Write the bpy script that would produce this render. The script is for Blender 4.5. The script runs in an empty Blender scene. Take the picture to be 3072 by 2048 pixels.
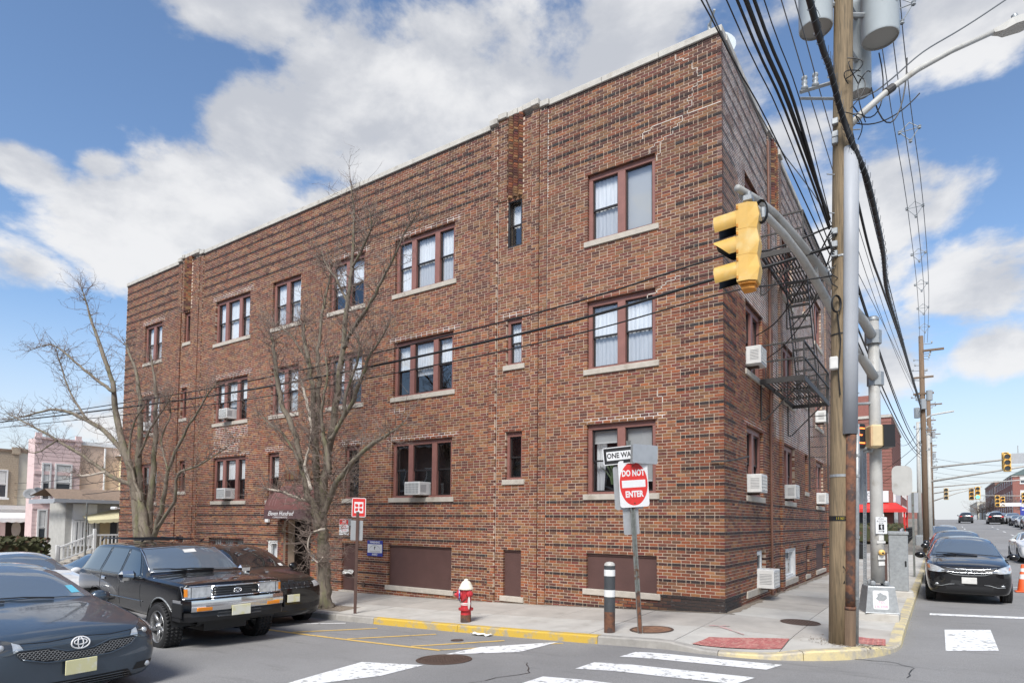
import bpy, bmesh, math, random
import numpy as np
from mathutils import Vector, Matrix
from mathutils.bvhtree import BVHTree
R = math.radians
scene = bpy.context.scene
col = scene.collection
# ------------------------------------------------------------------ camera
CAM = Vector((3.588, -12.871, 1.577))
YAW, PITCH, ROLL = 0.601, 0.0471, 0.0091
_f = Vector((-math.sin(YAW)*math.cos(PITCH), math.cos(YAW)*math.cos(PITCH), math.sin(PITCH)))
_r = Vector((math.cos(YAW), math.sin(YAW), 0)); _u = _r.cross(_f)
_r2 = math.cos(ROLL)*_r + math.sin(ROLL)*_u; _u2 = -math.sin(ROLL)*_r + math.cos(ROLL)*_u
cam_d = bpy.data.cameras.new('camera'); cam = bpy.data.objects.new('camera', cam_d); col.objects.link(cam)
_m = Matrix((( _r2.x, _u2.x, -_f.x, CAM.x), (_r2.y, _u2.y, -_f.y, CAM.y), (_r2.z, _u2.z, -_f.z, CAM.z), (0, 0, 0, 1)))
cam.matrix_world = _m
cam_d.sensor_fit = 'HORIZONTAL'; cam_d.sensor_width = 36
cam_d.lens = 36*1866.7/3072; cam_d.shift_y = (1472.8-1024)/3072
cam_d.clip_start = 0.05; cam_d.clip_end = 3000
scene.camera = cam
# ------------------------------------------------------------------ light
SUN_EL, SUN_AZ = 47.0, 163.0     # azimuth in degrees, measured from +Y towards +X
sun_d = bpy.data.lights.new('sun', 'SUN'); sun = bpy.data.objects.new('sun', sun_d); col.objects.link(sun)
sun_d.energy = 2.0; sun_d.angle = R(22); sun_d.color = (1.0, 0.975, 0.94)
_d = Vector((math.sin(R(SUN_AZ))*math.cos(R(SUN_EL)), math.cos(R(SUN_AZ))*math.cos(R(SUN_EL)), math.sin(R(SUN_EL))))
sun.rotation_euler = _d.to_track_quat('Z', 'Y').to_euler()
scene.view_settings.view_transform = 'Standard'; scene.view_settings.look = 'None'
scene.view_settings.gamma = 1.0; scene.view_settings.use_curve_mapping = False
scene.view_settings.exposure = 1.33
scene.cycles.max_bounces = 8; scene.cycles.transparent_max_bounces = 16
# ------------------------------------------------------------------ world: sky with broken cumulus
def build_world():
    w = bpy.data.worlds.new('World'); scene.world = w; w.use_nodes = True
    nt = w.node_tree; N = nt.nodes; L = nt.links; N.clear()
    out = N.new('ShaderNodeOutputWorld'); bg = N.new('ShaderNodeBackground'); bg.inputs['Strength'].default_value = 0.062
    L.new(bg.outputs[0], out.inputs[0])
    sky = N.new('ShaderNodeTexSky'); sky.sky_type = 'NISHITA'; sky.sun_disc = False
    sky.sun_elevation = R(SUN_EL); sky.sun_rotation = R(SUN_AZ); sky.air_density = 1.0; sky.dust_density = 0.6; sky.ozone_density = 2.2
    tc = N.new('ShaderNodeTexCoord')
    def math_(op, a, b=None, clamp=False):
        n = N.new('ShaderNodeMath'); n.operation = op; n.use_clamp = clamp
        for i, v in enumerate((a, b)):
            if v is None: continue
            if isinstance(v, (int, float)): n.inputs[i].default_value = v
            else: L.new(v, n.inputs[i])
        return n.outputs[0]
    def vmath(op, a, b=None, s=None):
        n = N.new('ShaderNodeVectorMath'); n.operation = op
        for i, v in enumerate((a, b)):
            if v is None: continue
            if isinstance(v, (tuple, Vector)): n.inputs[i].default_value = v
            else: L.new(v, n.inputs[i])
        if s is not None: n.inputs['Scale'].default_value = s
        return n
    def noise(vec, scale, detail, rough, dist=0.0):
        n = N.new('ShaderNodeTexNoise'); n.inputs['Scale'].default_value = scale; n.inputs['Detail'].default_value = detail
        n.inputs['Roughness'].default_value = rough; n.inputs['Distortion'].default_value = dist; L.new(vec, n.inputs['Vector']); return n
    def smooth(x, a, b, c=0.0, d=1.0):
        n = N.new('ShaderNodeMapRange'); n.interpolation_type = 'SMOOTHSTEP'; L.new(x, n.inputs[0])
        n.inputs[1].default_value = a; n.inputs[2].default_value = b; n.inputs[3].default_value = c; n.inputs[4].default_value = d
        return n.outputs[0]
    dirv = tc.outputs['Generated']
    # stretch vertical so that clouds are wider than tall
    st = vmath('MULTIPLY', dirv, (1.0, 1.0, 1.7)).outputs[0]
    n1 = noise(st, 4.2, 10, 0.58, 0.2); n2 = noise(st, 9.0, 6, 0.6)
    # cloud banks: direction (yaw deg left of camera axis, elevation deg), radius, weight
    dens = None
    for (yl, el, rx, wt) in CLOUDS:
        a = YAW + R(yl); c = Vector((-math.sin(a)*math.cos(R(el)), math.cos(a)*math.cos(R(el)), math.sin(R(el))))
        sub = vmath('SUBTRACT', dirv, c).outputs[0]
        sc = vmath('MULTIPLY', sub, (1.0, 1.0, 1.55)).outputs[0]
        ln = vmath('LENGTH', sc).outputs['Value']
        g = smooth(ln, 0.0, rx, wt, 0.0)
        dens = g if dens is None else math_('MAXIMUM', dens, g)
    sx = N.new('ShaderNodeSeparateXYZ'); L.new(dirv, sx.inputs[0])
    z = sx.outputs['Z']
    nz = math_('SUBTRACT', n1.outputs['Fac'], 0.5); nz2 = math_('SUBTRACT', n2.outputs['Fac'], 0.5)
    base = math_('ADD', dens, math_('MULTIPLY', nz, 2.1))
    base = math_('ADD', base, math_('MULTIPLY', nz2, 0.75))
    cover = smooth(base, 0.38, 0.72)
    # cloud shade: sunlit heads, grey bellies
    off = vmath('ADD', st, (0.0, 0.0, -0.11)).outputs[0]
    n3 = noise(off, 4.2, 8, 0.58, 0.2); n4 = noise(st, 2.1, 5, 0.55)
    shade = math_('SUBTRACT', n1.outputs['Fac'], n3.outputs['Fac'])
    shade = math_('ADD', math_('MULTIPLY', shade, 2.0), math_('MULTIPLY', math_('SUBTRACT', n4.outputs['Fac'], 0.5), 1.6))
    shade = math_('ADD', shade, math_('MULTIPLY', nz2, 0.35))
    sh = smooth(math_('ADD', shade, math_('MULTIPLY', base, -0.15)), -0.42, 0.22)
    cr = N.new('ShaderNodeMix'); cr.data_type = 'RGBA'; L.new(sh, cr.inputs[0])
    cr.inputs[6].default_value = (CLOUD_D[0], CLOUD_D[1], CLOUD_D[2], 1); cr.inputs[7].default_value = (CLOUD_L[0], CLOUD_L[1], CLOUD_L[2], 1)
    # the blue of the gaps
    tint = N.new('ShaderNodeMix'); tint.data_type = 'RGBA'; tint.blend_type = 'MULTIPLY'; tint.inputs[0].default_value = 1.0
    L.new(sky.outputs[0], tint.inputs[6]); tint.inputs[7].default_value = (SKY_T[0], SKY_T[1], SKY_T[2], 1)
    # pale haze low over the horizon
    hz = smooth(z, -0.02, 0.30, 0.95, 0.0)
    hm = N.new('ShaderNodeMix'); hm.data_type = 'RGBA'; L.new(hz, hm.inputs[0]); L.new(tint.outputs[2], hm.inputs[6]); hm.inputs[7].default_value = (HAZE_C[0], HAZE_C[1], HAZE_C[2], 1)
    mx = N.new('ShaderNodeMix'); mx.data_type = 'RGBA'; L.new(math_('MULTIPLY', cover, smooth(z, 0.0, 0.12, 0.25, 0.97)), mx.inputs[0])
    L.new(hm.outputs[2], mx.inputs[6]); L.new(cr.outputs[2], mx.inputs[7])
    L.new(mx.outputs[2], bg.inputs['Color'])
SKY_T = (1.10, 1.17, 1.22)
HAZE_C = (5.0, 5.2, 5.5)
CLOUD_L = (5.7, 5.72, 5.8); CLOUD_D = (3.7, 3.85, 4.2)
CLOUDS = [(13, 33, .38, .88), (2, 37, .38, .85), (21, 31, .24, .9), (27, 39, .26, .95), (25, 24, .25, 1.0), (32.5, 22, .20, 1.0), (17, 25, .22, .9), (10, 24, .25, .8), (-10, 39, .36, .85), (-22, 37, .24, .8),
          (38.5, 24, .10, .9), (34.5, 25.5, .07, .8), (38.7, 17.5, .10, .9), (-32, 25, .22, .85), (-27, 20, .24, .9), (-36.5, 18, .17, .75), (-37, 34, .2, .9), (-38, 12.5, .10, .8), (-29, 13, .2, .9), (-25, 30, .12, .7), (30, 8, .2, .7),
          (80, 30, .5, .9), (120, 50, .6, 1.0), (165, 28, .95, 1.0), (-90, 40, .6, .9), (-140, 30, .5, 1.0), (200, 60, .5, .9), (0, 75, .5, .8)]  # out-of-view banks; the widest is added to whiten the window reflections
build_world()
# ------------------------------------------------------------------ helpers
class MB:
    """collects polygons, then links them as one mesh object"""
    def __init__(s): s.v = []; s.f = []; s.c = []; s.col = None; s.smooth = False
    def add(s, vs, fs):
        o = len(s.v); s.v += [tuple(v) for v in vs]
        for f in fs: s.f.append(tuple(i+o for i in f)); s.c.append(s.col)
    def quad(s, a, b, c, d): s.add((a, b, c, d), ((0, 1, 2, 3),))
    def box(s, lo, hi, M=None, skip=()):
        x0, y0, z0 = lo; x1, y1, z1 = hi
        vs = [(x0,y0,z0),(x1,y0,z0),(x1,y1,z0),(x0,y1,z0),(x0,y0,z1),(x1,y0,z1),(x1,y1,z1),(x0,y1,z1)]
        if M is not None: vs = [tuple(M @ Vector(v)) for v in vs]
        fs = [(0,3,2,1),(4,5,6,7),(0,1,5,4),(1,2,6,5),(2,3,7,6),(3,0,4,7)]
        s.add(vs, [f for i, f in enumerate(fs) if i not in skip])
    def bbox(s, lo, hi, b=0.01, M=None):
        """box with bevelled vertical and horizontal edges (chamfer b)"""
        c = [(lo[i]+hi[i])/2 for i in range(3)]; h = [(hi[i]-lo[i])/2 for i in range(3)]; b = min(b, min(h)*0.95)
        vs = []; idx = {}
        for sx in (-1, 1):
            for sy in (-1, 1):
                for sz in (-1, 1):
                    for ax in range(3):
                        p = [sx*(h[0]-b), sy*(h[1]-b), sz*(h[2]-b)]; p[ax] = (sx, sy, sz)[ax]*h[ax]
                        idx[(sx, sy, sz, ax)] = len(vs); q = Vector([p[i]+c[i] for i in range(3)]); vs.append(tuple(M @ q) if M is not None else tuple(q))
        I = lambda a, b_, c_, ax: idx[(a, b_, c_, ax)]
        fs = []
        for t in (-1, 1):
            for ax in range(3):
                o = [(-1,-1),(1,-1),(1,1),(-1,1)]; q = []
                for (p1, p2) in o:
                    k = [0, 0, 0]; k[ax] = t; k[(ax+1) % 3] = p1; k[(ax+2) % 3] = p2; q.append(I(*k, ax))
                fs.append(q if t > 0 else q[::-1])
        for ax in range(3):
            a1, a2 = (ax+1) % 3, (ax+2) % 3
            for p1 in (-1, 1):
                for p2 in (-1, 1):
                    k0 = [0]*3; k1 = [0]*3; k0[ax] = -1; k1[ax] = 1; k0[a1] = k1[a1] = p1; k0[a2] = k1[a2] = p2
                    q = [I(*k0, a1), I(*k1, a1), I(*k1, a2), I(*k0, a2)]
                    fs.append(q if p1*p2 < 0 else q[::-1])
        for sx in (-1, 1):
            for sy in (-1, 1):
                for sz in (-1, 1):
                    q = [I(sx, sy, sz, 0), I(sx, sy, sz, 1), I(sx, sy, sz, 2)]; fs.append(q if sx*sy*sz > 0 else q[::-1])
        s.add(vs, fs)
    def tube(s, pts, rad, n=8, cap=True, phase=0.0):
        pts = [Vector(p) for p in pts]; m = len(pts)
        if not hasattr(rad, '__len__'): rad = [rad]*m
        rings = []; t0 = (pts[1]-pts[0]).normalized()
        up = Vector((0, 0, 1)) if abs(t0.z) < 0.9 else Vector((1, 0, 0))
        nrm = t0.cross(up).normalized(); vs = []
        for i in range(m):
            if i == 0: t = pts[1]-pts[0]
            elif i == m-1: t = pts[-1]-pts[-2]
            else: t = (pts[i+1]-pts[i]).normalized()+(pts[i]-pts[i-1]).normalized()
            if t.length < 1e-9: t = t0
            t = t.normalized(); nrm = (nrm-t*nrm.dot(t))
            if nrm.length < 1e-6: nrm = t.orthogonal()
            nrm.normalize(); b = t.cross(nrm)
            for k in range(n):
                a = 2*math.pi*k/n+phase; vs.append(pts[i]+(nrm*math.cos(a)+b*math.sin(a))*rad[i])
        fs = [(i*n+k, i*n+(k+1) % n, (i+1)*n+(k+1) % n, (i+1)*n+k) for i in range(m-1) for k in range(n)]
        if cap: fs += [tuple(range(n))[::-1], tuple((m-1)*n+k for k in range(n))]
        s.add(vs, fs)
    def lathe(s, prof, n=20, o=(0,0,0), M=None, a0=0.0, a1=2*math.pi):
        """prof: (radius, z) pairs turned about z"""
        full = abs(a1-a0-2*math.pi) < 1e-6; k = n if full else n+1; vs = []
        for r, z in prof:
            for i in range(k):
                a = a0+(a1-a0)*i/n; p = Vector((r*math.cos(a), r*math.sin(a), z))
                if M is not None: p = M @ p
                vs.append(p+Vector(o))
        fs = []
        for j in range(len(prof)-1):
            for i in range(n):
                i2 = (i+1) % k; fs.append((j*k+i, j*k+i2, (j+1)*k+i2, (j+1)*k+i))
        s.add(vs, fs)
    def disc(s, c, ax, r, n=20):
        ax = Vector(ax).normalized(); u = ax.orthogonal().normalized(); v = ax.cross(u); c = Vector(c)
        s.add([c+(u*math.cos(2*math.pi*i/n)+v*math.sin(2*math.pi*i/n))*r for i in range(n)], [tuple(range(n))])
    def prism(s, pts, d):
        """extrude planar polygon pts along vector d"""
        pts = [Vector(p) for p in pts]; d = Vector(d); n = len(pts)
        s.add(pts+[p+d for p in pts], [tuple(range(n))[::-1], tuple(range(n, 2*n))]+[(i, (i+1) % n, n+(i+1) % n, n+i) for i in range(n)])
    def ellipsoid(s, c, r, n=16, m=10, M=None):
        vs = []; c = Vector(c)
        for j in range(m+1):
            t = math.pi*j/m
            for i in range(n):
                a = 2*math.pi*i/n; p = Vector((r[0]*math.sin(t)*math.cos(a), r[1]*math.sin(t)*math.sin(a), r[2]*math.cos(t)))
                vs.append((M @ p if M is not None else p)+c)
        s.add(vs, [(j*n+i, j*n+(i+1) % n, (j+1)*n+(i+1) % n, (j+1)*n+i)[::-1] for j in range(m) for i in range(n)])
    def mesh(s, name, mat):
        me = bpy.data.meshes.new(name); me.from_pydata(s.v, [], s.f)
        if mat is not None: me.materials.append(mat)
        if any(c is not None for c in s.c):
            at = me.attributes.new('tone', 'FLOAT_COLOR', 'FACE')
            at.data.foreach_set('color', [x for c in s.c for x in ((c if c is not None else (1, 1, 1)) + ((1.0,) if c is None or len(c) == 3 else ()))])
        if s.smooth: me.shade_smooth()
        me.update(); return me
    def build(s, name, mat, parent=None, loc=None):
        o = bpy.data.objects.new(name, s.mesh(name, mat)); col.objects.link(o)
        if parent is not None: o.parent = parent
        if loc is not None: o.location = loc
        if s.smooth == 'auto': pass
        return o
def tag(o, label=None, cat=None, group=None, kind=None):
    if label: o['label'] = label
    if cat: o['category'] = cat
    if group: o['group'] = group
    if kind: o['kind'] = kind
    return o
def thing(name, label, cat, loc=(0,0,0), rz=0.0, group=None):
    o = bpy.data.objects.new(name, None); col.objects.link(o); o.location = loc; o.rotation_euler = (0, 0, rz)
    o.empty_display_size = 0.2
    return tag(o, label, cat, group)
def dup(root, loc, rz=0.0, label=None):
    r = root.copy(); col.objects.link(r); r.location = loc; r.rotation_euler = (0, 0, rz)
    if label: r['label'] = label
    for ch in list(root.children):
        c = ch.copy(); col.objects.link(c); c.parent = r
        for g in list(ch.children):
            d = g.copy(); col.objects.link(d); d.parent = c
    return r
def sharp(o, ang=35):
    me = o.data; me.shade_smooth()
    bm = bmesh.new(); bm.from_mesh(me); lim = R(ang)
    for e in bm.edges:
        e.smooth = not (len(e.link_faces) != 2 or e.calc_face_angle(0) > lim)
    bm.to_mesh(me); bm.free(); return o
def text_obj(name, txt, size, mat, parent, M, align='CENTER', sx=1.0, extr=0.0015, bold=0.0, shear=0.0):
    cu = bpy.data.curves.new(name, 'FONT'); cu.body = txt; cu.size = size; cu.align_x = align; cu.align_y = 'CENTER'; cu.extrude = extr; cu.offset = bold; cu.shear = shear
    cu.resolution_u = 2
    o = bpy.data.objects.new(name, cu); col.objects.link(o)
    dg = bpy.context.evaluated_depsgraph_get(); me = bpy.data.meshes.new_from_object(o.evaluated_get(dg))
    bpy.data.objects.remove(o); bpy.data.curves.remove(cu)
    for v in me.vertices: v.co.x *= sx
    me.transform(M); me.materials.clear(); me.materials.append(mat)
    ob = bpy.data.objects.new(name, me); col.objects.link(ob)
    if parent is not None: ob.parent = parent
    return ob
def frame(o, x, z):
    """matrix whose local X,Y plane is spanned by x (right) and z (up); local Z faces out"""
    x = Vector(x).normalized(); z = Vector(z).normalized(); n = x.cross(z); o = Vector(o)
    return Matrix(((x.x, z.x, n.x, o.x), (x.y, z.y, n.y, o.y), (x.z, z.z, n.z, o.z), (0, 0, 0, 1)))
def lerp(a, b, t): return a+(b-a)*t
# ------------------------------------------------------------------ ground heights
def Hx(x):
    if x >= 0: return -0.25
    x = max(x, -16.7); return -0.25+0.05*x+0.0015*x*x
def rise(y):
    if y < 0: return 0.0
    if y < 18: return -0.006*y
    if y < 28: s = (y-18)/10; return -0.108+0.13*s*s
    return 0.022+0.026*(min(y, 150)-28)
CX, CY, CR = 0.5, -0.75, 2.54
def curbd(x, y):
    dx = x-CX; dy = -(y-CY)
    return math.hypot(max(dx, 0), max(dy, 0))+min(max(dx, dy), 0)-CR
def ramp(x, y):
    return 0.075*math.exp(-((x-0.98)/0.75)**4-((y+3.1)/0.8)**4)+0.06*math.exp(-((x-2.8)/0.55)**4-((y+1.05)/0.6)**4)
def zs(x, y): return Hx(x)+rise(y)-0.016*max(0, min(max(-y, x), 4))-ramp(x, y)
def zr(x, y):
    e = min(max(curbd(x, y), 0), 4.6)
    return Hx(min(x, 0.0))+rise(y)-0.18+0.022*e
# ------------------------------------------------------------------ materials
def mat(name, c, rough=0.6, metal=0.0, var=0.0, vscale=6.0, bump=0.0, bscale=40.0, coat=0.0, spec=0.5, c2=None, c2scale=3.0, c2lo=0.45, c2hi=0.6, attr=False, emit=None, estr=0.0, stretch=None, detail=5):
    m = bpy.data.materials.new(name); m.use_nodes = True; nt = m.node_tree; N = nt.nodes; L = nt.links
    p = N['Principled BSDF']; p.inputs['Roughness'].default_value = rough; p.inputs['Metallic'].default_value = metal
    p.inputs['Specular IOR Level'].default_value = spec
    if coat: p.inputs['Coat Weight'].default_value = coat; p.inputs['Coat Roughness'].default_value = 0.03
    src = None; tcv = None
    def coord():
        nonlocal tcv
        if tcv is None:
            g = N.new('ShaderNodeTexCoord'); tcv = g.outputs['Object']
            if stretch:
                mp = N.new('ShaderNodeMapping'); mp.inputs['Scale'].default_value = stretch; L.new(tcv, mp.inputs['Vector']); tcv = mp.outputs[0]
        return tcv
    def noise(sc, dt=detail, ro=0.6):
        n = N.new('ShaderNodeTexNoise'); n.inputs['Scale'].default_value = sc; n.inputs['Detail'].default_value = dt; n.inputs['Roughness'].default_value = ro
        L.new(coord(), n.inputs['Vector']); return n.outputs['Fac']
    if attr:
        a = N.new('ShaderNodeAttribute'); a.attribute_name = 'tone'; src = a.outputs['Color']
    else:
        p.inputs['Base Color'].default_value = (*c, 1)
        if var or c2:
            rgb = N.new('ShaderNodeRGB'); rgb.outputs[0].default_value = (*c, 1); src = rgb.outputs[0]
    if c2:
        r = N.new('ShaderNodeMapRange'); r.interpolation_type = 'SMOOTHSTEP'; L.new(noise(c2scale), r.inputs[0]); r.inputs[1].default_value = c2lo; r.inputs[2].default_value = c2hi
        mx = N.new('ShaderNodeMix'); mx.data_type = 'RGBA'; L.new(r.outputs[0], mx.inputs[0]); L.new(src, mx.inputs[6]); mx.inputs[7].default_value = (*c2, 1); src = mx.outputs[2]
    if var:
        r = N.new('ShaderNodeMapRange'); L.new(noise(vscale), r.inputs[0]); r.inputs[1].default_value = 0.25; r.inputs[2].default_value = 0.75; r.inputs[3].default_value = 1-var; r.inputs[4].default_value = 1+var
        mx = N.new('ShaderNodeVectorMath'); mx.operation = 'SCALE'; L.new(src, mx.inputs[0]); L.new(r.outputs[0], mx.inputs['Scale']); src = mx.outputs[0]
    if src is not None: L.new(src, p.inputs['Base Color'])
    if bump:
        b = N.new('ShaderNodeBump'); b.inputs['Strength'].default_value = bump; b.inputs['Distance'].default_value = 0.01; L.new(noise(bscale, 6, .65), b.inputs['Height']); L.new(b.outputs[0], p.inputs['Normal'])
    if emit: p.inputs['Emission Color'].default_value = (*emit, 1); p.inputs['Emission Strength'].default_value = estr
    return m
def glass_mat(name, tint, refl=0.16, alpha=0.5):
    """clear pane: mirror by fresnel plus what is behind it"""
    m = bpy.data.materials.new(name); m.use_nodes = True; nt = m.node_tree; N = nt.nodes; L = nt.links; N.clear()
    out = N.new('ShaderNodeOutputMaterial'); mx = N.new('ShaderNodeMixShader'); tr = N.new('ShaderNodeBsdfTransparent'); gl = N.new('ShaderNodeBsdfGlossy')
    tr.inputs[0].default_value = (*tint, 1); gl.inputs['Roughness'].default_value = 0.015; gl.inputs[0].default_value = (.95, .97, 1, 1)
    lw = N.new('ShaderNodeLayerWeight'); pw = N.new('ShaderNodeMath'); pw.operation = 'POWER'; L.new(lw.outputs['Facing'], pw.inputs[0]); pw.inputs[1].default_value = 4.0
    a = N.new('ShaderNodeMath'); a.operation = 'MULTIPLY_ADD'; a.use_clamp = True; a.inputs[1].default_value = .85; a.inputs[2].default_value = refl; L.new(pw.outputs[0], a.inputs[0])
    g = N.new('ShaderNodeTexCoord'); no = N.new('ShaderNodeTexNoise'); no.inputs['Scale'].default_value = 1.6; no.inputs['Detail'].default_value = 1; L.new(g.outputs['Object'], no.inputs['Vector'])
    b = N.new('ShaderNodeBump'); b.inputs['Strength'].default_value = 0.12; b.inputs['Distance'].default_value = 0.03; L.new(no.outputs['Fac'], b.inputs['Height']); L.new(b.outputs[0], gl.inputs['Normal'])
    L.new(a.outputs[0], mx.inputs[0]); L.new(tr.outputs[0], mx.inputs[1]); L.new(gl.outputs[0], mx.inputs[2]); L.new(mx.outputs[0], out.inputs[0]); return m
def asphalt_mat():
    m = bpy.data.materials.new('asphalt'); m.use_nodes = True; nt = m.node_tree; N = nt.nodes; L = nt.links; p = N['Principled BSDF']
    g = N.new('ShaderNodeTexCoord'); V = g.outputs['Object']
    def no(sc, d, ro=.6):
        n = N.new('ShaderNodeTexNoise'); n.inputs['Scale'].default_value = sc; n.inputs['Detail'].default_value = d; n.inputs['Roughness'].default_value = ro; L.new(V, n.inputs['Vector']); return n.outputs['Fac']
    def mr(x, a, b, c, d):
        n = N.new('ShaderNodeMapRange'); L.new(x, n.inputs[0])
        for i, v in enumerate((a, b, c, d)): n.inputs[i+1].default_value = v
        return n.outputs[0]
    def mul(a, b):
        n = N.new('ShaderNodeMath'); n.operation = 'MULTIPLY'; L.new(a, n.inputs[0]); L.new(b, n.inputs[1]); return n.outputs[0]
    f = mul(mr(no(0.35, 6, .65), .3, .7, .86, 1.12), mr(no(70, 3, .8), .2, .8, .60, 1.44))
    mp = N.new('ShaderNodeMapping'); mp.inputs['Scale'].default_value = (0.5, 3.2, 1); L.new(V, mp.inputs['Vector'])
    n2 = N.new('ShaderNodeTexNoise'); n2.inputs['Scale'].default_value = 1.1; n2.inputs['Detail'].default_value = 6; n2.inputs['Roughness'].default_value = .7; L.new(mp.outputs[0], n2.inputs['Vector'])
    f = mul(f, mr(n2.outputs['Fac'], .56, .80, 1.0, .66))
    vo = N.new('ShaderNodeTexVoronoi'); vo.inputs['Scale'].default_value = 110; L.new(V, vo.inputs['Vector'])
    f = mul(f, mr(vo.outputs['Distance'], .0, .5, 1.14, .86))
    sc = N.new('ShaderNodeVectorMath'); sc.operation = 'SCALE'; sc.inputs[0].default_value = (.262, .256, .250); L.new(f, sc.inputs['Scale']); L.new(sc.outputs[0], p.inputs['Base Color'])
    p.inputs['Roughness'].default_value = .85; p.inputs['Specular IOR Level'].default_value = .3
    b = N.new('ShaderNodeBump'); b.inputs['Strength'].default_value = .5; b.inputs['Distance'].default_value = .006; L.new(no(120, 3, .8), b.inputs['Height']); L.new(b.outputs[0], p.inputs['Normal'])
    return m
def worn_mat(name, c, base=(.10,.10,.10), lo=.36, hi=.48, sc=7.0, rough=.7):
    return mat(name, base, rough=rough, c2=c, c2scale=sc, c2lo=lo, c2hi=hi, var=.07, vscale=30, bump=.25, bscale=110, detail=9)
M = {}
M['asphalt'] = asphalt_mat()
M['concrete'] = mat('concrete', (.40,.37,.33), .85, var=.16, vscale=1.7, bump=.25, bscale=60, c2=(.31,.285,.25), c2scale=1.1, c2lo=.52, c2hi=.75)
M['concrete2'] = mat('pale_concrete', (.46,.44,.40), .85, var=.13, vscale=2.2, bump=.25, bscale=70, c2=(.36,.33,.29), c2scale=1.4, c2lo=.52, c2hi=.75)
M['joint'] = mat('paving_joint', (.20,.175,.145), .95, var=.25, vscale=5)
M['dirt'] = mat('dirt', (.22,.18,.14), .95, var=.35, vscale=22, bump=.6, bscale=60)
M['curb'] = mat('curb_stone', (.33,.31,.28), .85, var=.22, vscale=5, bump=.3, bscale=50)
M['curb_yellow'] = worn_mat('curb_yellow_paint', (.56,.37,.055), (.34,.30,.22), .36, .52, 4.5)
M['curb_cream'] = worn_mat('curb_faded_paint', (.60,.50,.27), (.40,.36,.29), .40, .58, 4.0)
M['white_paint'] = worn_mat('white_road_paint', (.76,.76,.75), (.26,.26,.25), .345, .47, 9)
M['yellow_paint'] = worn_mat('yellow_road_paint', (.66,.44,.13), (.20,.18,.15), .30, .44, 9)
M['iron'] = mat('rusty_iron', (.10,.065,.05), .7, .3, var=.3, vscale=25, bump=.3, bscale=90)
M['iron_orange'] = mat('orange_rust', (.26,.14,.08), .85, var=.3, vscale=18, c2=(.17,.09,.06), c2scale=9)
M['tactile'] = mat('tactile_red', (.36,.12,.11), .8, var=.2, vscale=6, c2=(.42,.2,.17), c2scale=14)
M['brick'] = mat('brick_faces', (.3,.1,.05), .82, var=.24, vscale=26, bump=.35, bscale=70, attr=True)
M['mortar'] = mat('mortar', (.48,.37,.285), .9, var=.18, vscale=3, bump=.3, bscale=80, c2=(.39,.31,.23), c2scale=.8, c2lo=.45, c2hi=.65)
M['mortar_white'] = mat('repointed_mortar', (.78,.74,.69), .9, var=.10, vscale=9, c2=(.46,.40,.35), c2scale=2.0, c2lo=.5, c2hi=.62)
M['stone'] = mat('sill_stone', (.45,.405,.345), .8, var=.14, vscale=7, bump=.15, bscale=60, c2=(.31,.27,.22), c2scale=3.5, c2lo=.55, c2hi=.75)
M['coping'] = mat('coping_stone', (.47,.445,.40), .8, var=.16, vscale=4, bump=.2, bscale=50, c2=(.33,.30,.26), c2scale=2.5, c2lo=.52, c2hi=.72)
M['win_frame'] = mat('brown_window_frame', (.235,.105,.085), .5, var=.14, vscale=5)
M['sash'] = mat('dark_sash', (.022,.018,.017), .4)
M['vinyl'] = mat('white_vinyl', (.72,.72,.71), .45, var=.05, vscale=8)
M['pane'] = glass_mat('window_glass', (.90,.92,.93), .16)
M['pane_screen'] = glass_mat('window_glass_with_screen', (.70,.72,.74), .12)
M['soot'] = mat('soot_stain', (.030,.029,.029), .9, var=.4, vscale=8, c2=(.16,.15,.14), c2scale=7, c2lo=.56, c2hi=.7)
M['crack'] = mat('crack_mortar', (.56,.51,.45), .9, var=.2, vscale=9)
M['pane_far'] = mat('distant_glass', (.05,.06,.07), .08, spec=.9)
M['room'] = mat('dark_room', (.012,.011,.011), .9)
M['curtain'] = mat('sheer_curtain', (.78,.78,.78), .9, var=.16, vscale=3, stretch=(14,14,.5))
M['blind'] = mat('blind_slats', (.62,.62,.61), .6)
M['board'] = mat('brown_board', (.085,.042,.036), .6, var=.14, vscale=3, bump=.08, bscale=30)
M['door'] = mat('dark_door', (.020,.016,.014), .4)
M['awning'] = mat('maroon_canvas', (.155,.062,.056), .75, var=.12, vscale=4, bump=.1, bscale=25)
M['awning_band'] = mat('maroon_valance', (.085,.045,.048), .75)
M['white'] = mat('white_enamel', (.75,.75,.74), .45, var=.04, vscale=10)
M['offwhite'] = mat('aged_white', (.62,.61,.58), .55, var=.12, vscale=9)
M['ac'] = mat('air_conditioner_white', (.66,.66,.64), .5, var=.1, vscale=7)
M['ac_dark'] = mat('air_conditioner_grille', (.24,.245,.25), .6)
M['fe'] = mat('fire_escape_iron', (.05,.046,.044), .6, .1, var=.3, vscale=14)
M['downpipe'] = mat('copper_downpipe', (.16,.075,.05), .6, var=.2, vscale=8)
M['black'] = mat('black_plastic', (.012,.012,.013), .45)
M['rubber'] = mat('tyre_rubber', (.017,.017,.018), .75, var=.2, vscale=14)
M['red'] = mat('sign_red', (.60,.035,.03), .45)
M['sign_white'] = mat('sign_white', (.68,.68,.68), .45)
M['sign_black'] = mat('sign_black', (.012,.012,.013), .45)
M['sign_blue'] = mat('sign_blue', (.04,.055,.30), .45)
M['alu'] = mat('sign_aluminium', (.46,.47,.48), .42, .55, var=.1, vscale=5)
M['galv'] = mat('galvanised_steel', (.34,.355,.36), .5, .5, var=.2, vscale=16)
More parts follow.
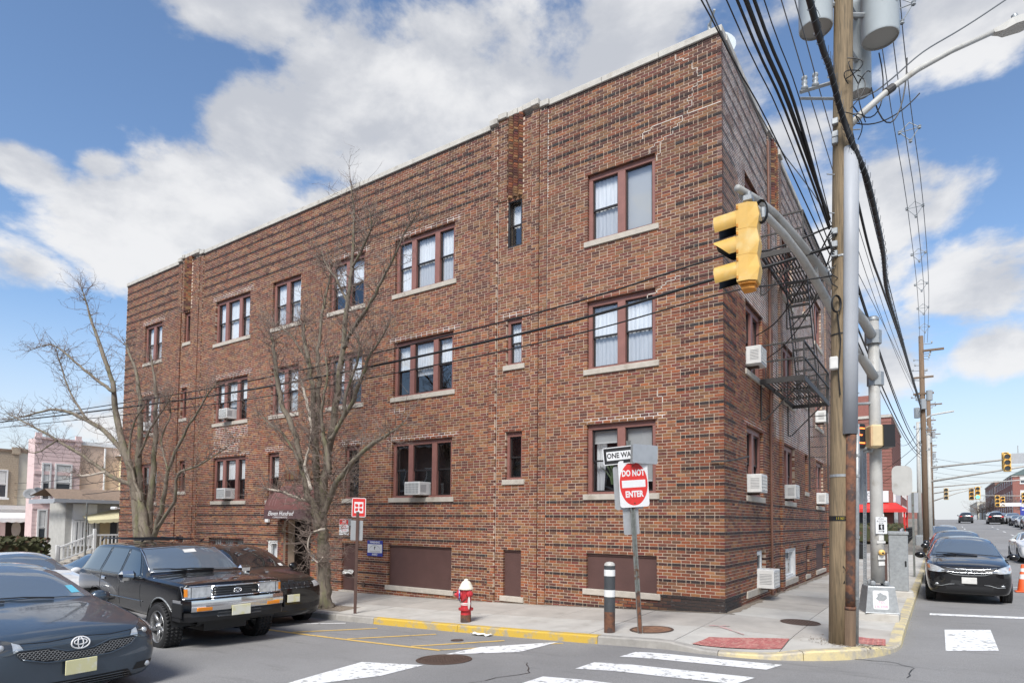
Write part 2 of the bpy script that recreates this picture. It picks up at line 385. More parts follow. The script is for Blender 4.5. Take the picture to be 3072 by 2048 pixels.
M['post_dark'] = mat('weathered_post', (.17,.18,.17), .6, .3, var=.25, vscale=14, c2=(.13,.065,.035), c2scale=5, c2lo=.55, c2hi=.65)
M['post_brown'] = mat('brown_post', (.085,.048,.038), .55, var=.15, vscale=10)
M['bollard'] = mat('bollard_grey', (.055,.06,.065), .55, var=.15, vscale=10)
M['rust'] = mat('rusty_steel', (.15,.065,.035), .85, var=.35, vscale=16, c2=(.06,.04,.035), c2scale=7, bump=.2, bscale=60)
M['hyd_red'] = mat('hydrant_red', (.50,.028,.035), .5, var=.16, vscale=14, c2=(.36,.03,.04), c2scale=16, bump=.1, bscale=60)
M['hyd_white'] = mat('hydrant_white', (.70,.66,.55), .55, var=.12, vscale=14)
M['hyd_blue'] = mat('hydrant_blue', (.06,.08,.33), .5, c2=(.5,.5,.55), c2scale=22, c2lo=.52, c2hi=.6)
M['wood'] = mat('pole_wood', (.225,.165,.098), .85, var=.38, vscale=3.2, stretch=(16,16,.55), bump=.5, bscale=6, c2=(.12,.095,.06), c2scale=3, c2lo=.5, c2hi=.68)
M['wood_old'] = mat('old_pole_wood', (.17,.115,.075), .9, var=.3, vscale=3, stretch=(12,12,.5))
M['guard'] = mat('cable_guard_grey', (.35,.365,.39), .55, var=.05, vscale=3)
M['steel_white'] = mat('pale_steel_paint', (.44,.43,.40), .5, var=.1, vscale=5, c2=(.34,.32,.28), c2scale=4, c2lo=.55, c2hi=.7)
M['transf'] = mat('transformer_grey', (.45,.49,.50), .45, var=.06, vscale=4)
M['transf_lid'] = mat('transformer_base', (.36,.36,.34), .6)
M['cable'] = mat('cable_black', (.010,.010,.011), .55)
M['cable_grey'] = mat('cable_grey', (.13,.14,.15), .5)
M['yellow'] = mat('signal_yellow', (.76,.46,.11), .5, var=.10, vscale=5, c2=(.74,.52,.20), c2scale=3.5, c2lo=.45, c2hi=.65)
M['yellow_worn'] = mat('signal_yellow_rusted', (.62,.25,.03), .6, var=.2, vscale=10)
M['tan'] = mat('signal_tan', (.60,.47,.27), .5, var=.08, vscale=8)
M['ins'] = mat('insulator_grey', (.30,.32,.33), .35)
M['led'] = mat('led_orange', (.5,.06,.01), .4, emit=(1.0,.14,.03), estr=2.2)
M['orange'] = mat('cone_orange', (.72,.11,.025), .55, var=.12, vscale=12)
M['bark'] = mat('grey_bark', (.18,.15,.115), .95, var=.32, vscale=5, stretch=(4,4,.9), bump=.8, bscale=14, c2=(.16,.15,.085), c2scale=1.3, c2lo=.48, c2hi=.66)
M['twig'] = mat('twigs', (.19,.145,.12), .9, var=.2, vscale=5)
M['deadwood'] = mat('bare_deadwood', (.46,.40,.33), .85, var=.2, vscale=5)
M['hedge'] = mat('hedge_leaves', (.05,.055,.02), .8, c2=(.12,.05,.03), c2scale=2.2, c2lo=.5, c2hi=.7, var=.4, vscale=9)
M['grass'] = mat('soil', (.12,.10,.07), .95, var=.3, vscale=3)
M['paper'] = mat('paper_litter', (.70,.69,.66), .8)
M['chrome'] = mat('chrome', (.72,.73,.74), .10, 1.0, var=.04, vscale=9)
M['pink_mark'] = mat('pink_spray_mark', (.55,.30,.29), .85, c2=(.45,.40,.36), c2scale=18, c2lo=.46, c2hi=.56)
M['plate'] = mat('pale_yellow_plate', (.68,.64,.36), .5, c2=(.72,.70,.58), c2scale=6)
M['amber'] = mat('amber_lens', (.75,.24,.015), .2, coat=.6)
M['lens'] = mat('headlamp_lens', (.52,.54,.55), .12, .35, var=.3, vscale=18, coat=1.0)
M['lens_dark'] = mat('headlamp_housing', (.06,.065,.07), .2, .4, coat=1.0)
M['alloy'] = mat('alloy_wheel', (.42,.42,.42), .35, .8)
M['cglass'] = mat('car_glass', (.012,.014,.016), .02, coat=1.0, spec=1.0)
M['cglass_pale'] = mat('car_windscreen_glass', (.10,.125,.155), .02, coat=1.0, spec=1.0)  # sky reflection on windscreens put into the base colour
# ------------------------------------------------------------------ ground, pavement, kerb, markings
def axis(lo, a, b, hi, st):
    xs = list(np.arange(a, b+1e-6, st)); d = st; x = b
    while x < hi: d = min(d*1.5, 40); x += d; xs.append(x)
    d = st; x = a; pre = []
    while x > lo: d = min(d*1.5, 40); x -= d; pre.append(x)
    return pre[::-1]+xs
def build_ground():
    xs = axis(-900, -12, 8, 900, 0.4); ys = axis(-300, -13, 34, 1500, 0.4)
    mb = MB(); n = len(ys)
    mb.v = [(x, y, zr(x, y)) for x in xs for y in ys]
    mb.f = [(i*n+j, (i+1)*n+j, (i+1)*n+j+1, i*n+j+1) for i in range(len(xs)-1) for j in range(n-1)]; mb.c = [None]*len(mb.f)
    mb.smooth = True
    tag(mb.build('road', M['asphalt']), kind='structure')
    # pavement bed
    xs = axis(-900, -12, 2.6, 2.61, 0.3); xs = [x for x in xs if x <= 3.0]+[2.86]; ys = [y for y in axis(-3.2, -3.1, 30, 1500, 0.3) if y > -3.2]
    mb = MB(); n = len(ys); xs = sorted(set(xs))
    def pull(x, y):
        d = curbd(x, y)+0.1
        if d > 0:
            dx = max(x-CX, 0); dy = max(-(y-CY), 0); h = math.hypot(dx, dy)
            if dx > 0 and dy > 0: k = (CR-0.1)/h; x = CX+dx*k; y = CY-dy*k
            elif dx > 0: x = CX+CR-0.1
            else: y = CY-CR+0.1
        return x, y
    for x in xs:
        for y in ys:
            a, b = pull(x, y); mb.v.append((a, b, zs(a, b)-0.022))
    mb.f = [(i*n+j, (i+1)*n+j, (i+1)*n+j+1, i*n+j+1) for i in range(len(xs)-1) for j in range(n-1)]; mb.c = [None]*len(mb.f)
    side = tag(mb.build('sidewalk', M['joint']), kind='structure')
    # slabs
    hp = [((0, -1), -(CY-CR)-0.165), ((1, 0), CX+CR-0.165)]
    for k in range(1, 16):
        a = -math.pi/2+k*math.pi/32; nx, ny = math.cos(a), math.sin(a); hp.append(((nx, ny), nx*CX+ny*CY+CR-0.165))
    def clip(poly):
        for (n_, d) in hp:
            out = []
            for i in range(len(poly)):
                a, b = poly[i], poly[(i+1) % len(poly)]
                da = a[0]*n_[0]+a[1]*n_[1]-d; db = b[0]*n_[0]+b[1]*n_[1]-d
                if da <= 0: out.append(a)
                if (da < 0 < db) or (db < 0 < da): t = da/(da-db); out.append((a[0]+(b[0]-a[0])*t, a[1]+(b[1]-a[1])*t))
            poly = out
            if len(poly) < 3: return []
        return poly
    rng = random.Random(4)
    def slab(x0, x1, y0, y1, sub, m):
        g = 0.006; x0 += g; x1 -= g; y0 += g; y1 -= g; mb = MB()
        for i in range(sub):
            for j in range(sub):
                p = clip([(lerp(x0,x1,i/sub), lerp(y0,y1,j/sub)), (lerp(x0,x1,(i+1)/sub), lerp(y0,y1,j/sub)), (lerp(x0,x1,(i+1)/sub), lerp(y0,y1,(j+1)/sub)), (lerp(x0,x1,i/sub), lerp(y0,y1,(j+1)/sub))])
                if not p: continue
                dz = off; top = [(x, y, zs(x, y)+dz) for x, y in p]; mb.add(top, [tuple(range(len(top)))])
                for q in range(len(p)):
                    a, b = top[q], top[(q+1) % len(p)]
                    if any(abs(a[i_]-e) < 1e-6 and abs(b[i_]-e) < 1e-6 for i_, e in ((0, x0), (0, x1), (1, y0), (1, y1))):
                        mb.quad(a, (a[0], a[1], a[2]-.03), (b[0], b[1], b[2]-.03), b)
        if mb.f: mb.build('paving_slab', m, side)
    x = 3.1
    while x > -26:
        off = rng.uniform(-.003, .003); slab(x-1.52, x, -1.72, 0.0 if x <= 1 else 0.0, 4 if x > -3 else 2, M['concrete'])
        off = rng.uniform(-.003, .003); slab(x-1.52, x, -3.2, -1.72, 4 if x > -3 else 2, M['concrete2'])
        x -= 1.52
    y = 0.0; k = 0
    while y < 30:
        off = rng.uniform(-.003, .003); slab(0.0, 1.5, y, y+1.52, 2, M['concrete'] if k % 3 else M['concrete2'])
        off = rng.uniform(-.003, .003); slab(1.5, 3.1, y, y+1.52, 2, M['concrete2'])
        y += 1.52; k += 1
    # dirt strip along the wall
    mb = MB()
    for (a, b, fn) in ((0.1, 15.6, lambda s, w: (w, s)), (-0.2, 8.5, lambda s, w: (-s, -w))):
        s = a; prev = None
        while s < b:
            w = (0.10+0.09*rng.random()) if fn(0, 1)[0] == 1 else 0.035+0.03*rng.random()
            p0 = fn(s, 0.0); p1 = fn(s, w); cur = [(p0[0], p0[1], zs(*p0)+.012), (p1[0], p1[1], zs(*p1)+.006)]
            if prev: mb.quad(prev[0], prev[1], cur[1], cur[0])
            prev = cur; s += 0.18
    tag(mb.build('dirt_strip', M['dirt']), kind='structure')
    return side
SIDE = build_ground()
def curb_path(s):
    """s: arc length, 0 at the start of the bend on the near street; returns centre of outer edge and outward normal"""
    q = CR*math.pi/2
    if s < 0: return CX+s, CY-CR, 0.0, -1.0
    if s < q: a = -math.pi/2+s/CR; return CX+CR*math.cos(a), CY+CR*math.sin(a), math.cos(a), math.sin(a)
    return CX+CR, CY+s-q, 1.0, 0.0
def build_curb():
    base = MB(); cuts = []
    s = -26.0
    root = None
    edges = [-26]+[-26+i*2.6 for i in range(1, 7)]+[-8.35, -7.1, -4.75, -1.7, 0.3, 1.5, 2.6, 3.6, 4.6, 5.8]
    e = 5.8
    while e < 60: e += 2.4; edges.append(e)
    def section(mb, s0, s1, n, top_in, dz, shrink=0.0):
        rows = []
        for i in range(n+1):
            s = lerp(s0, s1, i/n); x, y, nx, ny = curb_path(s)
            o = (x, y); inn = (x-nx*.165, y-ny*.165); lip = (x-nx*.022, y-ny*.022)
            zt = zs(*inn)+.004-dz; zb = zr(x+nx*.01, y+ny*.01)-.06
            rows.append([(inn[0], inn[1], zb), (inn[0], inn[1], zt), (lip[0], lip[1], zt), (x+nx*.004, y+ny*.004, zt-.022), (x+nx*.014, y+ny*.014, zb)])
        o = len(mb.v)
        for r_ in rows: mb.v += r_
        for i in range(n):
            for k in range(4): mb.f.append((o+i*5+k, o+(i+1)*5+k, o+(i+1)*5+k+1, o+i*5+k+1)); mb.c.append(None)
        for i in (0, n): f = [o+i*5+k for k in range(5)]; mb.f.append(tuple(f if i == 0 else f[::-1])); mb.c.append(None)
    mb = MB(); section(mb, -26, 58, 160, 0, .02)
    for i, v in enumerate(mb.v): pass
    root = tag(mb.build('curb', M['joint']), kind='structure')
    root.scale = (1, 1, 1)
    for a, b in zip(edges[:-1], edges[1:]):
        mb = MB(); section(mb, a+.006, b-.006, 8 if -0.1 < b and a < 5 else 4, 0, 0)
        for i, v in enumerate(mb.v): mb.v[i] = (v[0], v[1], v[2])
        x = curb_path((a+b)/2)[0]
        if a < -8.3: top, face = 'curb', 'curb'
        elif a < -1.75: top, face = 'curb_cream', 'curb_yellow'
        elif a < 0.2: top, face = 'curb_cream', 'curb'
        else: top, face = 'curb_cream', 'curb_cream'
        o = mb.build('curb_stone', M[face], root); o.data.materials.append(M[top])
        for p in o.data.polygons:
            if p.normal.z > 0.9: p.material_index = 1
        for v in o.data.vertices: v.co += Vector((0, 0, 0.0015))
        # stand the stones a hair proud of the bed
        for v in o.data.vertices:
            pass
    for v in root.data.vertices:
        x, y = v.co.x, v.co.y; d = curbd(x, y)
        if d > -0.05:
            dx = max(x-CX, 0); dy = max(-(y-CY), 0); h = math.hypot(dx, dy) or 1
            v.co.x -= dx/h*.01; v.co.y += dy/h*.01
build_curb()
def road_sheet(name, quad, m, dz=.006, st=0.25, label=None, ground=zr):
    a, b, c, d = [Vector((p[0], p[1], 0)) for p in quad]
    nu = max(1, int(max((b-a).length, (c-d).length)/st)); nv = max(1, int(max((d-a).length, (c-b).length)/st)); mb = MB()
    for i in range(nu+1):
        for j in range(nv+1):
            p = (a.lerp(b, i/nu)).lerp(d.lerp(c, i/nu), j/nv); mb.v.append((p.x, p.y, ground(p.x, p.y)+dz))
    mb.f = [(i*(nv+1)+j, (i+1)*(nv+1)+j, (i+1)*(nv+1)+j+1, i*(nv+1)+j+1) for i in range(nu) for j in range(nv)]; mb.c = [None]*len(mb.f)
    o = mb.build(name, M[m]); return tag(o, kind='structure')
def line(name, p, q, w, m, dz=.006):
    p = Vector((*p, 0)); q = Vector((*q, 0)); d = (q-p).normalized(); n = Vector((-d.y, d.x, 0))*w/2
    return road_sheet(name, [tuple(v)[:2] for v in (p-n, q-n, q+n, p+n)], m, dz)
for q in ([(-.36,-4.25),(1.62,-3.86),(1.73,-3.38),(-.32,-3.74)], [(-.49,-5.38),(1.50,-4.98),(1.62,-4.45),(-.48,-4.84)], [(-.62,-6.75),(1.36,-6.30),(1.45,-5.75),(-.60,-6.03)]):
    road_sheet('crosswalk_stripe', q, 'white_paint')
road_sheet('crosswalk_stripe', [(-2.79,-5.39),(-1.90,-4.62),(-1.88,-3.43),(-2.74,-4.53)], 'white_paint')
road_sheet('crosswalk_stripe', [(-3.05,-8.4),(-2.45,-7.05),(-2.47,-6.21),(-3.43,-6.49),], 'white_paint')
road_sheet('crosswalk_stripe', [(3.64,-.80),(4.33,-.36),(4.36,2.12),(3.64,1.68)], 'white_paint')
road_sheet('stop_line', [(3.38,3.98),(8.6,4.9),(8.6,5.25),(3.38,4.35)], 'white_paint')
line('hatch_line', (-8.0,-5.12), (-3.1,-5.12), .10, 'yellow_paint')
for x in (-6.55,-4.95,-3.35): line('hatch_line', (x-.45,-5.06), (x+.55,-3.75), .10, 'yellow_paint')
line('hatch_line', (-3.15,-5.10), (-1.75,-3.50), .07, 'yellow_paint', .0045)
line('bay_line', (-8.6,-4.75), (-7.2,-3.55), .10, 'white_paint')
line('lane_line', (-6.2,-8.55), (-5.0,-9.35), .12, 'white_paint')
line('lane_line', (4.2,13.2), (9.5,13.6), .12, 'white_paint')
for k in range(8):
    for x in (6.2, 9.4): line('lane_line', (x, 26+k*9.0), (x, 29+k*9.0), .12, 'white_paint')
# cracks: thin sealed lines with their own width
def crack(pts, w, name='road_crack'):
    mb = MB(); rng = random.Random(len(pts))
    P = []
    for (a, b) in zip(pts[:-1], pts[1:]):
        for k in range(6): t = k/6; P.append((lerp(a[0], b[0], t)+rng.uniform(-.03, .03), lerp(a[1], b[1], t)+rng.uniform(-.03, .03)))
    for (a, b) in zip(P[:-1], P[1:]):
        d = Vector((b[0]-a[0], b[1]-a[1], 0)).normalized(); n = Vector((-d.y, d.x, 0))*w/2*rng.uniform(.5, 1.3)
        mb.add([(a[0]-n.x, a[1]-n.y, zr(*a)+.005), (b[0]-n.x, b[1]-n.y, zr(*b)+.005), (b[0]+n.x, b[1]+n.y, zr(*b)+.005), (a[0]+n.x, a[1]+n.y, zr(*a)+.005)], [(0, 1, 2, 3)])
    tag(mb.build(name, M['black']), kind='structure')
crack([(2.3,-2.35),(2.95,-2.2),(3.25,-2.5),(3.2,-3.4)], .018)
crack([(4.0,-.45),(4.02,1.8)], .014)
crack([(-1.2,-6.9),(-.9,-5.9),(-1.4,-5.2)], .012)
# ---- manhole covers
def manhole(name, x, y, r, ground, m, label, ring=True):
    t = thing(name, label, 'manhole cover', (x, y, ground(x, y)))
    gx = (ground(x+.3, y)-ground(x-.3, y))/.6; gy = (ground(x, y+.3)-ground(x, y-.3))/.6
    mb = MB(); mb.lathe([(r*1.16, .006), (r*1.13, .013), (r*1.02, .013), (r*1.015, .004)], 36); f = mb.build('rim', M['iron'] if ring else M[m], t)
    mb = MB(); mb.lathe([(r, .004), (r, .010), (r*.93, .010), (r*.92, .007), (0.0001, .007)], 36)
    g = r*0.17; k = -6
    for i in range(-6, 7):
        for j in range(-6, 7):
            if math.hypot(i*g, j*g) < r*.86: mb.bbox((i*g-g*.3, j*g-g*.3, .006), (i*g+g*.3, j*g+g*.3, .0115), .004)
    c = mb.build('lid', M[m], t)
    for o in (f, c):
        for v in o.data.vertices: v.co.z += gx*v.co.x+gy*v.co.y
    return t
manhole('manhole_cover', -2.51, -5.72, .36, zr, 'iron', 'round dark iron manhole cover in the asphalt of the near street')
manhole('manhole_cover', -.62, -2.35, .33, zs, 'iron_orange', 'rust orange round cover in the pavement behind the leaning sign post')
manhole('manhole_cover', 1.42, -.15, .30, zs, 'iron', 'oval looking grey iron cover in the pavement near the building corner')
manhole('manhole_cover', -3.55, -4.15, .10, zr, 'iron', 'small round valve cover in the asphalt inside the yellow hatching')
# ---- tactile pads
def tactile(quad, label):
    t = tag(road_sheet('tactile_paving', quad, 'tactile', .014, .2, ground=zs), label, 'tactile paving'); del t['kind']
    a, b, c, d = [Vector((p[0], p[1], 0)) for p in quad]; mb = MB(); nu = int((b-a).length/.075); nv = int((d-a).length/.075)
    for i in range(nu):
        for j in range(nv):
            p = a.lerp(b, (i+.5)/nu).lerp(d.lerp(c, (i+.5)/nu), (j+.5)/nv); z = zs(p.x, p.y)+.013
            mb.add([(p.x+r_*math.cos(q*math.pi/3), p.y+r_*math.sin(q*math.pi/3), z+h) for r_, h in ((.022, 0), (.013, .009)) for q in range(6)], [(q, (q+1) % 6, 6+(q+1) % 6, 6+q) for q in range(6)]+[(6, 7, 8, 9, 10, 11)])
    tag(mb.build('dome', M['tactile'], t), kind='stuff')
tactile([(.34,-3.08),(1.58,-2.66),(1.58,-2.02),(.42,-2.44)], 'large red tactile pad set in the pavement by the near crossing')
tactile([(2.36,-1.62),(2.86,-1.32),(2.82,-.70),(2.34,-.86)], 'small red tactile pad right of the wooden utility pole')
# ------------------------------------------------------------------ the brick building
BC = 0.0677; BLA, BLB = 26.25, 16.2; KTOP = 176; ZT = (KTOP-.5)*BC
class Fac:
    """one facade: u runs along the wall from the corner, n points out of it"""
    def __init__(s, ux, uy, nx, ny): s.U = Vector((ux, uy, 0)); s.N = Vector((nx, ny, 0))
    def P(s, u, d, z): v = s.U*u+s.N*d; return (v.x, v.y, z)
FA = Fac(-1, 0, 0, -1); FB = Fac(0, 1, 1, 0)
def zk(k): return (k-.5)*BC        # lower edge of course k
# openings: (u0, u1, first course, last course + 1, kind)
F1, F2, F3 = (33, 57), (76, 100), (121, 145); N1, N2, N3 = (39, 57), (82, 100), (127, 145)
WA = [(1.46,3.14,*F3,'D','blindfull'), (1.46,3.14,*F2,'D','curtain'), (1.46,3.14,*F1,'D','halfblind'),
      (5.00,5.44,*N3,'N','metal'), (4.97,5.45,*N2,'N','curtain'), (4.95,5.45,*N1,'N','dark'),
      (7.22,9.48,*F3,'T','curtain'), (7.22,9.48,*F2,'T','curtainhalf'), (7.22,9.48,*F1,'T','dark'),
      (10.80,12.40,*F3,'D','curtainhalf'), (10.82,12.36,*F2,'D','curtainhalf'), (10.86,11.50,*F1,'S','dark'),
      (13.88,15.42,*F3,'D','lace'), (13.90,15.38,*F2,'D','lowblind'), (14.82,15.44,*F1,'S','lacehalf'),
      (16.78,19.02,*F3,'T','onewhite'), (16.80,18.92,*F2,'T','curtainhalf'), (16.78,18.86,*F1,'T','lacehalf'),
      (20.84,21.26,*N3,'N','dark'), (20.94,21.34,*N2,'N','dark'), (20.86,21.30,*N1,'N','dark'),
      (23.04,24.50,*F3,'D','lace'), (23.06,24.48,*F2,'D','curtain'), (23.06,24.46,*F1,'D','dark')]
PA = [(1.44,3.14,1,13,'P'), (4.95,5.49,-4,13,'P'), (7.18,9.56,-4,13,'P'), (10.92,11.55,-8,13,'P'),
      (14.78,15.36,-3,13,'V'), (16.76,19.00,-2,13,'G'), (20.82,21.36,3,13,'G'), (12.94,14.34,-10,23,'E'), (23.2,24.3,3,13,'G')]
WB = [(1.86,3.50,*F3,'D','curtain'), (1.84,3.46,*F2,'D','dark'), (1.84,3.44,*F1,'D','dark'),
      (5.98,7.56,*F3,'D','dark'), (5.98,7.60,*F2,'D','curtain'), (5.98,7.56,*F1,'D','dark'),
      (9.35,9.86,*N2,'N','dark'), (9.35,9.86,*N1,'N','dark'), (9.35,9.86,*N3,'N','dark'),
      (11.62,13.26,*F2,'D','dark'), (11.62,13.26,*F1,'D','dark'), (11.62,13.26,*F3,'D','dark')]
PB = [(2.72,3.62,1,14,'AC'), (5.96,7.70,0,13,'VC'), (9.30,9.98,-1,13,'P'), (11.40,13.38,-1,13,'P')]
# projecting ribs (u0, u1, out, k0, k1)
RIBA = [(5.74,5.96,.055,-12,KTOP), (4.46,4.68,.075,-12,KTOP), (4.25,4.46,.035,-12,KTOP), (5.46,5.74,.03,146,KTOP+2),
        (21.48,21.74,.055,-12,KTOP), (20.18,20.42,.055,-12,KTOP), (19.94,20.18,.03,-12,KTOP), (21.32,21.48,.03,146,KTOP+2)]
RIBB = [(4.17,4.46,.05,-12,KTOP), (5.40,5.72,.06,-12,KTOP), (14.1,14.4,.05,-12,KTOP)]
FLUTEA = [(4.99,5.46), (20.84,21.32)]; FLUTEB = [(4.62,5.24)]
TONES = [((.285,.095,.042),5),((.245,.082,.04),5),((.20,.066,.036),5),((.155,.052,.034),5),((.115,.042,.032),5),((.085,.036,.033),4),((.30,.16,.07),5),((.235,.135,.062),5),((.33,.12,.045),3),((.19,.10,.055),4),((.35,.19,.09),2),((.17,.05,.045),4),((.14,.075,.045),3)]
DARK = [((.046,.021,.019),5),((.066,.027,.024),5),((.030,.022,.023),3),((.040,.038,.043),2),((.085,.036,.027),2)]
_tw = [t for t, w in TONES for _ in range(w)]; _dw = [t for t, w in DARK for _ in range(w)]
def band(k, u, L, A):
    if k % 5: return False
    if k <= 30: 
        if A: return not (4.2 < u < 6.0 or 19.9 < u < 21.8 or 12.5 < u < 14.8 and k < 26)
        return True
    if k == KTOP-1: return True
    if k >= 147: return not (A and (4.2 < u < 6.0 or 19.9 < u < 21.8))
    return u < .92 or (A and u > BLA-.92) or (not A and u > 15.2)
BRICKS = []     # (facade id, u0, u1, k, out, tone)
def lay(fid, L, holes, ribs, flutes, seed):
    rng = random.Random(seed); full, head = .1882, .0862; J = .0143
    for k in range(-12, KTOP+2):
        cuts = sorted([(h[0]-(.0 if True else 0), h[1]) for h in holes if h[2] <= k < h[3]])
        u = -.0 if (k % 2 == 0) == (fid == 0) else -(.1013)
        kb = k % 5 == 0; q = 0
        while u < L-.02:
            w = full
            if kb and (k <= 30 or k >= 146 or u < 1 or u > L-1) and q % 2: w = head
            if kb: q += 1
            a, b = max(u, 0), min(u+w, L); u += w+J
            if b-a < .03: continue
            segs = [(a, b)]
            for (c0, c1) in cuts:
                ns = []
                for (s0, s1) in segs:
                    if s1 <= c0 or s0 >= c1: ns.append((s0, s1)); continue
                    if s0 < c0: ns.append((s0, c0))
                    if s1 > c1: ns.append((c1, s1))
                segs = ns
            for (r0, r1, out, k0, k1) in ribs:
                if not (k0 <= k < k1): continue
                ns = []
                for (s0, s1) in segs:
                    for (t0, t1) in ((s0, min(s1, r0)), (max(s0, r0), min(s1, r1)), (max(s0, r1), s1)):
                        if t1-t0 > .012: ns.append((t0, t1))
                segs = ns
            for (s0, s1) in segs:
                if s1-s0 < .02: continue
                m = (s0+s1)/2; out = 0.0
                if k >= KTOP and not any(r[0] <= m <= r[1] and k < r[4] for r in ribs) and not any(f[0] <= m <= f[1] for f in flutes): continue
                for (r0, r1, o_, k0, k1) in ribs:
                    if r0 <= m <= r1 and k0 <= k < k1: out = o_
                if k >= 146 and any(f[0] <= m <= f[1] for f in flutes): continue
                bd = band(k, m, L, fid == 0)
                t = rng.choice(_dw if bd else _tw)
                if not bd and rng.random() < .3: t = tuple(lerp(x, y, .5) for x, y in zip(t, rng.choice(_tw)))
                g = rng.uniform(.85, 1.15); up = 1.0
                if k > 100: up = lerp(1.0, .80, min(1, (k-100)/45))          # a century of soot on the upper storey
                if not bd: t = tuple(lerp(m_, x, .88) for m_, x in zip((.205,.080,.042), t))
                t = (t[0]*.88, t[1]*.75, t[2]*.68)
                t = tuple(x*g*up for x in t)
                if k > 95: gr = sum(t)/3; t = tuple(lerp(x, gr*y, .09) for x, y in zip(t, (1.15,.95,.8)))
                # black tar stain round the foot of the corner
                st = max(0, 1-max(0, (k+1.5))/3.2)*max(0, 1-m/(2.1 if fid == 0 else 1.7)) if k < 2 else 0
                if k < 1 and st > 0: st = min(1, st*1.8+rng.uniform(-.15, .15)); st = max(0, st); t = tuple(lerp(x, .022, min(.93, st)) for x in t)
                # rows of stretchers in the bands stand proud
                if bd and out == 0: out = .007
                out += rng.uniform(-.0022, .0022)
                BRICKS.append((fid, s0, s1, k, out, t))
lay(0, BLA, [w[:4] for w in WA]+[p[:4] for p in PA]+[(w[0]-.09, w[1]+.09, w[2]-2, w[2]) for w in WA if w[5] != 'metal']+[(p[0]-.07, p[1]+.05, p[2]-2, p[2]) for p in PA if p[4] == 'P'], RIBA, FLUTEA, 11)
lay(1, BLB, [w[:4] for w in WB]+[p[:4] for p in PB]+[(w[0]-.09, w[1]+.09, w[2]-2, w[2]) for w in WB]+[(p[0]-.07, p[1]+.07, p[2]-2, p[2]) for p in PB if p[4] != 'AC']+[(1.70,3.66,-1,1)], RIBB, FLUTEB, 12)
BLD = thing('apartment_building', 'three storey brown brick apartment building on the street corner with dark brick bands', 'building', (0, 0, 0))
def build_bricks():
    f_ = cam_d.lens*3072/36; vis = []
    for i, (fid, s0, s1, k, out, t) in enumerate(BRICKS):
        F = FA if fid == 0 else FB
        if s0 > 6 or k < -4 or k > 60: continue
        p = [Vector(F.P(s0, out, zk(k)))-CAM, Vector(F.P(s1, out, zk(k)))-CAM]
        if p[0].dot(_f) <= 0: continue
        px = [q.dot(_r2)/q.dot(_f) for q in p]; area = abs(px[1]-px[0])*BC/p[0].dot(_f)
        if fid == 0 and 3.2 < s0 < 6 and k < 0: pass
        vis.append((area*(1 if zk(k) > zs(*F.P(s0, .01, 0)[:2]) else 0), i))
    vis.sort(reverse=True); single = set(i for a, i in vis[:300])
    V = []; Fc = []; C = []; cache = {}
    dep = .095
    for i, (fid, s0, s1, k, out, t) in enumerate(BRICKS):
        F = FA if fid == 0 else FB; jj = .0125 if fid and (k > 98 or (k > 57 and s0 > 4.5)) else .0073; z0 = zk(k)+jj; z1 = zk(k+1)-jj
        if jj > .01: out = max(out-.001, -.0018); t = tuple(lerp(x, .36, .16) for x in t)
        if i in single:
            key = (fid, round(s1-s0, 3), tuple(round(x*24) for x in t)); me = cache.get(key)
            if me is None:
                mb = MB(); mb.col = t; w = s1-s0; h = z1-z0
                pts = [F.P(0,0,0), F.P(w,0,0), F.P(w,0,h), F.P(0,0,h), F.P(0,-dep,0), F.P(w,-dep,0), F.P(w,-dep,h), F.P(0,-dep,h)]
                mb.add(pts, [(0,1,2,3) if fid else (3,2,1,0), (4,0,3,7), (1,5,6,2), (3,2,6,7), (0,4,5,1)]); me = mb.mesh('brick', M['brick']); cache[key] = me
            o = bpy.data.objects.new('brick', me); col.objects.link(o); o.parent = BLD; o.location = F.P(s0, out, z0); continue
        b = len(V)
        V += [F.P(s0,out,z0), F.P(s1,out,z0), F.P(s1,out,z1), F.P(s0,out,z1), F.P(s0,-dep,z0), F.P(s1,-dep,z0), F.P(s1,-dep,z1), F.P(s0,-dep,z1)]
        Fc += [(b,b+1,b+2,b+3), (b+4,b,b+3,b+7), (b+1,b+5,b+6,b+2), (b+3,b+2,b+6,b+7), (b,b+4,b+5,b+1)]; C += [t]*5
    mb = MB(); mb.v, mb.f, mb.c = V, Fc, C
    # fluted heads over the narrow windows
    rng = random.Random(5)
    for fid, F, fl in ((0, FA, FLUTEA), (1, FB, FLUTEB)):
        for (a, b) in fl:
            w = (b-a)/3
            for k in range(146, KTOP+2):
                z0 = zk(k)+.0065; z1 = zk(k+1)-.0065
                for q in range(3):
                    u0 = a+q*w+.001; u1 = a+(q+1)*w-.001; um = u0+w*.35; g = rng.uniform(.8, 1.15); t = tuple(x*g*.78 for x in rng.choice(_tw)); mb.col = t
                    pl = [F.P(u0,-.09,z0), F.P(u0,.012,z0), F.P(um,.095,z0), F.P(u1,.002,z0), F.P(u1,-.09,z0)]
                    mb.prism(pl if fid == 0 else pl, (0, 0, z1-z0))
    tag(mb.build('brick', M['brick'], BLD), kind='stuff')
build_bricks()
def cells(L, z0, z1, holes):
    us = sorted(x for x in set([0, L]+[x for h in holes for x in h[:2]]) if 0 <= x <= L); zz = sorted(z for z in set([z0, z1]+[z for h in holes for z in h[2:4]]) if z0 <= z <= z1); out = []
    for i in range(len(us)-1):
        run = None
        for j in range(len(zz)-1):
            um, zm = (us[i]+us[i+1])/2, (zz[j]+zz[j+1])/2
            hit = any(h[0] < um < h[1] and h[2] < zm < h[3] for h in holes)
            if hit: run = None
            elif run is not None: out[run] = (us[i], us[i+1], out[run][2], zz[j+1])
            else: out.append((us[i], us[i+1], zz[j], zz[j+1])); run = len(out)-1
    return out
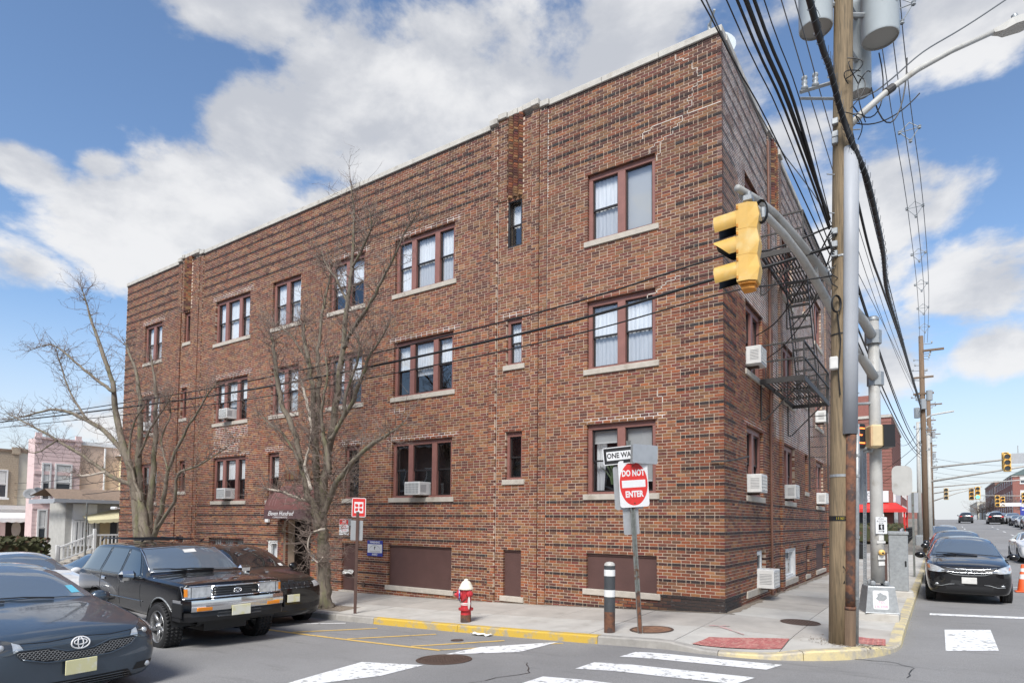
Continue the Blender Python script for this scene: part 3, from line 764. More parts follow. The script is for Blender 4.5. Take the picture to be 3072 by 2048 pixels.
def build_wall():
    for fid, F, L, W, Pn, ribs, fl in ((0, FA, BLA, WA, PA, RIBA, FLUTEA), (1, FB, BLB, WB, PB, RIBB, FLUTEB)):
        hz = [(w[0], w[1], zk(w[2]), zk(w[3])) for w in W]+[(p[0], p[1], zk(p[2]), zk(p[3])) for p in Pn]
        mb = MB()
        for (u0, u1, z0, z1) in cells(L, zk(-14), ZT, hz): 
            a = (F.P(u0,-.0045,z0), F.P(u1,-.0045,z0), F.P(u1,-.0045,z1), F.P(u0,-.0045,z1)); mb.quad(*(a if fid else a[::-1]))
        for (u0, u1, z0, z1) in hz:      # reveals
            i0, i1 = -.005, -.35; g = .003
            for a, b in (((u0-g, z0), (u0-g, z1)), ((u0, z1+g), (u1, z1+g)), ((u1+g, z1), (u1+g, z0)), ((u1, z0-g), (u0, z0-g))):
                mb.quad(F.P(a[0],i0,a[1]), F.P(b[0],i0,b[1]), F.P(b[0],i1,b[1]), F.P(a[0],i1,a[1]))
        for (u0, u1, out, k0, k1) in ribs:
            lo = F.P(u0+.006, -.02, zk(max(k0, -13))); hi = F.P(u1-.006, out-.0045, zk(k1)-.006)
            mb.box([min(a, b) for a, b in zip(lo, hi)], [max(a, b) for a, b in zip(lo, hi)])
        mb.build('wall', M['mortar'], BLD)
        # newer white pointing over the window heads
        mb = MB(); rng = random.Random(fid)
        for w in W:
            if rng.random() < (.72 if fid == 0 else .85) and w[4] != 'N' or (fid == 0 and w[2] == 82):
                z0 = zk(w[3])+.001; z1 = zk(w[3]+rng.choice((2, 2, 3)))
                if any(r[0]-.5 < w[0] < r[1]+.4 and r[2] > .05 for r in ribs) and fid == 0 and w[4] != 'N': pass
                a = (F.P(w[0]-.22,-.003,z0), F.P(w[1]+.2,-.003,z0), F.P(w[1]+.2,-.003,z1), F.P(w[0]-.22,-.003,z1)); mb.quad(*(a if fid else a[::-1]))
        if fid == 0:
            for (u0, u1, k0, k1) in ((16.7,18.9,67,75), (17.2,18.9,58,66), (9.0,9.6,69,71), (4.22,4.26,140,175)):
                a = (F.P(u0,-.003,zk(k0)), F.P(u1,-.003,zk(k0)), F.P(u1,-.003,zk(k1)), F.P(u0,-.003,zk(k1))); mb.quad(*a[::-1])
        else:
            # the upper part of the side wall is repointed in pale mortar
            hz2 = [h for h in hz]
            for (u0, u1, z0, z1) in cells(14.0, 0, ZT-.05, hz2+[(0,14,0,zk(100)), (0,1.25,zk(96),zk(140))]):
                a = (F.P(u0,-.0032,z0), F.P(u1,-.0032,z0), F.P(u1,-.0032,z1), F.P(u0,-.0032,z1)); mb.quad(*a)
            for (u0, u1, z0, z1) in cells(11.0, zk(57), zk(100), [h for h in hz2 if h[1] < 11]+[(0,4.5,0,20), (4.5,5.0,zk(57),zk(64)), (10,11,zk(57),zk(66)), (10.4,11,zk(80),zk(101))]):
                a = (F.P(u0,-.0032,z0), F.P(u1,-.0032,z0), F.P(u1,-.0032,z1), F.P(u0,-.0032,z1)); mb.quad(*a)
        tag(mb.build('repointing', M['mortar_white'], BLD), kind='stuff')
    # inside faces, party walls and roof
    mb = MB(); zb = zk(-14)
    mb.quad((-BLA, 0, zb), (-BLA, 0, ZT), (-BLA, 15, ZT), (-BLA, 15, zb)); mb.quad((-BLA, 15, zb), (-BLA, 15, ZT), (0, 15+1.2, ZT), (0, 16.2, zb))
    mb.build('rear_wall', M['mortar'], BLD)
    mb = MB(); mb.quad((-BLA+.1, .1, ZT-.25), (-.1, .1, ZT-.25), (-.1, 16.1, ZT-.25), (-BLA+.1, 14.9, ZT-.25)); mb.build('roof', M['concrete'], BLD)
    # cracked joints raked out and filled
    mb = MB(); mb.col = None
    def crack_(pts, w, fid=0):
        F = FA if fid == 0 else FB
        for (u0, k0), (u1, k1) in zip(pts[:-1], pts[1:]):
            z0, z1 = zk(k0), zk(k1); a0, a1 = min(u0, u1)-w/2, max(u0, u1)+w/2; b0, b1 = min(z0, z1)-w/2, max(z0, z1)+w/2
            lo = F.P(a0, -.006, b0); hi = F.P(a1, .004, b1); mb.box([min(x, y) for x, y in zip(lo, hi)], [max(x, y) for x, y in zip(lo, hi)])
    rng = random.Random(8)
    u, k = .62, 170; pts = [(u, k)]
    for st, d in ((2,-.108),(3,-.108),(2,.108),(1,.108),(3,.108),(1,-.1),(2,.1),(2,.108),(2,.108),(1,.108),(2,.21),(1,.21),(1,.108),(2,.108)):
        k -= st; pts.append((u, k)); u += d; pts.append((u, k))
    crack_(pts, .012); crack_([(.98,175),(.98,173),(.82,173),(.82,172),(.7,172)], .015)
    crack_([(1.34,148),(1.34,144),(1.42,144),(1.42,142)], .014)
    crack_([(0.02,154),(1.55,154),(1.55,153),(1.75,153),(1.75,151)], .017)
    u, k = .9, 102; pts = [(u, k)]
    for d in (.108, .21, .108, .108, .21): pts += [(u+d, k), (u+d, k-1)]; u += d; k -= 1
    crack_(pts, .016)
    crack_([(1.42,66),(1.42,64),(1.30,64),(1.30,62)], .016)
    for rx, k0, k1 in ((5.735,12,175),(4.248,20,175),(4.69,40,150),(21.745,120,175),(20.0,10,140)): crack_([(rx, k0), (rx, k1)], .006)
    tag(mb.build('crack_filling', M['crack'], BLD), kind='stuff')
build_wall()
# ---- coping stones
def build_coping():
    def run(F, u0, u1, dz, proj, fid):
        mb = MB(); lo = F.P(u0+.004, proj, ZT+dz); hi = F.P(u1-.004, -.30, ZT+dz+.155)
        mb.bbox([min(a, b) for a, b in zip(lo, hi)], [max(a, b) for a, b in zip(lo, hi)], .012); mb.build('coping_stone', M['coping'], BLD)
    for F, L, ribs, off in ((FA, BLA, [(4.25,5.96),(19.94,21.74)], .0), (FB, BLB, [(4.17,5.72)], .305)):
        u = off-.03
        edges = [off-.03]
        for (a, b) in ribs:
            while edges[-1] < a-1.5: edges.append(edges[-1]+1.4)
            edges.append(a-.05); edges.append(b+.05)
        while edges[-1] < L-1.5: edges.append(edges[-1]+1.4)
        edges.append(L+.03)
        for a, b in zip(edges[:-1], edges[1:]):
            if any(abs(a-(r[0]-.05)) < 1e-6 for r in ribs): continue
            run(F, a, b, 0, .045, 0)
    for (F, s) in ((FA, [(4.20,4.46,.02,.08),(4.46,4.70,.10,.13),(4.70,4.99,.14,.06),(4.99,5.15,.14,.045),(5.15,5.30,.14,.06),(5.30,5.46,.14,.05),(5.46,5.74,.14,.09),(5.74,6.0,.06,.11)]),
                   (FA, [(19.90,20.18,.02,.08),(20.18,20.42,.10,.11),(20.42,20.84,.14,.06),(20.84,21.0,.14,.045),(21.0,21.16,.14,.06),(21.16,21.32,.14,.045),(21.32,21.48,.14,.09),(21.48,21.78,.05,.11)]),
                   (FB, [(4.12,4.46,.05,.10),(4.46,4.62,.12,.06),(4.62,4.83,.12,.045),(4.83,5.03,.12,.06),(5.03,5.24,.12,.045),(5.24,5.40,.12,.06),(5.40,5.76,.05,.11)])):
        for (a, b, dz, pr) in s: run(F, a, b, dz, pr, 0)
build_coping()
# ---- windows
def bxf(mb, F, u0, u1, d0, d1, z0, z1, bev=0.0):
    lo = F.P(u0, d0, z0); hi = F.P(u1, d1, z1); a = [min(x, y) for x, y in zip(lo, hi)]; b = [max(x, y) for x, y in zip(lo, hi)]
    (mb.bbox(a, b, bev) if bev else mb.box(a, b))
def sheet(mb, F, fid, u0, u1, d, z0, z1):
    a = (F.P(u0,d,z0), F.P(u1,d,z0), F.P(u1,d,z1), F.P(u0,d,z1)); mb.quad(*(a if fid else a[::-1]))
def sill(F, u0, u1, zt, parent, h=.132):
    mb = MB(); bxf(mb, F, u0-.085, u1+.085, -.12, .035, zt-h, zt-.001, .008); return mb.build('sill', M['stone'], parent)
wrng = random.Random(77)
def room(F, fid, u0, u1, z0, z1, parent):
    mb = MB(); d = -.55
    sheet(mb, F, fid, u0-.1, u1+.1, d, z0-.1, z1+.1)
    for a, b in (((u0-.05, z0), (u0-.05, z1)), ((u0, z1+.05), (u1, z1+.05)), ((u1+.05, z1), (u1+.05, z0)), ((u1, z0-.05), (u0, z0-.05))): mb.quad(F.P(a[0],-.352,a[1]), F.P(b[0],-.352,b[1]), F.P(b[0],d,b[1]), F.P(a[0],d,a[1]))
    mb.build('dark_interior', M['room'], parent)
def window(fid, u0, u1, k0, k1, kind, style):
    F = FA if fid == 0 else FB; z0, z1 = zk(k0), zk(k1)
    mb = MB(); fr = M['win_frame']
    if style == 'metal':
        bxf(mb, F, u0, u1, -.10, -.012, z0, z0+.05, .006); bxf(mb, F, u0, u1, -.10, -.012, z1-.04, z1, .006)
        bxf(mb, F, u0, u0+.045, -.10, -.012, z0+.05, z1-.04, .006); bxf(mb, F, u1-.045, u1, -.10, -.012, z0+.05, z1-.04, .006)
        lights = [(u0+.045, u1-.045)]; zb, zt = z0+.05, z1-.04
    else:
        ow = .10 if kind in 'TD' else .075; hd = .13; sl = .055; dF, dB = -.075, -.20
        n = {'T': 3, 'D': 2, 'N': 1, 'S': 1}[kind]; mul = .17 if kind == 'T' else .19
        bxf(mb, F, u0, u1, dB, dF, z1-hd, z1, .006); bxf(mb, F, u0, u1, dB, dF+.02, z0, z0+sl, .006)
        bxf(mb, F, u0, u0+ow, dB, dF, z0+sl, z1-hd, .006); bxf(mb, F, u1-ow, u1, dB, dF, z0+sl, z1-hd, .006)
        avail = u1-u0-2*ow-(n-1)*mul
        ws = [avail/n]*n
        if n == 3: ws = [avail*.29, avail*.42, avail*.29]
        lights = []; u = u0+ow
        for i, w in enumerate(ws):
            lights.append((u, u+w)); u += w
            if i < n-1: bxf(mb, F, u, u+mul, dB, dF+.012, z0+sl, z1-hd, .008); u += mul
        zb, zt = z0+sl, z1-hd
    root = mb.build('window', fr if style != 'metal' else M['sash'], BLD)
    zm = lerp(zb, zt, .5); ss = .032
    for i, (a, b) in enumerate(lights):
        # upper sash further out, lower sash set back
        if style == 'blindfull' and i == 0 and fid == 0:
            rows = [(zb, zt, -.125)]
        else: rows = [(zb, zm+.02, -.155), (zm-.02, zt, -.122)]
        mb = MB()
        for (s0, s1, d) in rows:
            bxf(mb, F, a, b, d-.03, d, s0, s0+ss*1.2); bxf(mb, F, a, b, d-.03, d, s1-ss, s1); bxf(mb, F, a, a+ss, d-.03, d, s0+ss*1.2, s1-ss); bxf(mb, F, b-ss, b, d-.03, d, s0+ss*1.2, s1-ss)
        mb.build('sash', M['sash'], root)
        for (s0, s1, d) in rows:
            mb = MB(); sheet(mb, F, fid, a+ss*.6, b-ss*.6, d-.018+wrng.uniform(-.003, .003), s0+ss*.6, s1-ss*.6); mb.build('pane', M['pane_screen' if s0 == zb and len(rows) > 1 and fid == 0 and wrng.random() < .75 else 'pane'], root)
        st = style
        def curtain(z_0, z_1, dens=1.0, gap=0.0, a_=a, b_=b):
            mb = MB(); nn = max(8, int((b_-a_)*34)); prev = None
            for q in range(nn+1):
                u = lerp(a_, b_, q/nn); d = -.215+.010*math.sin(q*1.9)+.005*math.sin(q*.7+i)
                c = (F.P(u, d, z_0), F.P(u, d, z_1))
                if prev: mb.quad(prev[0], c[0], c[1], prev[1])
                prev = c
            mb.build('curtain', M['curtain'], root)
        def blinds(z_0, z_1, tilt=.6):
            mb = MB(); z = z_1
            while z > z_0: mb.add([F.P(a, -.214, z), F.P(b, -.214, z), F.P(b, -.222, z-.0255), F.P(a, -.222, z-.0255)], [(0, 1, 2, 3)]); z -= .025
            bxf(mb, F, a, b, -.228, -.210, z_0-.03, z_0-.005)
            tag(mb.build('blind', M['blind'], root), kind='stuff')
        if st == 'blindfull':
            if i == 0: blinds(zb+.05, zt)
            else: curtain(zb, zt)
        elif st == 'curtain': curtain(zb, zt)
        elif st == 'halfblind': blinds(zt-.28 if i == 1 else zb+.10, zt) if i == 1 else blinds(zb+.25, zt)
        elif st == 'curtainhalf': curtain(zm if i != 1 else zm-.2, zt)
        elif st == 'lacehalf': curtain(zm, zt)
        elif st == 'lace': curtain(zb+.1, zt)
        elif st == 'lowblind': curtain(zm, zt); blinds(zb+.05, zm)
        elif st == 'onewhite': curtain(zb, zt) if i != 0 else curtain(zb, zt, a_=a+.1)
        elif st == 'metal': curtain(zm-.05, zt)
    if style == 'halfblind':
        mb = MB()     # drawn curtain and a pot plant behind the left light
        a, b = lights[1]
        prev = None
        for q in range(13):
            u = lerp(b, b-.20, q/12); d = -.33+.02*math.sin(q*1.7); c = (F.P(u-(.10*(1-q/12) if q else 0)*0, d, zb), F.P(lerp(b, b-.30, q/12), d, zt))
            if prev: mb.quad(prev[0], c[0], c[1], prev[1])
            prev = c
        mb.build('curtain', M['curtain'], root)
        mb = MB(); rng = random.Random(3); c0 = (a+b)/2-.08
        for q in range(16):
            an = rng.uniform(-1.1, 1.1); ln = rng.uniform(.35, .65); dd = -.36+rng.uniform(-.05, .05); w = .022
            p = [(c0+math.sin(an)*ln*t*t, zb+.18+ln*math.cos(an*.7)*t) for t in (0, .35, .7, 1)]
            for (x0, y0), (x1, y1), w0, w1 in zip(p[:-1], p[1:], (w, w*.9, w*.6), (w*.9, w*.6, .001)): mb.quad(F.P(x0-w0, dd, y0), F.P(x0+w0, dd+.01, y0), F.P(x1+w1, dd+.01, y1), F.P(x1-w1, dd, y1))
        mb.build('house_plant', mat('plant_leaves', (.10,.15,.05), .5), root)
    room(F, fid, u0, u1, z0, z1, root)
    if style != 'metal': sill(F, u0, u1, z0, root)
    return root
for w in WA: window(0, *w)
for w in WB: window(1, *w)
# soldier lintel bars: thin steel angle showing under each window head
def lintels():
    for F, W in ((FA, WA), (FB, WB)):
        for w in W: mb = MB(); bxf(mb, F, w[0]-.05, w[1]+.05, -.09, .004, zk(w[3])-.010, zk(w[3])+.003); mb.build('lintel', M['rust'], BLD)
lintels()
def soot():
    mb = MB(); rng = random.Random(17)
    for fid, F in ((0, FA), (1, FB)):
        for k in range(-5, 1): w = (2.3 if fid == 0 else 1.7)*(1-max(0, k+3)/7)*rng.uniform(.75, 1.1); sheet(mb, F, fid, .0, w, -.0030, zk(k), zk(k+1))
    tag(mb.build('soot_stain', M['soot'], BLD), kind='stuff')
soot()
# ---- basement: painted boards, barred lights, doorway
def basement():
    for fid, Pn in ((0, PA), (1, PB)):
        F = FA if fid == 0 else FB
        for (u0, u1, k0, k1, kd) in Pn:
            z0, z1 = zk(k0), zk(k1)
            if kd == 'P':
                mb = MB(); bxf(mb, F, u0, u1, -.13, -.07, z0, z1, .004); bxf(mb, F, u0+.002, u1-.002, -.069, -.045, z1-.055, z1-.002, .004); p = mb.build('board', M['board'], BLD)
                sill(F, u0, u1, z0, p)
            elif kd == 'G':
                mb = MB(); bxf(mb, F, u0, u1, -.2, -.08, z1-.07, z1, .005); bxf(mb, F, u0, u0+.07, -.2, -.08, z0, z1-.07, .005); bxf(mb, F, u1-.07, u1, -.2, -.08, z0, z1-.07, .005)
                if u1-u0 > 1.5:
                    for q in (1, 2): c = lerp(u0, u1, q/3); bxf(mb, F, c-.06, c+.06, -.2, -.085, z0, z1-.07, .005)
                p = mb.build('basement_window', M['win_frame'], BLD)
                mb = MB(); sheet(mb, F, fid, u0+.07, u1-.07, -.16, z0, z1-.07); mb.build('pane', M['pane'], p)
                mb = MB(); nn = max(3, int((u1-u0)/.13))
                for q in range(1, nn): mb.tube([F.P(lerp(u0, u1, q/nn), -.04, z0), F.P(lerp(u0, u1, q/nn), -.04, z1)], .009, 6)
                bxf(mb, F, u0, u1, -.05, -.03, z1-.12, z1-.09); mb.build('security_bars', M['fe'], p)
                mb = MB(); prev = None
                for q in range(40):
                    u = lerp(u0+.06, u1-.06, q/39); c = (F.P(u, -.24+.015*math.sin(q*1.8), z0), F.P(u, -.24+.015*math.sin(q*1.8), z1-.07))
                    if prev: mb.quad(prev[0], c[0], c[1], prev[1])
                    prev = c
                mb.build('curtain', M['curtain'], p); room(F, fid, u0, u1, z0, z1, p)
            elif kd in ('V', 'VC'):
                mb = MB(); fw = .07
                a0, a1 = (u0, u1-.0) if kd == 'V' else (u0+.05, u1-.12)
                if kd == 'VC':
                    mb2 = MB(); bxf(mb2, F, u0, a0, -.15, -.03, z0, z1); bxf(mb2, F, a1, u1, -.15, -.03, z0, z1); 
                bxf(mb, F, a0, a1, -.16, -.04, z1-fw, z1, .006); bxf(mb, F, a0, a1, -.16, -.03, z0, z0+fw, .006); bxf(mb, F, a0, a0+fw, -.16, -.04, z0+fw, z1-fw, .006); bxf(mb, F, a1-fw, a1, -.16, -.04, z0+fw, z1-fw, .006)
                bxf(mb, F, a0+fw+.02, a0+fw+.06, -.14, -.06, z0+fw, z1-fw); bxf(mb, F, a1-fw-.06, a1-fw-.02, -.14, -.06, z0+fw, z1-fw); bxf(mb, F, a0+fw+.06, a1-fw-.06, -.14, -.06, z1-fw-.05, z1-fw-.01); bxf(mb, F, a0+fw+.06, a1-fw-.06, -.14, -.06, z0+fw+.01, z0+fw+.05)
                p = mb.build('basement_window', M['vinyl'], BLD)
                if kd == 'VC': mb2.build('window_trim', M['vinyl'], p); sill(F, u0, u1, z0, p, .16)
                mb = MB(); sheet(mb, F, fid, a0+fw, a1-fw, -.12, z0+fw, z1-fw); mb.build('pane', M['pane'], p)
                mb = MB(); prev = None
                for q in range(30):
                    u = lerp(a0+fw, a1-fw, q/29); c = (F.P(u, -.22+.015*math.sin(q*1.8), z0), F.P(u, -.22+.015*math.sin(q*1.8), z1))
                    if prev: mb.quad(prev[0], c[0], c[1], prev[1])
                    prev = c
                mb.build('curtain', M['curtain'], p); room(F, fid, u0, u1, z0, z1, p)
            elif kd == 'AC':
                mb = MB(); sheet(mb, F, fid, u0, u1, -.10, z0, z1); p = mb.build('infill_panel', M['vinyl'], BLD)
                mb = MB(); a, b, c, d = 2.74, 3.34, z0+.02, z1-.02
                bxf(mb, F, a, b, -.10, -.035, d-.10, d, .006); bxf(mb, F, a, a+.10, -.10, -.035, c, d-.1, .006); bxf(mb, F, b-.1, b, -.10, -.035, c, d-.1, .006); bxf(mb, F, a+.1, b-.1, -.10, -.04, c, c+.42, .006); mb.build('window_frame', M['vinyl'], p)
                mb = MB(); sheet(mb, F, fid, a+.1, b-.1, -.06, c+.42, d-.1); mb.build('pane', M['pane_far'], p)
                mb = MB(); bxf(mb, F, 1.70, 3.66, -.10, .035, zk(1)-.16, zk(1)-.002, .008); mb.build('sill', M['stone'], p)
            elif kd == 'E':
                mb = MB(); bxf(mb, F, u0, u0+.09, -.95, -.86, z0, z1, .005); bxf(mb, F, u1-.09, u1, -.95, -.86, z0, z1, .005); bxf(mb, F, u0+.09, u1-.09, -.95, -.86, z1-.35, z1, .005)
                p = mb.build('entrance_door', M['door'], BLD)
                mb = MB(); bxf(mb, F, u0+.09, u1-.09, -.94, -.89, z0, z1-.35); mb.build('door_leaf', M['board'], p)
                mb = MB(); bxf(mb, F, u1-.22, u1-.17, -.885, -.85, 0.35, .55, .004); mb.build('handle', M['galv'], p)
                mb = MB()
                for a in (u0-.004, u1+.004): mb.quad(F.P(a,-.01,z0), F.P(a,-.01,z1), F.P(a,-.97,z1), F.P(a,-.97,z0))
                mb.quad(F.P(u0,-.01,z1+.004), F.P(u1,-.01,z1+.004), F.P(u1,-.97,z1+.004), F.P(u0,-.97,z1+.004)); mb.build('porch_lining', M['door'], p)  # near-black door material puts the recess shade into the lining colour
                mb = MB(); bxf(mb, F, u0, u1, -.96, .0, z0-.1, zs(-13.6, 0)+.03); mb.build('door_step', M['stone'], p)
basement()
# brick frame round the entrance and pipe details
def entrance_trim():
    mb = MB(); rng = random.Random(2)
    for k in range(-10, 23):
        for a in (12.62, 14.36):
            for q in range(3):
                u0 = a+q*.105; mb.col = tuple(x*rng.uniform(.8, 1.1) for x in rng.choice(_tw)); bxf(mb, FA, u0, u0+.098, -.02, .085, zk(k)+.0065, zk(k+1)-.0065)
    u = 12.75
    for q in range(20):
        mb.col = tuple(x*rng.uniform(.8, 1.05)*.8 for x in rng.choice(_tw)); bxf(mb, FA, u+q*.085, u+q*.085+.075, -.02, .06, zk(43), zk(47)-.006)
    tag(mb.build('brick', M['brick'], BLD), kind='stuff')
    mb = MB()
    for a in (12.615, 14.355): bxf(mb, FA, a+.004, a+.316, -.02, .076, zk(-11), zk(23)-.006)
    bxf(mb, FA, 12.76, 14.44, -.02, .05, zk(43)+.004, zk(47)-.01); mb.build('wall', M['mortar'], BLD)
    # soft side downpipe
    mb = MB(); mb.tube([FB.P(4.02, .07, z) for z in (-.25, 2, 5, 8, 11.6)], .032, 8)
    for z in (.6, 2.4, 4.3, 6.6, 9): mb.tube([FB.P(4.02, .07, z), FB.P(4.02, .07, z+.05)], .040, 8)
    mb.build('downpipe', M['downpipe'], BLD)
    mb = MB(); mb.tube([FB.P(5.02, .03, z) for z in (-.25, .2, .45)], .03, 6); mb.tube([FB.P(4.86, .03, z) for z in (-.25, .2, .45)], .03, 6); mb.build('pipe_stub', M['iron'], BLD)
    mb = MB(); mb.tube([FA.P(10.55, -.05, -.36), FA.P(10.55, .03, -.36)], .07, 12); mb.build('pipe_end', M['iron'], BLD)
entrance_trim()
# ------------------------------------------------------------------ fixtures on the building
def ac_unit(fid, u, z, w, h, d, label, louvre=True):
    F = FA if fid == 0 else FB
    t = thing('air_conditioner', label, 'air conditioner', F.P(u, -.06, z), 0 if fid == 0 else math.pi/2, 'window air conditioners on the brick building')
    mb = MB(); mb.bbox((-w/2, -d, 0), (w/2, .08, h), .012); mb.build('casing', M['ac'], t)
    mb = MB(); mb.box((-w*.44, -d-.004, h*.10), (w*.44, -d+.004, h*.90)); g = mb.build('grille', M['ac_dark'], t)
    mb = MB(); n = 9
    for i in range(n): x = lerp(-w*.42, w*.42, (i+.5)/n); mb.box((x-.006, -d-.010, h*.11), (x+.006, -d-.003, h*.89))
    for i in range(5): zz = lerp(h*.14, h*.86, i/4); mb.box((-w*.44, -d-.011, zz-.004), (w*.44, -d-.0045, zz+.004))
    tag(mb.build('fin', M['ac'], g), kind='stuff')
    if louvre:
        mb = MB()
        for s in (-1, 1):
            for i in range(7): zz = lerp(h*.25, h*.75, i/6); mb.box((s*w/2-.003, -d+.05, zz-.006), (s*w/2+.003, -.12, zz+.006))
        tag(mb.build('louvre', M['ac_dark'], t), kind='stuff')
    mb = MB(); mb.box((-.05, -d*.7, -.05), (.05, .02, -.001)); mb.build('bracket', M['iron'], t)
    return t
for a in ((0, 17.87, 5.20, .50, .36, .34, 'white air conditioner in the three part window second floor, left half of the long facade'),
          (0, 17.82, 2.27, .52, .38, .36, 'white air conditioner in the first floor window left of the maroon awning'),
          (0, 23.95, 5.20, .44, .36, .32, 'white air conditioner at the far left end of the long facade'),
          (0, 8.35, 2.26, .56, .36, .40, 'white air conditioner with dark grille in the first floor window above the hydrant'),
          (1, 2.20, 2.27, .58, .42, .36, 'white air conditioner in the first floor side window nearest the corner'),
          (1, 6.42, 2.27, .55, .40, .34, 'white air conditioner in the second first floor window of the side wall'),
          (1, 12.0, 2.27, .58, .40, .36, 'white air conditioner in the last first floor window of the side wall'),
          (1, 2.25, 5.24, .58, .42, .36, 'white air conditioner in the second floor side window under the signal head'),
          (1, 12.2, 5.24, .60, .42, .36, 'white air conditioner in a side window below the fire escape'),
          (1, 3.02, .03, .66, .44, .44, 'large white air conditioner low on the side wall near the pavement')): ac_unit(*a)
# ---- fire escape
def fire_escape():
    t = thing('fire_escape', 'black iron fire escape with two slatted landings and stairs on the side wall', 'fire escape', (0, 2.96, 5.05))
    X0, X1 = .06, 1.04
    def landing(y0, y1, z):
        mb = MB()
        for (a, b) in (((X1-.015, y0, z-.11), (X1+.015, y1, z+.02)), ((X0, y0-.02, z-.11), (X1-.02, y0+.02, z+.02)), ((X0, y1-.02, z-.09), (X1-.02, y1+.02, z+.02)), ((X0, y0+.02, z-.06), (X0+.04, y1-.02, z+.015))): mb.box(a, b)
        for q in (1, 2): y = lerp(y0, y1, q/3); mb.box((X0+.04, y-.02, z-.055), (X1-.02, y+.02, z-.006))
        mb.v = [(a, b-2.96, c-5.05) for a, b, c in mb.v]; p = mb.build('landing', M['fe'], t)
        n = 12
        for i in range(n):
            x = lerp(X0+.07, X1-.06, i/(n-1)); mb = MB(); mb.box((x-.017, y0+.02, z), (x+.017, y1-.02, z+.009)); mb.v = [(a, b-2.96, c-5.05) for a, b, c in mb.v]; mb.build('slat', M['fe'], p)
        # braces under the landing
        for y in (y0+.25, y1-.4):
            mb = MB(); mb.tube([(.02, y, z-.95), (.12, y, z-.93), (X1-.1, y, z-.10)], .018, 6); mb.tube([(.02, y, z-.95), (.02, y, z-.07)], .018, 6); mb.v = [(a, b-2.96, c-5.05) for a, b, c in mb.v]; mb.build('brace', M['fe'], t)
        # rails
        mb = MB(); H = .84
        for zz in (z+H, z+H*.52):
            mb.box((X1-.018, y0-.02, zz-.018), (X1+.018, y1+.02, zz+.018)); mb.box((X0-.04, y0-.018, zz-.018), (X1-.02, y0+.018, zz+.018)); mb.box((X0-.04, y1-.018, zz-.018), (X1-.02, y1+.018, zz+.018))
        mb.v = [(a, b-2.96, c-5.05) for a, b, c in mb.v]; r = mb.build('railing', M['fe'], t)
        mb = MB(); k = int((y1-y0)/.19)
        for i in range(k+1): y = lerp(y0, y1, i/k); s = .016 if i in (0, k) else .006; mb.box((X1-s, y-s, z+.02), (X1+s, y+s, z+H-.018))
        for yy in (y0, y1):
            for i in range(1, 8): x = lerp(X0, X1, i/8); mb.box((x-.0065, yy-.0065, z+.02), (x+.0065, yy+.0065, z+H-.018))
        mb.v = [(a, b-2.96, c-5.05) for a, b, c in mb.v]; tag(mb.build('baluster', M['fe'], r), kind='stuff')
    landing(2.96, 6.95, 5.05); landing(3.05, 6.95, 8.215)
    # stairs between the landings
    y0, z0, y1, z1 = 4.55, 8.2, 6.45, 5.06
    mb = MB()
    for x in (.34, .86): mb.prism([(x-.012, y0-.05, z0), (x-.012, y0+.05, z0), (x-.012, y1+.05, z1), (x-.012, y1-.05, z1)], (.024, 0, 0)); mb.tube([(x, y0, z0+.75), (x, y1+.02, z1+.8)], .012, 6); mb.tube([(x, y1, z1), (x, y1+.02, z1+.8)], .012, 6); mb.tube([(x, y0, z0), (x, y0, z0+.75)], .012, 6)
    mb.v = [(a, b-2.96, c-5.05) for a, b, c in mb.v]; s = mb.build('stair_stringer', M['fe'], t)
    for i in range(1, 12):
        q = i/12; y, z = lerp(y0, y1, q), lerp(z0, z1, q); mb = MB(); mb.box((.36, y-.085, z-.012), (.84, y+.085, z+.012)); mb.box((.36, y-.09, z-.05), (.84, y-.075, z-.0125)); mb.v = [(a, b-2.96, c-5.05) for a, b, c in mb.v]; mb.build('stair_tread', M['fe'], s)
    # drop ladder, hung at the end of the lower landing
    mb = MB()
    for x in (.50, .98): mb.box((x-.02, 7.02, 2.5), (x+.02, 7.04, 5.9))
    mb.v = [(a, b-2.96, c-5.05) for a, b, c in mb.v]; l = mb.build('drop_ladder', M['fe'], t)
    for i in range(11): z = 2.6+i*.30; mb = MB(); mb.tube([(.52, 7.03, z), (.96, 7.03, z)], .011, 6); mb.v = [(a, b-2.96, c-5.05) for a, b, c in mb.v]; mb.build('rung', M['fe'], l)
fire_escape()
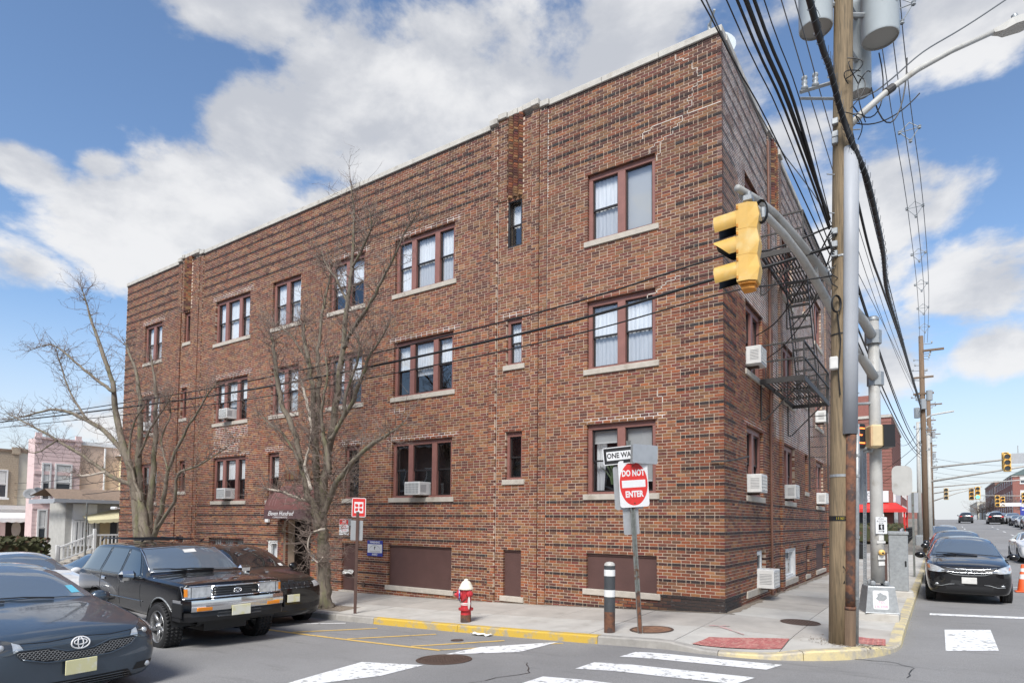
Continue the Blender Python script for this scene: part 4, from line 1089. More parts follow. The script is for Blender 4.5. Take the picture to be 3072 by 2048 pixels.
# ---- awning over the entrance
def awning():
    t = thing('awning', 'maroon rounded canvas awning over the front door reading Eleven Hundred', 'awning', (-13.62, 0, 1.57))
    prof = []
    n = 10; cols = 26; zb = .28; out = .66
    mb = MB(); mb.smooth = True; grid = []
    for i in range(n+1):
        ph = math.pi/2*i/n; o = out*math.cos(ph)+.02; z = zb+.83*math.sin(ph); hw = .52+.62*math.cos(ph)**1.1 if i < n else .52; row = []
        for j in range(cols+1):
            q = 2*j/cols-1; e = 1-max(0, abs(q)-.82)/.18*.55 if i < n else 1; x = q*hw; row.append((x, -(o*(1 if abs(q) < .82 else math.sqrt(max(0, 1-((abs(q)-.82)/.18)**2))*0.9+.1)), z))
        grid.append(row)
    mb.v = [p for r in grid for p in r]; k = cols+1
    mb.f = [(i*k+j, i*k+j+1, (i+1)*k+j+1, (i+1)*k+j) for i in range(n) for j in range(cols)]; mb.c = [None]*len(mb.f)
    can = mb.build('canopy', M['awning'], t)
    mb = MB()          # valance band
    top = grid[0]
    for a, b in zip(top[:-1], top[1:]):
        mb.quad((a[0], a[1]-.004, 0), (b[0], b[1]-.004, 0), (b[0], b[1]-.004, a[2]+.004), (a[0], a[1]-.004, a[2]+.004))
    v = mb.build('valance', M['awning_band'], t)
    mb = MB()          # worn pale seams
    for q in (-.62, -.48, -.36, .1, .5):
        for i in range(1, n-1):
            j = (q+1)/2*cols; j0 = int(j); A = Vector(grid[i][j0]).lerp(Vector(grid[i][j0+1]), j-j0); B = Vector(grid[i+1][j0]).lerp(Vector(grid[i+1][j0+1]), j-j0); o = Vector((0, -.004, .003)); w = Vector((.012, 0, 0)); mb.quad(A-w+o, A+w+o, B+w+o, B-w+o)
    tag(mb.build('seam', mat('faded_seam', (.27,.15,.14), .8), can), kind='stuff')
    text_obj('lettering', 'Eleven Hundred', .20, M['sign_white'], v, frame((-.10, -out-.026, .165), (1,0,0), (0,0,1)), sx=1.0, bold=.002, shear=.42)
    text_obj('lettering', 'CONDOMINIUMS', .072, M['sign_white'], v, frame((-.10, -out-.026, .045), (1,0,0), (0,0,1)), sx=1.35)
    mb = MB()
    for x in (-1.1, 0, 1.1): mb.tube([(x, -.01, 0), (x, -out+.03, .0)], .014, 6)
    mb.tube([(-1.1, -out+.03, 0), (1.1, -out+.03, 0)], .014, 6); mb.build('frame', M['fe'], t)
awning()
# ---- wall signs and small fixtures
def wall_sign(name, label, cat, u0, u1, z0, z1, m, d=.03):
    mb = MB(); bxf(mb, FA, u0, u1, d-.012, d, z0, z1, .004); o = mb.build(name, M[m]); return tag(o, label, cat)
def sign_text(o, txt, u, z, size, m, sx=1.0, d=.0315, bold=0.0, fac=FA): return text_obj('lettering', txt, size, M[m], o, frame(fac.P(u, d, z), -fac.U if fac is FA else fac.U, (0,0,1)), sx=sx, extr=.0008, bold=bold)
def sign_patch(o, name, u0, u1, z0, z1, m, d0=.0302, d1=.0312): mb = MB(); bxf(mb, FA, u0, u1, d0, d1, z0, z1); return mb.build(name, M[m], o)
s = wall_sign('wall_sign', 'small white and red no loitering sign on the brick wall', 'sign', 11.22, 11.66, 1.09, 1.58, 'sign_white')
sign_patch(s, 'red_band', 11.235, 11.645, 1.41, 1.565, 'red'); sign_text(s, 'NO', 11.44, 1.505, .105, 'sign_white', bold=.004, d=.0322); sign_text(s, 'LOITERING', 11.44, 1.435, .05, 'sign_white', d=.0322)
for i, l in enumerate(('UNDER', 'PENALTY', 'OF LAW')): sign_text(s, l, 11.44, 1.36-i*.065, .062, 'red')
s = wall_sign('wall_sign', 'blue and white warning sign between boarded openings', 'sign', 9.76, 10.40, .50, .96, 'sign_blue')
sign_patch(s, 'white_field', 9.78, 10.38, .60, .85, 'sign_white'); sign_text(s, 'WARNING', 10.08, .905, .085, 'sign_white', bold=.003); sign_text(s, 'AVISO', 10.08, .55, .08, 'sign_white', bold=.003)
mb = MB()
arc = [(10.08+.22*math.cos(a), .69+.13*math.sin(a)) for a in [math.pi*i/16 for i in range(17)]]
for (a, b), (c, d) in zip(arc[:-1], arc[1:]): mb.prism([FA.P(a, .0315, b-.006), FA.P(c, .0315, d-.006), FA.P(c, .0315, d+.006), FA.P(a, .0315, b+.006)], (0, -.001, 0))
mb.build('arc_emblem', M['ac_dark'], s); mb = MB(); mb.prism([FA.P(a, .0315, b) for a, b in ((10.10,.78),(10.06,.79),(10.05,.75),(10.09,.72),(10.07,.68),(10.11,.70))], (0, -.001, 0)); mb.build('figure_emblem', M['sign_black'], s)
for i in range(2): sign_patch(s, 'fine_print', 9.86, 10.30, .648-i*.026, .656-i*.026, 'ac_dark', .0312, .0318)
mb = MB(); bxf(mb, FA, 11.05, 11.20, 0, .09, 1.38, 1.59, .01); tag(mb.build('junction_box', M['galv']), 'grey metal box on the wall beside the no loitering sign', 'box')
t = thing('wall_lamp', 'small lamp on the wall under the left end of the awning', 'lamp', (-15.3, 0, 1.46)); mb = MB(); mb.bbox((-.1, -.12, .12), (.1, .0, .22), .01); mb.build('bracket', M['fe'], t); mb = MB(); mb.bbox((-.09, -.11, -.02), (.09, -.01, .119), .015); mb.build('lamp_glass', M['white'], t)
mb = MB(); mb.bbox((-12.82, -.14, .25), (-12.70, -.088, .45), .01); tag(mb.build('intercom', M['alu']), 'grey intercom panel beside the entrance door', 'intercom')
mb = MB(); mb.tube([(-.24, -.06, 2.83), (.1, -.06, 2.82)], .022, 6); mb.tube([(.06, -.07, 2.82), (.12, .5, 2.90), (.10, 1.6, 3.06)], .020, 6); tag(mb.build('sign_bracket', M['fe']), 'bare black iron bracket bolted round the building corner', 'bracket')
t = thing('security_camera', 'white security camera at the far left edge of the building', 'camera', (-26.2, -.05, 1.95)); mb = MB(); mb.tube([(0, .05, 0), (0, -.1, .02)], .03, 8); mb.build('arm', M['white'], t); mb = MB(); mb.bbox((-.30, -.22, -.05), (.10, -.08, .08), .03); mb.build('housing', M['white'], t)
# rag of paper caught on a board
mb = MB(); rng = random.Random(6); g = [[FA.P(11.02+.42*i/6, -.02+.10*rng.random(), -.10+.14*j/3+.03*rng.random()) for j in range(4)] for i in range(7)]
for i in range(6):
    for j in range(3): mb.quad(g[i][j], g[i+1][j], g[i+1][j+1], g[i][j+1])
tag(mb.build('paper_scrap', M['paper']), 'crumpled white paper stuck to the narrow board behind the brown sign post', 'litter')
# ---- things on the roof
def dish(name, x, y, z, r, label, m, az, el=.5):
    t = thing(name, label, 'satellite dish', (x, y, z), az)
    mb = MB(); mb.smooth = True; mb.lathe([(0.001, .0)]+[(r*q, .28*r*q*q) for q in (.25,.5,.75,1)]+[(r*1.0, .28*r+.012), (r*.75, .28*r*.5625+.012), (.001, .012)], 22, M=Matrix.Rotation(math.pi/2+el*0-.45, 4, 'X')); mb.build('reflector', M[m], t)
    mb = MB(); mb.tube([(0, .02, -.9*r), (0, .03, -.1*r), (0, 0, 0)], .022, 6); mb.tube([(0, .02, -.3*r), (0, -.7*r, .1*r)], .014, 6); mb.bbox((-.04, -.78*r, .06*r), (.04, -.66*r, .2*r), .01); mb.build('mast', M['galv'], t); return t
mb = MB(); mb.tube([(-.62, 1.25, ZT-.2), (-.66, 1.2, ZT+1.3)], .045, 8); 
t = thing('satellite_dish', 'large translucent white dish on the roof at the corner', 'satellite dish', (-.66, 1.25, ZT+.62)); mb = MB(); mb.smooth = True
mb.lathe([(.001, 0)]+[(.62*q, .15*q*q) for q in (.25,.5,.75,1)], 28, M=Matrix.Rotation(1.15, 4, 'X') @ Matrix.Rotation(.3, 4, 'Y')); mb.build('reflector', M['transf'], t)
mb = MB(); mb.tube([(0, .05, -.9), (.05, .0, .7)], .05, 8); mb.tube([(-.1, .2, .55), (.25, -.3, .75)], .03, 6); mb.build('mast', M['galv'], t)
def antenna(x, y, h, label, s=1.0):
    t = thing('roof_antenna', label, 'antenna', (x, y, ZT)); mb = MB(); mb.tube([(0, 0, -.2), (.05*s, 0, h)], .02, 6); mb.build('mast', M['galv'], t)
    mb = MB(); mb.tube([(-.7*s, .1, h-.25), (.7*s, -.1, h+.1)], .012, 5)
    for i in range(7): q = i/6; x_ = lerp(-.65, .65, q)*s; z_ = lerp(h-.24, h+.09, q); l = lerp(.5, .25, q)*s; mb.tube([(x_, -l, z_), (x_, l, z_)], .008, 5)
    mb.build('element', M['galv'], t)
antenna(-21.9, 2.6, 1.5, 'thin television antenna on the roof left of the middle, with a long boom'); antenna(-23.3, 1.8, .95, 'short second antenna on the roof near the left stepped coping', .7)
# ------------------------------------------------------------------ bare street trees
def unpx(u, v, y):
    """point at depth plane y seen at (u, v) of a 2352 wide print: used once to size the limbs"""
    k = 3072/2352; f = 1866.7; d = _f+_r2*((u*k-1536)/f)+_u2*((1472.8-v*k)/f); t = (y-CAM.y)/d.y; return CAM+d*t
def tree(name, label, base, y0, limbs, seed, px, dens=1.0, suck=0):
    rng = random.Random(seed); t = thing(name, label, 'tree', base, 0, 'bare street trees along the kerb'); B = Vector(base)
    tw = MB(); first = True; ends = []
    for (pts, dy0, dy1, m) in limbs:
        P = []; Rr = []; n = len(pts); L = 0
        for i, (u, v, r) in enumerate(pts):
            y = y0+lerp(dy0, dy1, i/max(1, n-1)); P.append(unpx(u, v, y)-B); Rr.append(r/px*(P[-1]+B-CAM).dot(_f)/15)
        # smooth and roughen
        Q = []; S = []
        for i in range(n-1):
            p0, p1, p2, p3 = P[max(0, i-1)], P[i], P[i+1], P[min(n-1, i+2)]
            for k in range(4):
                s = k/4; c = .5*((2*p1)+(p2-p0)*s+(2*p0-5*p1+4*p2-p3)*s*s+(3*p1-p0-3*p2+p3)*s**3); r = lerp(Rr[i], Rr[i+1], s)
                c += Vector((rng.uniform(-1, 1), rng.uniform(-1, 1), rng.uniform(-.4, .4)))*min(.035, r*.55); Q.append(c); S.append(r*rng.uniform(.92, 1.1))
        Q.append(P[-1]); S.append(Rr[-1]); mb = MB(); mb.smooth = True
        mb.tube(Q, S, 10 if Rr[0] > .08 else 7); mb.build('trunk' if first else 'limb', M[m], t); first = False
        # shoots
        for i in range(2, len(Q)):
            if S[i] > .085 and rng.random() > .45: continue
            k = rng.choice((2, 3, 3, 4, 5)) if rng.random() < dens else 0
            if i > len(Q)-6: k += 1
            d = (Q[i]-Q[i-1]).normalized()
            for _ in range(k):
                o = Vector((rng.gauss(0, 1), rng.gauss(0, 1), rng.gauss(.35, .7))).normalized(); dr = (d*.55+o).normalized(); shoot(tw, rng, Q[i], dr, rng.uniform(.25, .95), min(.0095, S[i]*.5), 0)
    for i in range(suck): z = rng.uniform(1.7, 4.2); a = rng.uniform(0, 6.28); p = Vector((.22*math.cos(a)+rng.uniform(-.25, .25), .2*math.sin(a), z)); shoot(tw, rng, p, Vector((math.cos(a), math.sin(a), rng.uniform(-.3, 1.1))).normalized(), rng.uniform(.4, 1.1), .008, 0)
    tag(tw.build('twigs', M['twig'], t), kind='stuff')
    return t
def shoot(mb, rng, p, d, ln, r, lv):
    n = 4; pts = [p]; q = p.copy(); dd = d.copy()
    for i in range(n):
        dd = (dd+Vector((rng.gauss(0, .22), rng.gauss(0, .22), rng.gauss(.06, .2)))).normalized(); q = q+dd*ln/n; pts.append(q.copy())
        if lv < 2 and rng.random() < (.9 if lv == 0 else .5):
            o = (dd*.6+Vector((rng.gauss(0, .8), rng.gauss(0, .8), rng.gauss(.1, .6)))).normalized(); shoot(mb, rng, q.copy(), o, ln*rng.uniform(.25, .6), r*.6, lv+1)
    mb.tube(pts, [r, r*.85, r*.65, r*.5, r*.25], 4 if lv == 0 else 3, cap=False)
T1 = [([(748,1396,26),(746,1370,19),(745,1300,16),(741,1240,15),(738,1195,16),(738,1170,13)],0,0,'bark'),
 ([(736,1215,10),(722,1165,10),(705,1130,9),(690,1060,8),(672,985,7.5),(646,925,6.5),(635,860,6),(628,800,5),(625,774,3)],-.1,-.6,'bark'),
 ([(738,1200,11),(728,1090,10),(722,990,9),(718,900,7),(707,830,6),(697,765,4.5),(699,740,2.5)],.1,.2,'bark'),
 ([(740,1190,12),(747,1100,11),(760,1000,10),(775,900,8.5),(789,800,7),(799,700,6),(806,620,5),(812,540,3.5),(813,480,2),(806,430,1)],.1,-.1,'bark'),
 ([(789,800,6),(812,755,5),(836,720,5),(870,660,4),(905,592,3),(935,525,2),(962,488,1)],-.1,-.8,'bark'),
 ([(742,1195,9),(768,1120,8),(800,1070,7),(850,1022,6),(888,1000,4),(926,972,2)],0,-.5,'bark'),
 ([(762,1000,7),(800,940,6),(832,860,5),(852,812,3.5),(880,770,2),(892,745,1)],0,-.4,'bark'),
 ([(727,1010,7),(733,900,6),(729,820,5),(737,750,4),(746,690,3),(757,640,2),(762,590,1)],.2,.6,'bark'),
 ([(690,1065,4),(652,1000,3),(622,975,2),(586,942,1)],-.4,-.8,'bark'),
 ([(705,1150,5),(682,1143,5),(650,1130,4),(612,1122,2)],-.2,-.5,'deadwood'),
 ([(800,700,4),(772,640,3),(750,610,2),(738,575,1)],0,.4,'bark'), ([(806,620,4),(835,565,3),(853,520,2),(848,480,1)],0,-.4,'bark'),
 ([(757,1090,7),(742,1000,6),(738,940,4),(752,870,3),(748,820,2)],-.3,-.3,'bark'), ([(707,830,3),(668,770,2.4),(640,752,1.4),(612,735,.8)],.1,.3,'bark'),
 ([(760,1010,6),(785,960,5),(800,890,4),(824,820,3),(822,770,1.5)],-.3,-.6,'bark'), ([(720,1010,3),(712,960,4),(700,905,4),(690,870,2)],-.3,-.4,'deadwood'),
 ([(716,1125,5),(700,1070,4),(712,1020,3),(716,985,2)],-.4,-.4,'deadwood'), ([(745,1215,4),(715,1225,2.2),(708,1262,2),(728,1290,1.8),(742,1278,1.6)],-.35,-.35,'deadwood')]
tree('bare_tree', 'leafless grey tree with broken limbs beside the entrance awning', (-8.985, -2.65, zs(-8.985, -2.65)-.02), -2.65, T1, 21, 114, 1.0, 150)
T2 = [([(338,1420,26),(338,1330,21),(336,1250,17),(330,1190,14),(318,1130,10)],0,0,'bark'),
 ([(322,1255,17),(310,1150,13),(291,1050,11),(266,960,9),(262,900,7),(241,820,5.5),(211,740,3.5),(196,690,2),(186,656,1)],0,-.6,'bark'),
 ([(291,1050,8),(252,1000,7),(201,965,5.5),(131,940,3.6),(70,952,2.4),(14,966,1)],-.1,-1.2,'bark'),
 ([(311,1115,7),(251,1090,6),(191,1046,5),(131,1010,4),(81,982,3),(18,950,1.2)],0,-1.4,'bark'),
 ([(333,1255,14),(325,1150,11),(318,1050,9),(323,960,7),(316,880,5),(301,820,3.6),(286,786,1.6)],.1,.3,'bark'),
 ([(342,1250,12),(346,1150,10),(353,1050,8),(359,950,6),(356,880,4),(346,815,1.8)],.2,.4,'bark'),
 ([(352,1232,8),(376,1150,6.5),(386,1080,5),(421,1000,4),(451,950,3),(481,900,2),(503,878,1)],0,-.4,'bark'),
 ([(360,1212,6),(401,1150,5),(409,1090,4),(451,1070,3),(502,1040,2),(540,1012,1)],-.2,-.8,'bark'),
 ([(262,900,5),(216,868,4),(171,830,3),(121,792,2),(72,803,1)],-.4,-1.2,'bark'), ([(201,965,3.4),(160,900,2.6),(140,840,1.8),(128,800,1)],-.6,-1.0,'bark'),
 ([(241,1083,2.6),(200,1092,3.6),(176,1090,2.4)],-.6,-.8,'deadwood'), ([(325,1150,4),(298,1060,4),(305,980,3),(332,930,2)],-.3,-.2,'bark'),
 ([(386,1080,3),(370,1010,2.6),(392,950,2),(380,900,1)],-.2,0,'bark'), ([(318,1050,4),(345,985,3),(375,940,2),(398,900,1)],-.1,-.3,'bark'), ([(131,1010,2.4),(80,1040,1.6),(36,1020,.8)],-.9,-1.3,'bark')]
tree('bare_tree', 'leafless tree with many stems in front of the left end of the building', (-18.3, -2.6, zs(-18.3, -2.6)-.02), -2.6, T2, 5, 127, 1.0)
# ------------------------------------------------------------------ vehicles
ST_SEDAN = [(2.40,.30,.58,.66,.48,.60,.62,.54,.69,.71),(2.35,.20,.78,.845,.48,.79,.715,.68,.765,.795),(2.18,.18,.85,.895,.48,.86,.765,.75,.82,.865),(1.80,.18,.86,.90,.55,.875,.84,.76,.895,.925),(1.35,.18,.87,.91,.60,.89,.92,.76,.965,.99),
 (1.02,.18,.87,.91,.60,.89,.945,.75,.995,1.03),(.62,.18,.87,.91,.62,.885,.955,.66,1.19,1.235),(.18,.18,.87,.91,.62,.88,.96,.575,1.365,1.415),(-.35,.18,.87,.91,.62,.88,.97,.57,1.405,1.46),(-.95,.18,.87,.91,.62,.88,.98,.565,1.355,1.41),
 (-1.45,.18,.87,.91,.62,.875,.985,.61,1.175,1.22),(-1.78,.19,.87,.905,.62,.865,.985,.68,1.045,1.08),(-2.15,.22,.84,.88,.62,.84,.98,.70,1.02,1.045),(-2.34,.28,.74,.80,.62,.76,.92,.62,.975,.99),(-2.42,.36,.45,.52,.6,.5,.75,.40,.82,.84)]
ST_SUV = [(2.26,.34,.45,.55,.55,.5,.74,.42,.82,.84),(2.21,.25,.72,.79,.58,.76,.82,.64,.90,.925),(2.05,.22,.83,.88,.6,.84,.88,.74,.96,.99),(1.65,.22,.86,.905,.65,.875,.98,.76,1.05,1.08),(1.2,.22,.87,.915,.7,.885,1.04,.77,1.11,1.145),
 (.95,.22,.87,.915,.7,.885,1.06,.765,1.135,1.17),(.55,.22,.87,.915,.72,.88,1.075,.69,1.34,1.385),(.10,.22,.87,.915,.72,.875,1.085,.615,1.555,1.61),(-.45,.22,.87,.915,.72,.875,1.09,.61,1.60,1.68),(-1.3,.22,.87,.915,.72,.87,1.10,.60,1.575,1.65),
 (-1.85,.24,.86,.91,.72,.86,1.10,.57,1.50,1.565),(-2.12,.27,.83,.88,.72,.82,1.08,.60,1.28,1.33),(-2.25,.33,.74,.80,.7,.76,1.0,.62,1.08,1.11),(-2.30,.40,.5,.55,.65,.5,.8,.42,.92,.95)]
ST_BOX = [(2.09,.57,.72,.765,.74,.75,.93,.71,1.005,1.015),(2.05,.52,.78,.81,.75,.795,1.0,.75,1.045,1.06),(1.90,.47,.79,.835,.77,.815,1.025,.765,1.06,1.085),(1.35,.44,.80,.845,.78,.825,1.045,.775,1.08,1.105),(.92,.43,.80,.845,.78,.825,1.055,.775,1.085,1.115),
 (.80,.43,.80,.845,.78,.825,1.06,.765,1.12,1.15),(.50,.43,.80,.845,.78,.825,1.065,.70,1.315,1.345),(.17,.43,.80,.845,.78,.825,1.07,.645,1.505,1.545),(-.05,.43,.80,.845,.78,.825,1.075,.64,1.54,1.59),(-.8,.43,.80,.845,.78,.825,1.08,.64,1.555,1.61),(-1.7,.43,.80,.845,.78,.825,1.08,.635,1.545,1.60),
 (-2.0,.45,.79,.84,.78,.815,1.075,.62,1.49,1.545),(-2.24,.50,.77,.82,.78,.79,1.05,.66,1.20,1.24),(-2.33,.52,.70,.76,.78,.74,1.0,.68,1.06,1.08)]
def paint(name, c, metal=0.0, rough=.22): return mat(name, c, rough, metal, coat=1.0, spec=.15, var=.05, vscale=2.0)
CARMESH = {}
class Car:
    def __init__(s, label, cat, st, pt, loc, yaw, scale, wheels, name='parked_car', group=None, lv=3, arch=1.14):
        s.t = thing(name, label, cat, loc, yaw, group); s.t.scale = (scale,)*3; s.wb = wheels
        mb = MB(); n = len(st)
        for (x, zb, wl, wm, zm, ws, zsd, wr, zre, zc) in st:
            h = [(0, zb), (wl*.55, zb), (wl*.93, zb+.015), (wl, zb+.10), (wm, zm), (ws, zsd), ((wr+ws)/2*.5+wr*.5, lerp(zsd, zre, .72)), (wr, zre), (wr*.55, lerp(zre, zc, .75)), (0, zc)]
            mb.v += [(x, y, z) for y, z in h]+[(x, -y, z) for y, z in h[1:-1]]
        K = 18
        loop = list(range(10))+[9+8-i for i in range(8)]   # right half going down: indices 10..17 mirror 1..8
        loop = list(range(10))+[10+i for i in range(7, -1, -1)]
        for i in range(n-1):
            for k in range(K): mb.f.append((i*K+loop[k], (i+1)*K+loop[k], (i+1)*K+loop[(k+1) % K], i*K+loop[(k+1) % K])); mb.c.append(None)
        for i, fl in ((0, False), (n-1, True)):
            for k in range(9):
                l = [k, k+1]; r = [(0 if q == 0 else 9 if q == 9 else 9+q) for q in (k+1, k)]
                q = [i*K+l[0], i*K+l[1], i*K+r[0], i*K+r[1]]; q = list(dict.fromkeys(q)); mb.f.append(tuple(q if fl else q[::-1])); mb.c.append(None)
        me = mb.mesh('body', pt); o = bpy.data.objects.new('body', me); col.objects.link(o)
        bm = bmesh.new(); bm.from_mesh(me); bmesh.ops.recalc_face_normals(bm, faces=bm.faces[:])
        cl = bm.edges.layers.float.get('crease_edge') or bm.edges.layers.float.new('crease_edge')
        for e in bm.edges:
            a, b = e.verts[0].index % K, e.verts[1].index % K
            if a == b and st is ST_BOX and a in (5, 14, 7, 16, 3, 12): e[cl] = {5: .8, 14: .8, 7: .45, 16: .45}.get(a, .5)
            elif a == b and a in (5, 14): e[cl] = .3
            elif st is ST_BOX and e.verts[0].index//K == e.verts[1].index//K and e.verts[0].index//K in (1, n-2): e[cl] = .6
        bm.to_mesh(me); bm.free()
        md = o.modifiers.new('s', 'SUBSURF'); md.levels = lv; md.render_levels = lv
        dg = bpy.context.evaluated_depsgraph_get(); me2 = bpy.data.meshes.new_from_object(o.evaluated_get(dg)); bpy.data.objects.remove(o)
        bm = bmesh.new(); bm.from_mesh(me2)
        s.bvh = BVHTree.FromBMesh(bm)
        kill = []; s.arch = []
        for (xw, r) in wheels:
            ra = r*arch; rc = r
            for f in bm.faces:
                c = f.calc_center_median()
                if abs(c.y) > .50 and math.hypot(c.x-xw, c.z-rc) < ra and c.z < rc+ra: kill.append(f)
            s.arch.append((xw, rc, ra))
        kset = set(kill); bv = set()
        for f in kill:
            for v in f.verts:
                if any(g not in kset for g in v.link_faces): bv.add(v)
        bmesh.ops.delete(bm, geom=kill, context='FACES')
        for v in bv:
            if not v.is_valid or abs(v.co.y) < .6: continue
            xw, rc, ra = min(s.arch, key=lambda a: abs(v.co.x-a[0])); d = math.hypot(v.co.x-xw, v.co.z-rc)
            if d > 1e-4 and v.co.z > rc-.15: v.co.x = xw+(v.co.x-xw)*ra/d; v.co.z = rc+(v.co.z-rc)*ra/d
        bm.to_mesh(me2); bm.free(); me2.shade_smooth(); me2.name = 'body'
        s.body = bpy.data.objects.new('body', me2); col.objects.link(s.body); s.body.parent = s.t
        mb = MB(); mb.smooth = True
        for (xw, rc, ra) in s.arch:
            for sd in (-1, 1):
                mb = MB(); mb.smooth = True; A = [(xw+(ra+.02)*math.cos(a), sd*.42, rc+(ra+.02)*math.sin(a)) for a in [math.pi*(.02+.96*i/16) for i in range(17)]]
                B = [(x, sd*.845 if abs(sd) else 0, z) for x, y, z in A]
                for i in range(16): mb.quad(A[i], A[i+1], B[i+1], B[i])
                mb.add([(xw, sd*.44, rc)]+A, [(0, i+1, i+2) for i in range(16)]); mb.build('wheel_well', M['black'], s.t)
        mb = MB(); zb = min(q[1] for q in st); mb.box((-2.0, -.5, zb-.02), (1.9, .5, zb+.12)); mb.build('underbody', M['black'], s.t)
    def cast(s, p, ax, sg=1):
        """2D point -> surface; ax: 's' side (x,z), 'f' front (y,z), 't' top (x,y), 'r' rear"""
        if ax == 's': o, d = Vector((p[0], 3*sg, p[1])), Vector((0, -sg, 0))
        elif ax == 'f': o, d = Vector((4, p[0], p[1])), Vector((-1, 0, 0))
        elif ax == 'r': o, d = Vector((-4, p[0], p[1])), Vector((1, 0, 0))
        else: o, d = Vector((p[0], p[1], 4)), Vector((0, 0, -1))
        h, nn, i, dd = s.bvh.ray_cast(o, d)
        if h is None: h, nn, i, dd = s.bvh.find_nearest(o+d*(4-2.2 if ax != 's' else 2.2))
        if nn.dot(d) > 0: nn = -nn
        return h, nn
    def patch(s, name, bot, top, m, ax='s', sg=1, n=12, k=5, off=.004, parent=None, label=None):
        def res(pl, n):
            pl = [Vector((p[0], p[1], 0)) for p in pl]; L = [0]
            for a, b in zip(pl[:-1], pl[1:]): L.append(L[-1]+(b-a).length)
            out = []
            for i in range(n+1):
                t = L[-1]*i/n; j = max(q for q in range(len(L)-1) if L[q] <= t+1e-9) if t < L[-1] else len(L)-2
                out.append(pl[j].lerp(pl[j+1], (t-L[j])/max(1e-9, L[j+1]-L[j])))
            return out
        B, T = res(bot, n), res(top, n); mb = MB(); mb.smooth = True
        for j in range(k+1):
            for i in range(n+1):
                p = B[i].lerp(T[i], j/k); h, nn = s.cast(p, ax, sg); mb.v.append(tuple(h+nn*off))
        mb.f = [(j*(n+1)+i, j*(n+1)+i+1, (j+1)*(n+1)+i+1, (j+1)*(n+1)+i) for j in range(k) for i in range(n)]; mb.c = [None]*len(mb.f)
        # thin edge down to the bodywork
        o = mb.build(name, m if not isinstance(m, str) else M[m], parent or s.t)
        if label: o['label'] = label
        return o
    def strip(s, name, pts, w, m, ax='s', sg=1, off=.004, parent=None, n=6, closed=False):
        P = []
        if closed: pts = list(pts)+[pts[0]]
        for a, b in zip(pts[:-1], pts[1:]):
            kk = max(1, int(math.hypot(b[0]-a[0], b[1]-a[1])/.10))
            for q in range(kk): P.append((lerp(a[0], b[0], q/kk), lerp(a[1], b[1], q/kk)))
        P.append(pts[-1]); mb = MB(); mb.smooth = True
        mb.tube([s.cast(p, ax, sg)[0]+s.cast(p, ax, sg)[1]*off for p in P], w, 6); return mb.build(name, M[m] if isinstance(m, str) else m, parent or s.t)
    def wheels(s, wt, track, style='five', rim='alloy'):
        for (xw, r) in s.wb:
            for sd in (1, -1):
                key = (r, wt, style, rim)
                w = thing_part('wheel', s.t, (xw, sd*track/2, r), 0 if sd > 0 else math.pi)
                if key not in CARMESH:
                    a = MB(); a.smooth = True; RX = Matrix.Rotation(-math.pi/2, 4, 'X'); ri = r*.66
                    a.lathe([(ri, -wt/2+.02), (r*.90, -wt/2), (r*.975, -wt/2+.025), (r, -wt/2+.06), (r, wt/2-.06), (r*.975, wt/2-.025), (r*.90, wt/2), (ri, wt/2-.02)], 36, M=RX)
                    for i in range(40):       # tread blocks
                        an = 2*math.pi*i/40; Q = RX @ Matrix.Rotation(an, 4, 'Z')
                        for z in (-wt*.36, -wt*.12, wt*.12, wt*.36): a.box((r-.006, -r*.055, z-wt*.09), (r+.004, r*.055, z+wt*.09), Q)
                    tm = a.mesh('tyre', M['rubber'])
                    b = MB(); b.smooth = True; b.lathe([(ri, -wt/2+.02), (ri*.96, wt*.1), (ri*.97, wt/2-.03), (ri*1.01, wt/2-.012), (ri*1.02, wt/2-.02)], 36, M=RX)
                    ns = 5 if style != 'multi' else 10
                    for i in range(ns):
                        Q = RX @ Matrix.Rotation(2*math.pi*(i+.25)/ns, 4, 'Z'); wd = ri*(.15 if style == 'five' else .09 if style == 'multi' else .2)
                        b.prism([Q @ Vector(p) for p in ((ri*.12, -wd, wt/2-.05), (ri*.97, -wd*.75, wt/2-.028), (ri*.97, wd*.75, wt/2-.028), (ri*.12, wd, wt/2-.05))], (RX @ Vector((0, 0, -.035))))
                    b.lathe([(.0001, wt/2-.012), (ri*.20, wt/2-.014), (ri*.26, wt/2-.05)], 18, M=RX)
                    rm = b.mesh('rim', M[rim])
                    c = MB(); c.lathe([(ri*.95, -.02), (.001, -.02)], 24, M=RX); c.lathe([(.001, wt/2-.004), (ri*.11, wt/2-.006), (ri*.15, wt/2-.02)], 14, M=RX); hm = c.mesh('hub', M['lens_dark'])
                    CARMESH[key] = (tm, rm, hm)
                for nme, me in zip(('tyre', 'rim', 'hub'), CARMESH[key]):
                    q = bpy.data.objects.new(nme, me); col.objects.link(q); q.parent = w
    def mirrors(s, x, y, z, m, sz=(.11, .22, .15)):
        for sd in (1, -1):
            mb = MB(); mb.smooth = True; mb.ellipsoid((x, sd*(y+.02), z), (sz[0]*.62, sz[1]*.56, sz[2]*.58), 14, 10); h = mb.build('mirror', M[m] if isinstance(m, str) else m, s.t)
            mb = MB(); mb.tube([(x+.05, sd*(y-.16), z-.06), (x+.01, sd*(y-.02), z-.03)], .028, 6); mb.build('mirror_arm', M['black'], h)
    def plate(s, x, z, m='plate', w=.305, h=.155):
        mb = MB(); mb.bbox((x-.012, -w/2, z-h/2), (x, w/2, z+h/2), .004); return mb.build('number_plate', M[m], s.t)
    def wiper(s, a, b):
        A, B = s.cast(a, 'f'), s.cast(b, 'f'); mb = MB(); mb.tube([A[0]+A[1]*.02, A[0].lerp(B[0], .5)+B[1]*.03, B[0]+B[1]*.014], [.012, .009, .006], 6); mb.build('wiper', M['black'], s.t)
